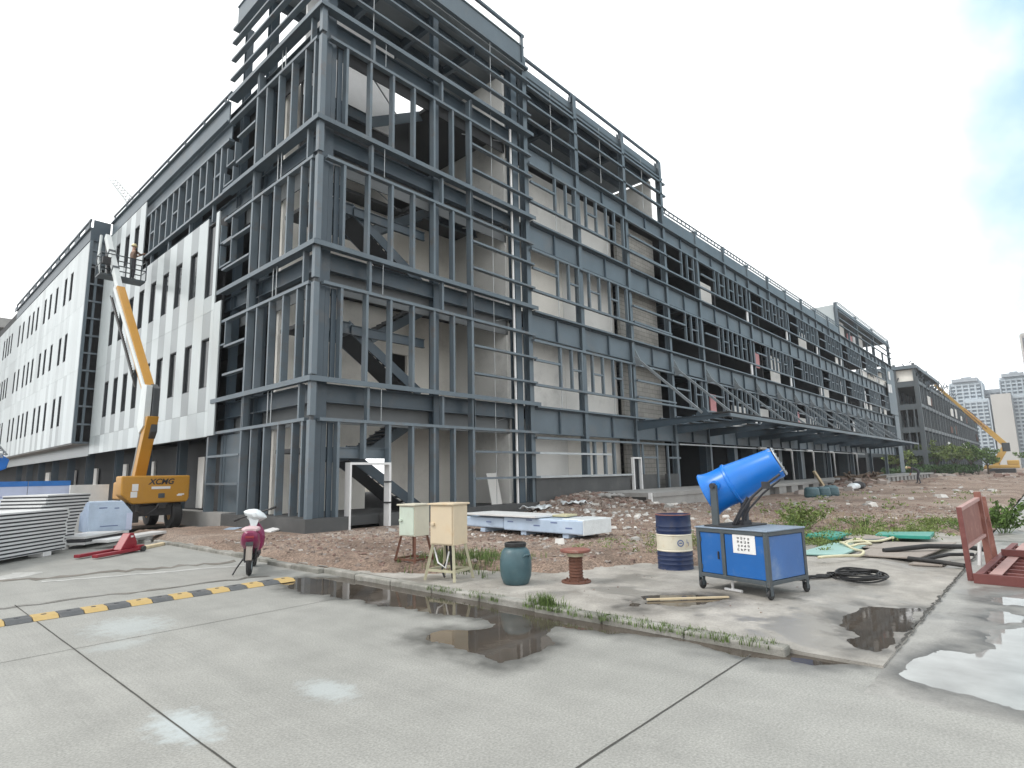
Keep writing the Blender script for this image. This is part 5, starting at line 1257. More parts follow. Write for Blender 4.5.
# ------------------------------------------------------------------ electric cabinets on stands
def cabinet(loc, rz, w, d, h, leg, m, side_m, label, splay, legm, h2=0.0):
    t = thing('electric_cabinet', label, 'cabinet', (*loc, 0), rz)
    z0 = leg; z = SZ
    b = MB().box(-w / 2, w / 2, -d / 2, d / 2, z0, z0 + h).build('box', side_m, t, 0.006)
    MB().box(-w / 2 - 0.03, w / 2 + 0.03, -d / 2 - 0.04, d / 2 + 0.03, z0 + h + 0.001, z0 + h + 0.03).build('rain_roof', side_m, t, 0.006)
    dr = MB().box(-w / 2 + 0.02, w / 2 - 0.02, -d / 2 - 0.014, -d / 2 - 0.001, z0 + 0.02, z0 + h - 0.02).build('door', m, t, 0.004)
    MB().box(-w / 2 + 0.035, -w / 2 + 0.1, -d / 2 - 0.045, -d / 2 - 0.014, z0 + h * 0.48, z0 + h * 0.48 + 0.045).build('lock', m, dr, 0.006)
    for sx_ in (-1, 1):
        for sy_ in (-1, 1):
            MB().bar((sx_ * (w / 2 - 0.03), sy_ * (d / 2 - 0.03), z0), (sx_ * (w / 2 - 0.03 + splay), sy_ * (d / 2 - 0.03 + splay), SZ), 0.04, 0.04).build('leg', legm, t)
    fr = MB(); q = 0.72
    a_ = w / 2 - 0.03 + splay * q; c2 = d / 2 - 0.03 + splay * q; zz = z0 + (SZ - z0) * q
    for p, r in (((-a_, -c2, zz), (a_, -c2, zz)), ((a_, -c2, zz), (a_, c2, zz)), ((a_, c2, zz), (-a_, c2, zz)), ((-a_, c2, zz), (-a_, -c2, zz))): fr.bar(p, r, 0.025, 0.035)
    fr.build('stand_frame', legm, t)
    return t
CREAML = mat('cream_leg_paint', (0.42, 0.40, 0.28), 0.6, 0, 0.15, 5, dirt=(0.22, 0.18, 0.12), dirt_amt=0.5, dirt_scale=6)
c1 = cabinet((-2.42, -8.78), R(-80), 0.46, 0.36, 0.61, 0.60, CREAM, CREAM, 'cream metal electric cabinet with a flat roof, the nearer one on splayed cream legs', 0.09, CREAML)
MB().path([(-0.05, 0, 0.6), (-0.05, 0.02, 0.35), (-0.15, 0.0, 0.2), (-0.05, -0.05, 0.1)], 0.018, 6).path([(0.02, 0, 0.6), (0.03, 0.02, 0.3), (0.05, 0.03, 0.08)], 0.022, 6).path([(0.09, 0.02, 0.6), (0.08, 0.0, 0.3), (0.1, 0.02, 0.08)], 0.02, 6).build('cable', BLACK, c1)
MB().path([(-0.22, -0.1, 0.55), (-0.1, -0.15, 0.33), (0.03, -0.12, 0.25), (0.08, -0.1, 0.5)], 0.014, 6).build('white_cable', WHITE, c1)
cabinet((-1.98, -7.35), R(-84), 0.40, 0.36, 0.53, 0.62, MINT, mat('pale_cream_side', (0.55, 0.52, 0.42), 0.5, 0, 0.08, 4), 'pale green door electric cabinet on thin dark legs behind the cream one', 0.1, RUST)

# ------------------------------------------------------------------ barrel, spool, drum
TB = thing('plastic_barrel', 'worn teal plastic barrel with a black neck, alone on the pavement', 'barrel', (-2.12, -9.92, SZ), R(-60))
MB().lathe([(0, 0), (0.165, 0.0), (0.19, 0.02), (0.225, 0.12), (0.236, 0.24), (0.232, 0.36), (0.205, 0.47), (0.17, 0.51), (0.15, 0.52), (0.15, 0.55), (0, 0.55)], n=40).build('body', TEAL, TB, merge=True)
MB().lathe([(0.14, 0.53), (0.158, 0.535), (0.162, 0.55), (0.162, 0.585), (0.15, 0.595), (0.125, 0.595), (0.125, 0.56), (0, 0.555)], n=36).build('neck_rim', BLACK, TB, merge=True)
for a in (R(-35), R(145)):
    c, s = math.cos(a), math.sin(a)
    MB().path([(c * .205 - s * -.05, s * .205 + c * -.05, .39), (c * .25 - s * -.05, s * .25 + c * -.05, .43), (c * .25 - s * .05, s * .25 + c * .05, .43), (c * .205 - s * .05, s * .205 + c * .05, .39)], 0.014, 6).build('handle', TEAL, TB)
SP = thing('steel_spool', 'rusty steel pipe spool with a wide round flange top', 'spool', (-1.50, -10.56, SZ))
SP.scale = (0.9, 0.9, 0.97)
MB().lathe([(0, 0), (0.24, 0), (0.245, 0.01), (0.24, 0.025), (0.12, 0.028)], n=36).build('base_flange', RUST, SP, merge=True)
st = MB().lathe([(0.115, 0.028), (0.11, 0.05), (0.11, 0.4), (0.115, 0.44)], n=28)
for k in range(7): st.lathe([(0.108, 0.08 + k * 0.045), (0.122, 0.095 + k * 0.045), (0.108, 0.11 + k * 0.045)], n=28)
st.build('stem', RUST, SP, merge=True)
MB().lathe([(0.11, 0.38), (0.135, 0.385), (0.135, 0.43), (0.11, 0.445)], n=28).build('collar', CREAML, SP, merge=True)
MB().lathe([(0.0, 0.445), (0.24, 0.448), (0.252, 0.46), (0.25, 0.485), (0.235, 0.49), (0, 0.495)], n=36).build('top_flange', RUSTL, SP, merge=True)
for k in range(8):
    a = k * math.pi / 4; MB().tube((0.185 * math.cos(a), 0.185 * math.sin(a), 0.02), (0.185 * math.cos(a), 0.185 * math.sin(a), 0.05), 0.016, 6).build('bolt', RUST, SP)
DR = thing('oil_drum', 'navy steel oil drum with a cream band and round emblem', 'drum', (0.50, -11.14, SZ - 0.01))
prof = [(0, 0.012), (0.27, 0.012), (0.285, 0.0), (0.292, 0.01), (0.285, 0.03)]
for z in (0.1, 0.17, 0.24): prof += [(0.285, z - 0.02), (0.292, z), (0.285, z + 0.02)]
MB().lathe(prof + [(0.285, 0.30)], n=48).build('lower_body', NAVY, DR, merge=True)
MB().lathe([(0.2862, 0.30), (0.2955, 0.312), (0.2862, 0.325), (0.2862, 0.55), (0.2955, 0.56), (0.2862, 0.575)], n=48).build('band', DRUMW, DR, merge=True)
prof = [(0.285, 0.575)]
for z in (0.63, 0.70): prof += [(0.285, z - 0.02), (0.292, z), (0.285, z + 0.02)]
MB().lathe(prof + [(0.285, 0.86), (0.293, 0.88), (0.285, 0.892), (0.272, 0.885), (0.27, 0.868), (0, 0.868)], n=48).build('upper_body', NAVY, DR, merge=True)
MB().lathe([(0.28, 0.878), (0.296, 0.882), (0.29, 0.895), (0.279, 0.892)], n=48).build('top_rim', RUSTL, DR, merge=True)
va = math.atan2(EYE.y + 11.14, EYE.x - 0.50)
def on_drum(ang, z, w, h, name, m, rad=0.2872, th=0.004):
    g = MB(); n = 8; vs = []
    for i in range(n + 1):
        a = ang + (i / n - 0.5) * w / rad
        for rr_, zz in ((rad, z - h / 2), (rad, z + h / 2)): vs.append((rr_ * math.cos(a), rr_ * math.sin(a), zz))
    g.add(vs, [(2 * i, 2 * i + 2, 2 * i + 3, 2 * i + 1) for i in range(n)]); return g.build(name, m, DR)
ring = MB()
for i in range(24):
    a0, a1 = 2 * math.pi * i / 24, 2 * math.pi * (i + 1) / 24
    vs = []
    for a in (a0, a1):
        for r_ in (0.037, 0.056):
            an = va + R(20) + r_ * math.cos(a) / 0.289; vs.append((0.289 * math.cos(an), 0.289 * math.sin(an), 0.44 + r_ * math.sin(a)))
    ring.add(vs, [(0, 1, 3, 2)])
ring.build('emblem', INKB, DR)
on_drum(va + R(20), 0.44, 0.05, 0.02, 'emblem', INKB, 0.2888)
on_drum(va + R(44), 0.465, 0.012, 0.06, 'lettering', INKB, 0.2888); on_drum(va + R(48), 0.44, 0.03, 0.012, 'lettering', INKB, 0.2889); on_drum(va + R(50), 0.42, 0.012, 0.06, 'lettering', INKB, 0.2888)

# ------------------------------------------------------------------ fog cannon on its cart
FC = thing('fog_cannon', 'bright blue fog cannon tilted up on a blue wheeled cabinet cart', 'fog cannon', (-0.90, -12.20, SZ), math.atan2(-0.972, -0.234))
W_, D_ = 1.07, 0.86
def fcb(name, m, g, par=FC, bv=0.005): return g.build(name, m, par, bv)
z0, z1 = 0.17, 0.81
fr = MB()
for x_ in (0, 0.39, W_ - 0.055):
    for y_ in ((0, D_ - 0.055) if x_ != 0.39 else (0,)): fr.box(x_, x_ + 0.055, y_, y_ + 0.055, z0, z1)
for z_ in (z0, z1 - 0.05): fr.box(0.055, W_ - 0.055, -0.002, 0.05, z_, z_ + 0.05).box(0.055, W_ - 0.055, D_ - 0.05, D_ + 0.002, z_, z_ + 0.05).box(-0.002, 0.05, 0.055, D_ - 0.055, z_, z_ + 0.05).box(W_ - 0.05, W_ + 0.002, 0.055, D_ - 0.055, z_, z_ + 0.05)
fcb('cart_frame', FRAME_G, fr)
fcb('cart_floor', DKMET, MB().box(0.05, W_ - 0.05, 0.05, D_ - 0.05, z0 + 0.01, z0 + 0.03))
dl = fcb('cabinet_door', BLUE_D, MB().box(0.06, 0.385, 0.012, 0.024, z0 + 0.055, z1 - 0.055))
fcb('handle', INK, MB().box(0.335, 0.352, -0.012, 0.012, 0.42, 0.52), dl)
for z_ in (0.3, 0.66): fcb('hinge', FRAME_G, MB().tube((0.066, 0.006, z_ - 0.03), (0.066, 0.006, z_ + 0.03), 0.008, 8), dl, 0)
dr_ = fcb('cabinet_panel', BLUE_D, MB().box(0.45, W_ - 0.06, 0.012, 0.024, z0 + 0.055, z1 - 0.055))
sg = fcb('notice_sheet', WHITE, MB().box(0.575, 0.90, 0.006, 0.0115, 0.525, 0.765), dr_, 0)
gl = MB(); rgl = random.Random(3)
for i in range(4):
    for j in range(4):
        cx_, cz_ = 0.655 + i * 0.05, 0.715 - j * 0.047
        for _ in range(5):
            if rgl.random() < 0.5: gl.box(cx_ - rgl.uniform(0.006, 0.016), cx_ + rgl.uniform(0.006, 0.016), 0.003, 0.0058, cz_ + (q := rgl.uniform(-0.014, 0.014)), cz_ + q + 0.0045)
            else: gl.box(cx_ + (q := rgl.uniform(-0.013, 0.013)), cx_ + q + 0.0045, 0.0032, 0.0056, cz_ - rgl.uniform(0.005, 0.016), cz_ + rgl.uniform(0.005, 0.016))
gl.build('notice_text', INK, sg)
fcb('side_panel', mat('faded_blue_panel', (0.05, 0.14, 0.36), 0.3, 0, 0.12, 2, dirt=(0.22, 0.3, 0.42), dirt_amt=0.7, dirt_scale=1.5), MB().box(W_ - 0.024, W_ - 0.012, 0.055, D_ - 0.055, z0 + 0.055, z1 - 0.055))
fcb('side_panel', BLUE_D, MB().box(0.012, 0.024, 0.055, D_ - 0.055, z0 + 0.055, z1 - 0.055))
fcb('rear_panel', BLUE_D, MB().box(0.055, W_ - 0.055, D_ - 0.024, D_ - 0.012, z0 + 0.055, z1 - 0.055))
fcb('cart_top', CARTTOP, MB().box(-0.012, W_ + 0.012, -0.012, D_ + 0.012, z1 + 0.002, z1 + 0.022), bv=0.006)
for x_, y_ in ((0.03, 0.03), (W_ - 0.03, 0.03), (W_ - 0.03, D_ - 0.03), (0.03, D_ - 0.03)):
    fk = fcb('caster', FRAME_G, MB().box(x_ - 0.032, x_ - 0.024, y_ - 0.03, y_ + 0.03, 0.05, z0).box(x_ + 0.024, x_ + 0.032, y_ - 0.03, y_ + 0.03, 0.05, z0).box(x_ - 0.024, x_ + 0.024, y_ - 0.03, y_ + 0.03, z0 - 0.02, z0), bv=0.003)
    MB().lathe([(0, -0.018), (0.055, -0.018), (0.063, -0.01), (0.063, 0.01), (0.055, 0.018), (0, 0.018)], (x_, y_ + 0.01, 0.063), (1, 0, 0), 20).build('wheel', BLACK, fk, merge=True)
# cannon barrel
px_, py_, pz_ = 0.29, 0.40, 1.36
ang, yaw = R(25), R(30)
ax_ = Vector((math.cos(ang) * math.cos(yaw), math.cos(ang) * math.sin(yaw), math.sin(ang)))
cn_ = MB().lathe([(0.29, -0.30), (0.335, -0.305), (0.345, -0.285), (0.325, -0.24), (0.31, -0.17), (0.302, -0.06), (0.304, 0.08), (0.307, 0.13), (0.298, 0.16), (0.235, 0.79), (0.238, 0.83), (0.228, 0.85), (0.215, 0.83), (0.215, 0.72), (0.275, 0.1), (0.28, -0.2), (0.29, -0.30)], (px_, py_, pz_), ax_, 48).build('barrel', BLUE, FC, merge=True)
MB().lathe([(0.303, 0.075), (0.322, 0.085), (0.325, 0.105), (0.322, 0.125), (0.303, 0.135)], (px_, py_, pz_), ax_, 48).build('barrel_ring', BLUE, FC, merge=True)
ctr = Vector((px_, py_, pz_)); u_ = ax_.orthogonal().normalized(); v_ = ax_.cross(u_)
cage = MB()
for i in range(16):
    a = 2 * math.pi * i / 16; d = u_ * math.cos(a) + v_ * math.sin(a)
    cage.tube(ctr + ax_ * 0.75 + d * 0.04, ctr + ax_ * 0.75 + d * 0.212, 0.008, 5)
cage.lathe([(0.0, 0.72), (0.06, 0.72), (0.06, 0.78), (0.0, 0.79)], ctr, ax_, 20)
cage.lathe([(0.0, 0.5), (0.235, 0.5)], ctr, ax_, 30)
cage.build('fan_guard', INK, cn_)
nz = MB()
pts = [ctr + ax_ * 0.875 + (u_ * math.cos(2 * math.pi * i / 32) + v_ * math.sin(2 * math.pi * i / 32)) * 0.222 for i in range(32)]
nz.path(pts, 0.011, 6, 0, True)
for i in range(0, 32, 2): nz.tube(pts[i], pts[i] + ax_ * 0.022 - (pts[i] - ctr - ax_ * 0.875) * 0.1, 0.011, 6, 0.007)
for i in range(0, 32, 8): nz.tube(pts[i], pts[i] - ax_ * 0.06 + (pts[i] - ctr - ax_ * 0.875) * 0.08, 0.007, 5)
nz.build('nozzle_ring', GALV, cn_)
MS_ = Matrix.Translation(ctr + Vector((-0.05, 0, 0.0))) @ Matrix.Diagonal((0.9, 0.9, 0.9, 1)) @ Matrix.Translation(-ctr)
for o_ in [cn_, bpy.data.objects['barrel_ring']] + list(cn_.children): o_.data.transform(MS_)
for s_ in (-1, 1):
    y_ = py_ + s_ * 0.33
    fcb('yoke_post', FRAME_G, MB().box(px_ - 0.05, px_ + 0.05, y_ - 0.02, y_ + 0.02, z1 + 0.022, pz_ + 0.03))
    pv = fcb('pivot_plate', BLUE, MB().lathe([(0, -0.016), (0.07, -0.016), (0.07, 0.016), (0, 0.016)], (px_, y_ + s_ * 0.005 - s_ * 0.042, pz_ + 0.02), (0, 1, 0), 24), bv=0)
    MB().lathe([(0, -0.03), (0.038, -0.03), (0.038, 0.03), (0, 0.03)], (px_, y_ + s_ * 0.016, pz_ + 0.02), (0, 1, 0), 12).build('pivot_bolt', INK, pv)
fcb('turntable', DKMET, MB().box(px_ - 0.16, px_ + 0.3, py_ - 0.38, py_ + 0.38, z1 + 0.023, z1 + 0.045))
fcb('tilt_ram', INK, MB().tube((px_ + 0.2, py_, z1 + 0.05), (px_ + 0.3, py_, pz_ - 0.16), 0.032, 10).tube((px_ + 0.12, py_ - 0.12, z1 + 0.045), (px_ + 0.36, py_ - 0.1, pz_ - 0.14), 0.022, 8).box(px_ + 0.12, px_ + 0.26, py_ - 0.09, py_ + 0.09, z1 + 0.045, z1 + 0.1), bv=0)
hs = MB().path([(px_ + 0.22, py_ - 0.2, z1 + 0.06), (px_ + 0.34, py_ - 0.22, pz_ - 0.32), (px_ + 0.5, py_ - 0.2, pz_ - 0.12), (px_ + 0.66, py_ - 0.12, pz_ + 0.04), (px_ + 0.8, py_ - 0.02, pz_ + 0.16)], 0.017, 8)
hs.path([(px_ + 0.25, py_ - 0.12, z1 + 0.06), (px_ + 0.4, py_ - 0.14, pz_ - 0.28), (px_ + 0.58, py_ - 0.08, pz_ - 0.08), (px_ + 0.78, py_ + 0.02, pz_ + 0.1)], 0.013, 8)
hs.box(px_ + 0.62, px_ + 0.7, py_ - 0.17, py_ - 0.1, pz_ - 0.02, pz_ + 0.07)
hs.build('water_hose', INK, FC)
fcb('drain_pipe', WHITE, MB().tube((0.42, 0.15, 0.01), (0.42, 0.15, 0.17), 0.018, 8).tube((0.3, 0.15, 0.02), (0.56, 0.15, 0.02), 0.02, 8), bv=0)
# timber batten beside the cart
q0 = seat(-1.72, -11.85, SZ); q1 = seat(-0.95, -12.62, SZ)
tag(MB().bar((q0[0], q0[1], SZ + 0.012), (q1[0], q1[1], SZ + 0.012), 0.035, 0.02).build('timber_batten', TIMBER), 'pale thin timber batten lying across the small puddle beside the blue cart', 'batten')

# ------------------------------------------------------------------ film wrapped panel pack in the yard
WP = thing('wrapped_panel_pack', 'long pack of insulation panels wrapped in light blue and white film on the rubble', 'panel pack', (2.2, -8.05, hz(2.2, -8)), R(-3))
MB().box(0, 1.05, 0, 2.55, 0.1, 0.42).build('front_pack', FILM_B, WP, 0.03)
MB().box(0.05, 1.02, 2.6, 4.2, 0.12, 0.38).build('rear_pack', FILM_B, WP, 0.04)
MB().box(0.02, 1.06, -0.02, 0.16, 0.09, 0.43).box(0.12, 1.07, 0.12, 0.7, 0.41, 0.435).build('white_end_wrap', FILM_W, WP, 0.04)
for y_ in (0.55, 1.9, 3.4): MB().box(0.05, 1.0, y_ - 0.09, y_ + 0.09, 0.0, 0.1).build('foam_block', FILM_B, WP, 0.01)
for y_, z_ in ((0.3, 0.22), (0.75, 0.33), (1.3, 0.24), (1.55, 0.36), (2.2, 0.3), (3.0, 0.26)): MB().box(-0.004, -0.001, y_, y_ + 0.2, z_, z_ + 0.03).build('film_print', INKB, WP)
tag(MB().obox((2.15, -6.7, hz(2.2, -8) + 0.437), (0.95, -0.1, 0), (0.2, 2.6, 0.0), (0, 0, 0.05)).build('lid_board', SKIN_M, None, 0.006), 'single white panel laid on top of the blue wrapped pack', 'panel')
tag(MB().obox((2.75, -7.2, hz(2.2, -8) + 0.44), (0.5, 0.05, 0), (0, 0.45, 0.0), (0, 0, 0.045)).build('yellow_board', mat('pale_yellow_board', (0.44, 0.41, 0.26), 0.7), None, 0.006), 'pale yellow board resting on the wrapped pack beside the white panel', 'board')

# ------------------------------------------------------------------ boards, cover, hoses, pipes on the right of the pavement
gq = [(6.26, -12.94), (6.42, -13.91), (7.51, -13.85), (6.94, -12.89)]
def slabq(name, q, z, th, m, label, cat, bv=0.01):
    a = sum(q[i][0] * q[(i + 1) % 4][1] - q[(i + 1) % 4][0] * q[i][1] for i in range(4))
    if a > 0: q = q[::-1]
    return tag(MB().prism([(x_, y_, z) for x_, y_ in q], (0, 0, th)).build(name, m, None, bv), label, cat)
slabq('green_board', gq, SZ + 0.07, 0.07, GREENB, 'long flat green board lying farthest right beside the plywood', 'board')
slabq('green_board', [(5.5, -11.7), (5.2, -12.35), (6.2, -12.5), (6.7, -11.9)], SZ + 0.08, 0.07, GREENB, 'small green board half hidden behind the blue cart', 'board')
slabq('aqua_sheet', [(3.0, -12.3), (3.2, -13.0), (4.9, -13.05), (5.0, -12.4)], SZ + 0.02, 0.04, AQUA, 'pale aqua sheet on the ground right behind the blue cart', 'sheet')
cv = thing('round_cover', 'flat grey brown round tank cover between the two green boards', 'cover', (6.1, -12.72, SZ + 0.03))
MB().lathe([(0, 0), (0.46, 0), (0.48, 0.03), (0.46, 0.07), (0.30, 0.085), (0, 0.09)], n=36).build('lid', PLY, cv, merge=True)
MB().lathe([(0.47, 0.03), (0.5, 0.035), (0.49, 0.06), (0.46, 0.07)], n=36).build('rim', FRAME_G, cv, merge=True)
def pts(L): return [seat(x_, y_, SZ) for x_, y_ in L]
slabq('plywood_sheet', [(3.4, -13.15), (3.5, -14.1), (6.4, -14.35), (5.7, -13.2)], SZ + 0.02, 0.025, PLY, 'large weathered plywood sheet lying on the pavement below the green board', 'plywood', 0.003)
slabq('plywood_sheet', [(3.15, -14.0), (3.25, -14.45), (3.9, -14.5), (3.8, -14.05)], SZ - 0.04, 0.025, PLY, 'small plywood offcut at the tip of the large sheet', 'plywood', 0.003)
slabq('dark_mat', [(4.5, -13.0), (4.6, -13.75), (5.2, -13.75), (5.1, -13.05)], SZ + 0.047, 0.006, PLY, 'dark stained patch of board on top of the large plywood sheet', 'board', 0.001)
tag(MB().path([(3.5, -13.95, 0.1), (3.35, -14.4, 0.09), (3.2, -14.75, 0.08)], 0.035, 10).build('black_pipe', BLACK), 'thick black plastic pipe leading to the foot of the upright red frame', 'pipe')
tag(MB().path([(4.0, -13.5, 0.14), (4.6, -14.1, 0.2), (5.2, -14.6, 0.16), (5.3, -15.0, 0.1)], 0.045, 10).build('black_pipe', BLACK), 'curved black plastic pipe resting over the edge of the plywood sheet', 'pipe')
tag(MB().path([(3.6, -14.15, 0.08), (4.2, -14.45, 0.12), (4.6, -14.75, 0.1)], 0.03, 10).build('black_pipe', BLACK), 'thin black pipe between the curved pipe and the straight pipe', 'pipe')
hg = MB(); rh = random.Random(8)
hx, hy = 1.15, -13.72
for k in range(6):
    rx_, ry_ = 0.42 + rh.uniform(-0.05, 0.05), 0.3 + rh.uniform(-0.04, 0.04); ox, oy = rh.uniform(-0.05, 0.05), rh.uniform(-0.04, 0.04)
    hg.path([(hx + ox + rx_ * math.cos(a), hy + oy + ry_ * math.sin(a), SZ + 0.015 + 0.014 * k + 0.01 * math.sin(3 * a + k)) for a in np.linspace(0, 2 * math.pi, 40)[:-1]], 0.013, 6, 0, True)
tag(hg.build('cable_coil', BLACK), 'round coil of black cable lying on the pavement right of the cart', 'cable coil')
hg = MB()
for k in range(7):
    x_, y_ = 0.2 + 0.1 * k, -12.9; P_ = [(0.25, -12.75 + 0.03 * k, SZ + 0.02)]
    for j in range(1, 9): P_.append((0.25 + 0.16 * j + rh.uniform(-0.12, 0.12), -12.85 - 0.1 * j + rh.uniform(-0.14, 0.14), SZ + 0.015 + rh.uniform(0, 0.03)))
    S = smooth([(p[0], p[1]) for p in P_], 5, 0, 1)[:40]
    hg.path([(a_, b2, SZ + 0.014 + 0.012 * (k % 3)) for a_, b2 in S], 0.011, 6)
tag(hg.build('loose_cables', BLACK), 'tangle of loose black cables between the cart and the coil', 'cable')
yh = [(2.4, -12.85), (3.0, -13.25), (3.4, -13.3), (4.2, -12.9), (4.8, -12.6), (5.4, -12.75), (5.0, -13.1), (4.4, -12.95), (4.7, -12.75), (5.6, -13.1), (5.9, -13.3)]
S = smooth(yh, 8, 0.0, 1)[:len(yh) * 8 - 8]
tag(MB().path([(a_, b2, SZ + 0.09 + 0.02 * math.sin(i * 0.5)) for i, (a_, b2) in enumerate(S)], 0.024, 8).build('fire_hose', HOSEY), 'pale yellow hose folded over the boards behind the cart', 'hose')

# red frames
RF = thing('red_steel_grid', 'dark red steel grid frame with dusty pink cross plates lying flat at the right edge', 'steel frame', (2.05, -14.95, 0), R(-3))
for y_ in (-0.06, -1.0, -1.95): MB().box(0, 4.6, y_ - 0.045, y_ + 0.045, 0.02, 0.13).build('beam', REDOX, RF, 0.004)
for x_ in np.arange(0.0, 4.6, 0.42): MB().box(x_, x_ + 0.06, -1.9, -0.11, 0.03, 0.11).build('slat', REDOX, RF, 0.003)
for y_ in (-0.25, -0.72, -1.2, -1.65): MB().box(0.02, 4.55, y_ - 0.07, y_ + 0.07, 0.132, 0.142).build('cross_plate', PINKTOP, RF, 0.002)
MB().box(-0.05, 0.0, -2.0, 0.0, 0.0, 0.135).build('end_beam', REDOX, RF, 0.004)
MB().box(2.2, 2.3, -1.9, -0.1, 0.145, 0.25).build('raised_beam', REDOX, RF, 0.004)
UF = thing('panel_trestle', 'faded red upright steel frame leaning beside the flat grid', 'steel frame', (2.25, -14.82, 0))
UF.scale = (0.95, 0.95, 0.93)
up = [((-0.02, -0.08, 0.0), (0.02, -0.05, 1.12)), ((1.85, -0.2, 0.0), (1.85, -0.16, 1.3))]
MB().bar(*up[0], 0.085, 0.07).build('post', REDOX, UF, 0.005)
MB().bar(*up[1], 0.13, 0.1).build('post', PINKOX, UF, 0.005)
MB().bar((2.25, -0.26, 0.0), (2.25, -0.2, 1.2), 0.09, 0.09).build('post', PINKOX, UF, 0.005)
MB().obox((0.04, -0.07, 0.52), (1.75, -0.11, 0.05), (0.0, 0.02, 0.0), (0.0, 0.02, 0.55)).build('infill_plate', PINKOX, UF, 0.004)
MB().bar((0.0, -0.05, 1.09), (1.85, -0.16, 1.18), 0.07, 0.06).bar((0.0, -0.07, 0.5), (1.85, -0.18, 0.54), 0.07, 0.05).build('rail', PINKTOP, UF, 0.004)
MB().bar((1.85, -0.17, 0.8), (2.25, -0.2, 0.82), 0.06, 0.05).build('bracket', PINKOX, UF, 0.004)
MB().tube((1.8, -0.06, 0.0), (1.8, -0.1, 0.4), 0.03, 8).build('short_pipe', WHITE, UF)

# ------------------------------------------------------------------ sandwich panel stacks on the left
U = Vector((0.676, 0.737, 0)); V = Vector((-0.737, 0.676, 0))       # along and across the stacks
def panel_mesh(L_, D2, t_):
    g = MB(); g.box(-L_, 0, 0, D2, 0, t_ * 0.1, 1).box(-L_ + 0.01, -0.02, 0.02, D2 - 0.01, t_ * 0.1, t_ * 0.56, 0).box(-L_, 0, 0, D2, t_ * 0.56, t_ * 0.98, 1)
    return g
proto = panel_mesh(4.2, 1.05, 0.082).build('sandwich_panel', [FOAM, SKIN_M])
def stack(corner, n, offs, grp, labf, dz=0.084, z=0.1, src=None):
    global first_panel
    for k in range(n):
        if src['used']: o = src['o'].copy(); col.objects.link(o)
        else: o = src['o']; src['used'] = True
        s = offs(k)
        o.matrix_world = Matrix.Translation(Vector((corner[0], corner[1], z + k * dz)) + U * s) @ Matrix.Rotation(math.atan2(U.y, U.x), 4, 'Z')
        tag(o, labf(k, n), 'panel', grp)
src = dict(o=proto, used=False)
ordn = ['lowest', 'second', 'third', 'fourth', 'fifth', 'sixth', 'seventh', 'eighth', 'ninth', 'tenth', 'eleventh', 'twelfth', 'thirteenth', 'fourteenth', 'fifteenth', 'sixteenth']
rs = random.Random(2)
def lab1(k, n): return 'white edged sandwich panel, %s of the nearest stack at the left edge' % ('topmost' if k == n - 1 else ordn[k] + (' from the bottom' if k else ' panel'))
def lab2(k, n): return 'white edged sandwich panel, %s of the taller stepped stack behind' % ('topmost' if k == n - 1 else ordn[k] + (' from the bottom' if k else ' panel'))
stack((-5.22, 2.2), 12, lambda k: rs.uniform(-0.05, 0.05) + (0.05 if k > 8 else 0), 'sandwich panels in the nearest stack', lab1, 0.081, 0.1, src)
src = dict(o=panel_mesh(1.75, 1.05, 0.084).build('sandwich_panel', [FOAM, SKIN_M]), used=False)
stack((-4.91, 3.2), 16, lambda k: max(0, k - 4) * 0.055 + 0.1 + rs.uniform(-0.07, 0.07), 'sandwich panels in the stepped stack', lab2, 0.083, 0.08, src)
def fblock(x_, y_, label, s=0.22, h=0.1): return tag(MB().obox((x_, y_, 0.0), tuple(U * s), tuple(V * s * 1.2), (0, 0, h)).build('foam_block', WHITE, None, 0.01), label, 'foam block')
c0 = Vector((-5.22, 2.2, 0))
p = c0 - U * 0.75; fblock(p.x, p.y, 'white foam block under the right end of the nearest panel stack', 0.28)
p = c0 - U * 2.6; fblock(p.x, p.y, 'white foam block under the left end of the nearest panel stack', 0.28)
p = Vector((-4.91, 3.2, 0)) - U * 0.3; fblock(p.x, p.y, 'white foam block under the stepped panel stack', 0.25, 0.08)
# blue film pack with a clipped corner, and low flat packs
BP = thing('blue_film_pack', 'tall pale blue film wrapped panel pack with a clipped corner beside the stepped stack', 'panel pack', (-3.72, 4.6, 0.02))
w2 = 1.45
MB().prism([(-0.55, 0, 0.25), (0.55, 0, 0.25), (0.55, 0, 0.78), (0.28, 0, 1.12), (-0.55, 0, 1.12)], (0, 1.0, 0)).build('pack', FILM_B, BP, 0.02)
MB().box(0.40, 0.555, -0.012, 0.0, 0.27, 0.76).build('tape_seam', FILM_P, BP)
for q_ in ((-0.3, -0.1, 0.92, 0.95), (0.08, 0.2, 0.9, 0.93), (-0.25, 0.2, 0.4, 0.425)): MB().box(q_[0], q_[1], -0.006, -0.002, q_[2], q_[3]).build('film_print', INKB, BP)
MB().box(-0.5, 0.5, 0.0, 1.0, 0.0, 0.25).build('base_panels', SKIN_M, BP, 0.005)
for k in range(3):
    o = tag(MB().obox((-4.7, 2.75, 0.10 + 0.075 * k), tuple(U * (1.95 - 0.1 * k)), tuple(V * 0.9), (0, 0, 0.06)).build('flat_panel', SKIN_M if k != 1 else FOAM, None, 0.004), ('lowest of three flat panels lying right of the stepped stack', 'dark cored middle one of three flat panels right of the stepped stack', 'topmost of three flat panels lying right of the stepped stack')[k], 'panel')
tag(MB().obox((-4.35, 2.1, 0.16), (1.75, 1.25, 0.03), (-0.25, 0.42, 0.0), (0, 0, 0.07)).build('long_board', SKIN_M, None, 0.005), 'long white panel propped low on foam blocks behind the red fork frame', 'panel')
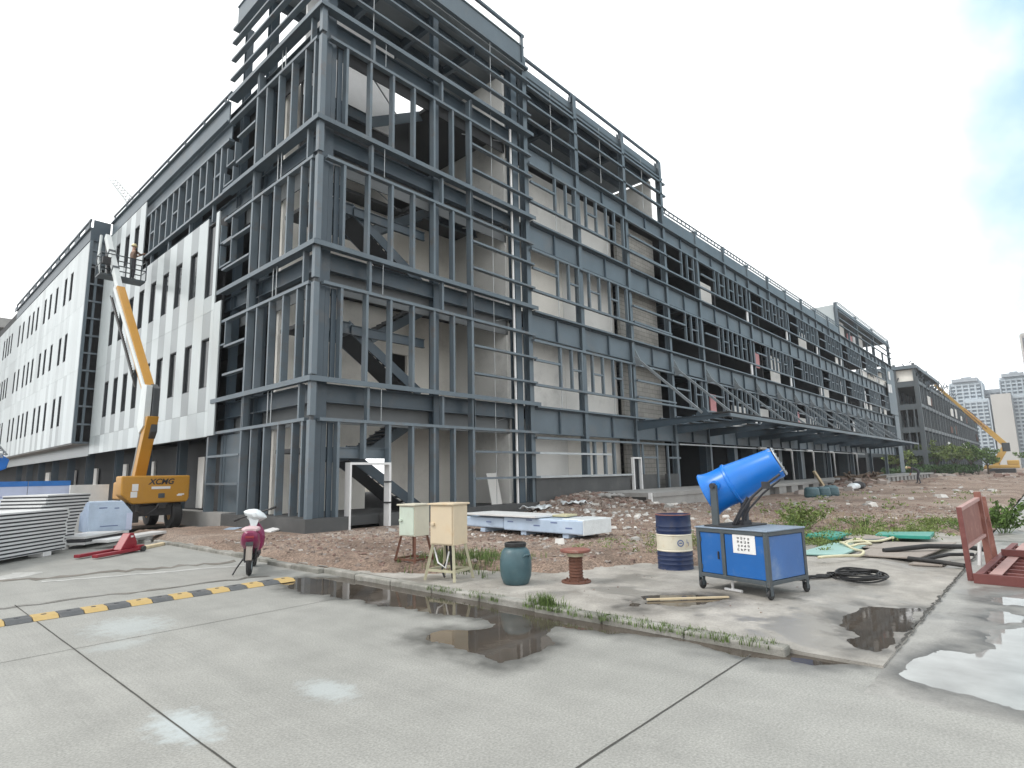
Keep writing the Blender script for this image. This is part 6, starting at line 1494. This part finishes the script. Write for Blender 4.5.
tag(MB().obox((-3.15, 3.1, 0.03), tuple(U * 0.28), tuple(V * 0.3), (0, 0, 0.13)).build('foam_block', WHITE, None, 0.01), 'white foam block under the far end of the long white panel', 'foam block')
tag(MB().obox((-3.9, 0.98, 0.003), (0.95, 0.95, 0.0), (-0.12, 0.12, 0.0), (0, 0, 0.07)).build('timber_board', TIMBER, None, 0.006), 'pale sawn timber board on the ground right of the red fork frame', 'board')
PJ = thing('fork_frame', 'red steel lifting fork frame with two prongs lying on the road', 'lifting fork', (-4.3, 0.75, 0), R(38))
MB().box(-1.15, 0.15, -0.22, -0.08, 0.03, 0.10).build('fork_prong', REDP, PJ, 0.012)
MB().box(-1.1, 0.15, 0.25, 0.39, 0.03, 0.10).build('fork_prong', REDP, PJ, 0.012)
MB().prism([(-0.3, -0.1, 0.1), (0.24, -0.1, 0.1), (0.23, -0.1, 0.25), (0.1, -0.1, 0.46), (-0.02, -0.1, 0.46)], (0, 0.2, 0)).build('mast_plate', REDP, PJ, 0.015)
MB().box(0.0, 0.08, -0.108, -0.102, 0.36, 0.4).build('sticker', WHITE, PJ)
MB().box(0.1, 0.32, -0.24, 0.4, 0.04, 0.16).build('cross_bar', REDP, PJ, 0.012)
MB().tube((0.24, -0.3, 0.07), (0.24, -0.22, 0.07), 0.065, 14).tube((0.24, 0.38, 0.07), (0.24, 0.46, 0.07), 0.065, 14).build('roller', BLACK, PJ)
# hoarding and film packs further left
HD = thing('site_hoarding', 'pale site hoarding with a blue band along its top, behind the panel stacks', 'hoarding', (0, 0, 0))
for i in range(9):
    x_ = -4.05 - 1.15 * i; y_ = 8.2 - 0.25 * i
    pn = MB().obox((x_ - 1.13, y_ - 0.25, 0.0), (1.13, 0.25, 0), (0, 0.04, 0), (0, 0, 1.62)).build('hoarding_panel', FILM_P, HD)
    MB().obox((x_ - 1.13, y_ - 0.26, 1.62), (1.13, 0.25, 0), (0, 0.06, 0), (0, 0, 0.16)).build('blue_band', SIGNBLUE, pn)
    tl = MB()
    for r_ in range(4):
        z_ = 1.3 - 0.17 * r_; tl.obox((x_ - 1.0, y_ - 0.235, z_), (0.85 - 0.15 * (r_ % 2), 0.19, 0), (0, 0.005, 0), (0, 0, 0.022))
    tl.build('faint_lines', mat('faint_grey_ink_%d' % i, (0.36, 0.40, 0.55), 0.6) if i == 0 else bpy.data.materials['faint_grey_ink_0'], pn)
tag(MB().obox((-4.1, 7.9, 0.03), (1.15, 0.3, 0), (-0.02, 0.06, 0), (0, 0, 1.6)).build('grey_sheet', PLASTERG, None, 0.004), 'plain grey sheet standing at the right end of the hoarding', 'sheet')
FP = thing('film_panel_pack', 'wide lilac film wrapped pack between the hoarding and the nearest stack', 'panel pack', (-4.6, 5.6, 0.0), R(14))
MB().box(-4.5, 0, 0, 1.0, 0.12, 1.22).build('pack', FILM_P, FP, 0.02)
MB().box(-4.4, -0.1, 0.05, 0.95, 0.0, 0.12).build('base', TIMBER, FP)
for i in range(6): MB().box(-4.2 + 0.7 * i, -3.8 + 0.7 * i, -0.006, -0.002, 1.0, 1.04).build('film_print', INKB, FP)
BLF = thing('blue_boom_lift', 'blue articulated boom lift arm showing at the left edge above the hoarding', 'boom lift', (-3.85, 27, 0), R(0))
MB().prism([(-2.2, 0, 2.2), (-0.3, 0, 2.2), (0.5, 0, 2.6), (0.6, 0, 3.1), (-0.5, 0, 3.9), (-1.4, 0, 3.9)], (0, 0.5, 0)).build('arm_link', BLUE, BLF, 0.04)
MB().bar((-0.2, 0.25, 3.4), (-2.6, 0.25, 6.0), 0.3, 0.4).build('upper_arm', BLUE, BLF, 0.03)
lattice((0.25, -0.2, 3.2), (-1.7, -0.2, 5.9), 0.18, 12, 'ladder_frame', GALV, BLF)
MB().box(-2.6, 0.2, -0.9, 1.3, 0.7, 1.6).build('chassis', BLUE, BLF, 0.05)
MB().box(-1.2, -0.5, 0, 0.6, 1.6, 2.6).build('turret', DKMET, BLF, 0.03)
for x_ in (-2.1, -0.2):
    for y_ in (-0.95, 1.05): MB().lathe([(0, 0), (0.5, 0), (0.53, 0.05), (0.53, 0.25), (0.5, 0.3), (0, 0.3)], (x_, y_, 0.53), (0, 1, 0), 20).build('wheel', BLACK, BLF, merge=True)
# loose sheets near the grey low wall
tag(MB().obox((-0.85, 3.2, 0.1), (0.5, 0.3, 0.06), (-0.25, 0.35, 0), (0, 0, 0.02)).build('scrap_sheet', FILM_B, None), 'crumpled blue white scrap sheet on the dirt by the low wall', 'scrap')
tag(MB().obox((-0.5, 1.2, 0.12), (0.35, 0.12, 0.05), (-0.1, 0.3, 0.03), (0, 0, 0.05)).build('scrap_block', WHITE, None, 0.01), 'broken white foam block on the dirt behind the scooter', 'scrap')
tag(MB().obox((-1.3, 1.5, 0.1), (0.3, 0.2, 0.03), (-0.15, 0.3, 0.03), (0, 0, 0.04)).build('scrap_block', WHITE, None, 0.01), 'smaller white foam scrap left of the broken foam block', 'scrap')
# white plaster rubble and bag pieces on the heap
for i, (x_, y_, s_, lb) in enumerate(((8.2, -1.6, 0.5, 'torn white plastic sheet low on the left slope of the rubble heap'), (9.4, -2.6, 0.45, 'crumpled white plastic sheet in front of the rubble heap'), (12.3, -2.2, 0.5, 'flat pale concrete slab piece near the dock corner'))):
    r = random.Random(i + 20); g = MB(); n = 7; vs = []
    for a in range(n):
        for b2 in range(n):
            vs.append((x_ + (a / (n - 1) - 0.5) * s_ * 2.2 + r.uniform(-.05, .05), y_ + (b2 / (n - 1) - 0.5) * s_ * 1.5 + r.uniform(-.05, .05), hz(x_, y_) + 0.08 + r.uniform(0, 0.16)))
    g.add(vs, [(a * n + b2, (a + 1) * n + b2, (a + 1) * n + b2 + 1, a * n + b2 + 1) for a in range(n - 1) for b2 in range(n - 1)], 0, True)
    o = g.build('plastic_sheet' if i < 2 else 'concrete_piece', FILM_W if i < 2 else CONC); sm = o.modifiers.new('thick', 'SOLIDIFY'); sm.thickness = 0.03 if i < 2 else 0.1
    tag(o, lb, 'plastic sheet' if i < 2 else 'concrete')

# ------------------------------------------------------------------ far barrels, bag, worker
FB = thing('dark_barrel', 'leftmost of four dark teal barrels by the loading dock', 'barrel', (25.0, -6.5, hz(25, -6.5)), 0, 'dark barrels by the loading dock')
MB().lathe([(0, 0), (0.48, 0), (0.56, 0.1), (0.6, 0.4), (0.6, 0.55), (0.56, 0.85), (0.42, 0.98), (0, 1.0)], n=24).build('body', TEAL, FB, merge=True)
MB().lathe([(0.55, 0.30), (0.63, 0.33), (0.63, 0.38), (0.55, 0.41)], n=24).build('hoop', TEAL, FB, merge=True)
FB.scale = (0.62, 0.62, 0.66); FB.location.z -= 0.12
for x_, y_, lb in ((26.1, -6.75, 'second from the left of four dark teal barrels by the loading dock'), (27.2, -6.9, 'third from the left of four dark teal barrels by the loading dock'), (28.6, -6.5, 'rightmost of four dark teal barrels by the loading dock')):
    c = copy_tree(FB); c.location = (x_, y_, hz(x_, y_) - 0.12); c['label'] = lb
BG = thing('white_sack', 'white sack lying on the dirt by the dock wall', 'sack', (33.6, -6.6, hz(33.6, -6.6)))
g = loft('sack', FILM_W, [(-0.6, 0.1, 0.1, 0.06), (-0.45, 0.18, 0.28, 0.17), (0.0, 0.22, 0.34, 0.2), (0.4, 0.2, 0.3, 0.17), (0.6, 0.14, 0.1, 0.08)], BG)
loft('dark_sack', INK, [(0.85, 0.15, 0.1, 0.1), (1.1, 0.25, 0.35, 0.24), (1.6, 0.22, 0.35, 0.2), (1.9, 0.15, 0.1, 0.1)], BG)
bend = dict(waist=(.12, 0, 1.08, .12), chest=(.36, 0, 1.18, .15), neck=(.5, 0, 1.22, .06), head=(.6, 0, 1.24, .085), crown=(.68, 0, 1.22, .075), shl=(.38, .19, 1.2, .065), ell=(.45, .24, .92, .05), wrl=(.55, .18, .7, .036), hal=(.58, .16, .62, .03),
            shr=(.38, -.19, 1.2, .065), elr=(.45, -.24, .92, .05), wrr=(.55, -.18, .7, .036), har=(.58, -.16, .62, .03), knl=(.06, .16, .49, .065), anl=(-.05, .2, .08, .045), tol=(.1, .22, .035, .035), hpr=(0, -.1, .88, .095), knr=(.1, -.14, .5, .065), anr=(.15, -.18, .08, .045), tor=(.3, -.19, .035, .035))
person((45.2, -8.5, hz(45.2, -8.5)), R(100), 'worker in dark clothes and pale helmet bending over the dirt by the far dock', bend, CLOTHD, CLOTHD, HATY)
LG = thing('timber_pile', 'dark pile of scrap timber and poles on the dirt left of the far worker', 'timber pile', (41, -5.6, hz(41, -5.6)))
r = random.Random(6); g = MB()
for _ in range(26):
    a = Vector((r.uniform(-4, 3), r.uniform(-0.7, 0.7), r.uniform(-0.1, 0.2))); d = Vector((r.uniform(-2.5, 2.5), r.uniform(-1, 1), r.uniform(-0.1, 0.3))); g.bar(a, a + d, 0.12, 0.12)
g.build('poles', BARK, LG)
tag(MB().bar((36.4, -4.3, 0.1), (35.8, -3.75, 1.5), 0.25, 0.12).build('leaning_plank', TIMBER), 'pale plank leaning on the dock edge at its far end', 'plank')

# ------------------------------------------------------------------ second steel building, trees, far crane, towers
B2 = thing('steel_frame_building', 'second dark steel frame building far down the street behind the trees', 'building', (0, 0, 0))
P = Parts(B2); PX = P.add
X0, X1, YF = 119.0, 232.0, 0.0
zt = 17.8
PX('core', INK, MB().box(X0 + 8, X1, YF + 7, 40, 0, 16.5))  # black block paints the dark depth behind the bays
for z in (4.0, 8.2, 12.4, 16.6): PX('floor_slab', SLABM, MB().box(X0 + 0.5, X1, YF + 0.5, 30, z - 0.3, z))
for i in range(26): PX('inner_column', FRAME_G, MB().box(X0 + 4.5 * i + 2, X0 + 4.5 * i + 2.35, YF + 4, YF + 4.35, 0, 16.4))
for z in (4.6, 8.8, 13.0, 17.2):
    PX('girder', FRAME_G, MB().box(X0, X1, YF, YF + 0.3, z - 0.6, z)); PX('girder', FRAME_G, MB().box(X0, X0 + 0.3, YF + 0.31, 30, z - 1.0, z))
for i in range(26):
    x = X0 + (X1 - X0) * i / 25; PX('column', FRAME_G, MB().box(x - 0.2, x + 0.2, YF - 0.05, YF + 0.4, 0, 17.9))
for y in (0.5, 3.5, 6.5, 9.5, 14, 18): PX('column', FRAME_G, MB().box(X0 - 0.05, X0 + 0.4, y - 0.2, y + 0.2, 0, 20.5 if y < 10 else 17.2))
r = random.Random(9)
for i in range(60):
    x = X0 + (X1 - X0) * (i + 0.5) / 60
    for z in (5.6, 9.8, 14.0): PX('stud', FRAME_G, MB().box(x - 0.12, x + 0.12, YF + 0.02, YF + 0.2, z - 1.0, z + 2.2))
for y in np.arange(1.2, 20, 1.1):
    for z in (5.6, 9.8): PX('stud', FRAME_G, MB().box(X0 + 0.02, X0 + 0.2, y - 0.1, y + 0.1, z - 1, z + 2.2))
PX('rooftop_room', PLASTER, MB().box(X0 + 0.6, X0 + 1.0, 0.8, 8, 17.3, 19.4)); PX('rooftop_roof', STEEL2, MB().box(X0 - 0.3, X0 + 30, 0.0, 10, 19.5, 20.1))
sc_m = MB()
for i in range(420): x, z = r.uniform(X0, X0 + 60), r.uniform(17.4, 21.2); y = r.uniform(-0.4, 8); sc_m.bar((x, y, z - r.uniform(0.3, 1.6)), (x + r.uniform(-1.5, 1.5), y + r.uniform(-0.6, 0.6), z), 0.12, 0.12)
PX('roof_scaffold', STEEL, sc_m)
for i in range(18): x = r.uniform(X0 + 5, X1); z = r.choice((5, 9.2, 13.4)); PX('net_panel', r.choice((NETG, RUST, PLASTERG)), MB().box(x, x + r.uniform(1.5, 4), YF - 0.1, YF - 0.05, z, z + r.uniform(1.0, 2.4)))
P.finish()
def tree(name, x, y, h, w, m, label, grp, seed, n=900, base=0.0, lean=0.0):
    r = random.Random(seed); t = thing(name, label, 'tree', (x, y, base), 0, grp)
    tk = MB(); lf = MB(); th = h * 0.42
    tk.tube((0, 0, -0.2), (lean * 0.4, 0, th), 0.16, 8, 0.1)
    tips = []
    for k in range(9):
        a = 2 * math.pi * k / 9 + r.uniform(-0.3, 0.3); d = w * 0.5 * r.uniform(0.35, 0.85); z = h * r.uniform(0.55, 0.9)
        p = Vector((d * math.cos(a), d * math.sin(a), z)); tips.append(p)
        tk.tube((lean * 0.4, 0, th * r.uniform(0.7, 1.0)), p, 0.07, 5, 0.02)
    tips.append(Vector((0, 0, h * 0.92)))
    for p in tips:
        for _ in range(3):
            c = p + Vector((r.gauss(0, w * 0.1), r.gauss(0, w * 0.1), r.gauss(0, h * 0.06)))
            leafy(lf, c, w * 0.16, w * 0.16, h * 0.09, n // 30, 0.24, r)
    tk.build('trunk', BARK, t); lf.build('crown', m, t)
def TX(u_px, X=125.0):                                # where a tree row crosses the street line at this distance
    return None
tr = [(118, 4.6, 5.0, 5.0, LEAF2, 'bright green young tree right beside the end of the long steel facade'), (122, 1.6, 4.9, 5.0, LEAF, 'rounded young tree second from the steel facade end'), (124, -0.6, 5.9, 5.5, LEAF2, 'tallest pale green tree in the middle of the far row'),
      (126, -3.0, 5.4, 5.2, LEAF2, 'light green tree right of the tallest one in the far row'), (128, -5.2, 5.2, 5.0, LEAF, 'green tree behind the yellow crane boom in the far row'), (131, -7.4, 4.6, 4.6, LEAF, 'last and smallest green tree at the right of the far row')]
for i, (x, y, h, w, m, lb) in enumerate(tr): tree('young_tree', x, y, h, w, m, lb, 'young trees in front of the far steel building', 30 + i, 1300)
for i in range(8):
    x, y = 112 + 2.2 * i, 3.5 - 1.35 * i; r = random.Random(60 + i); lf = MB(); st = MB()
    t = thing('hedge_bush', 'clipped dark hedge bush number %d' % i, 'bush', (x, y, 0), 0, 'dark bushes below the far trees')
    for _ in range(6): leafy(lf, (r.gauss(0, 0.9), r.gauss(0, 0.9), r.uniform(0.7, 1.5)), 0.9, 0.9, 0.7, 110, 0.2, r)
    for _ in range(5): st.tube((r.uniform(-.3, .3), r.uniform(-.3, .3), -0.1), (r.uniform(-.9, .9), r.uniform(-.9, .9), 1.1), 0.05, 5)
    st.build('stems', BARK, t); lf.build('leaves', LEAFD, t)
    t['label'] = 'dark bush in the low row under the far trees'
for i, (x, y) in enumerate(((170, -14), (176, -20), (168, -26), (180, -33))):
    tree('far_tree', x, y, 4.5, 7, LEAF, 'low green tree behind the yellow crane', 'low trees behind the yellow crane', 80 + i, 700)

YC = thing('yellow_crane', 'yellow telescopic boom machine at the far right, its boom reaching up to the left', 'crane', (150, -8.5, 0))
MB().box(-1.2, 1.2, -2.9, 2.7, 1.0, 1.7).box(-1.2, 1.2, -2.85, -1.0, 1.7, 2.6).build('upper_body', YELF, YC, 0.15)
MB().box(-1.1, 1.1, 1.6, 2.9, 0.9, 1.5).build('front_box', YELF, YC, 0.15)
MB().box(-1.3, 1.3, -2.2, 2.2, 0.0, 0.9).build('undercarriage', DKMET, YC, 0.1)
MB().bar((0, 1.1, 1.6), (0, -0.9, 5.1), 0.9, 1.1).build('lower_arm', YELF, YC, 0.05)
MB().box(-0.5, 0.5, -1.8, -0.5, 4.4, 6.2).build('knuckle', FRAME_D, YC, 0.1)
k0, k1, k2 = Vector((0, -1.2, 5.6)), Vector((0, 4.9, 13.6)), Vector((0, 9.4, 19.6))
MB().bar(k0, k0.lerp(k1, 0.5), 0.7, 1.0).build('outer_boom', YELF, YC, 0.03)
lattice(k0.lerp(k1, 0.45), k1, 0.38, 10, 'cable_frame', RUSTL, YC)
MB().bar(k0.lerp(k1, 0.45), k1, 0.5, 0.7).build('middle_boom', YELF, YC, 0.03)
MB().bar(k1, k2, 0.4, 0.55).build('inner_boom', YELF, YC, 0.02)

def tower(y0, y1, z1, X, wall, label, nst, nwin, crown=True, depth=22, grp=None):
    t = thing('apartment_tower', label, 'building', (X, 0, 0))
    w = y1 - y0
    MB().box(0, depth, y0, y1, 0, z1).build('wall', wall, t)
    for i in range(nwin):
        yc = y0 + w * (i + 0.5) / nwin; hw = w / nwin * 0.29
        MB().box(-0.35, -0.05, yc - hw, yc + hw, 4, z1 - 2.5).build('window_bay', TOWER_WIN, t)
    fl = (z1 - 4) / max(1, nst)
    for k in range(nst):
        MB().box(-0.9, -0.36, y0 + w * 0.06, y1 - w * 0.06, 4 + fl * k, 4 + fl * k + fl * 0.4).build('balcony_band', wall, t)
    for i in range(nwin + 1 if nwin else 0):
        yc = y0 + w * i / nwin; MB().box(-1.2, -0.06, yc - w * 0.025, yc + w * 0.025, 2, z1 - 1).build('pier', wall, t)
    if crown:
        MB().box(-2.0, depth * 0.7, y0 + w * 0.1, y1 - w * 0.1, z1 + 0.01, z1 + 1.8).box(-0.6, depth * 0.4, y0 + w * 0.3, y1 - w * 0.4, z1 + 1.81, z1 + 2.6).build('roof_crown', TOWER_G, t)
    return t
tower(6.0, 20.0, 46.5, 390, TOWER_W, 'pale apartment tower above the crane boom, left of the far group', 22, 5)
tower(-12.5, -1.2, 47.5, 395, TOWER_W, 'pale apartment tower with a curved crown, middle of the far group', 22, 5)
tower(-30, -12.6, 66, 372, TOWER_B, 'tallest beige grey apartment tower cut by the right edge of the photo', 28, 5)
tower(3.6, 13.8, 36.0, 380, TOWER_W, 'white apartment block with balconies in front of the left tower', 17, 4, False, 9)
tower(-5.4, 2.6, 37.5, 378, TOWER_B, 'plain beige apartment slab in the middle of the far group', 0, 0, False, 9)
tower(-11.8, -5.6, 37.0, 382, TOWER_W, 'narrow white apartment block right of the beige slab', 17, 3, False, 9)
tower(-1.0, 5.8, 42.0, 396, TOWER_G, 'grey link block between the two crowned towers', 18, 3, False, 12)
tower(-20, -13.5, 52, 420, TOWER_W, 'pale narrow tower rising behind the group, left of the tallest one', 24, 3, False, 14)
tower(14.5, 24, 34, 430, TOWER_W, 'low pale tower behind the yellow boom at the left of the far group', 16, 4, False, 14)
G3 = thing('grey_building', 'plain grey building with an overhanging roof, seen over the clad wing at the left edge', 'building', (0, 86, 0))
MB().box(-6, 3.0, 0, 20, 0, 22.6).build('wall', CONC_D, G3)
MB().box(-6.5, 3.5, -0.6, 20.5, 22.6, 23.9).build('roof_slab', CONC, G3)
MB().box(0.3, 1.6, -0.08, 0.0, 18, 21).build('window', GLASS, G3)

# ------------------------------------------------------------------ haze that fades the far towers
hm = bpy.data.materials.new('haze'); hn, hl = nodes_of(hm); hn.clear()
ho = hn.new('ShaderNodeOutputMaterial'); pv = hn.new('ShaderNodeVolumePrincipled')
pv.inputs['Color'].default_value = (0.92, 0.95, 1.0, 1); pv.inputs['Density'].default_value = 0.00045; pv.inputs['Anisotropy'].default_value = 0.0
hl.new(pv.outputs['Volume'], ho.inputs['Volume'])
tag(MB().box(-90, 460, -95, 130, -1.4, 75).build('haze', hm), kind='stuff')
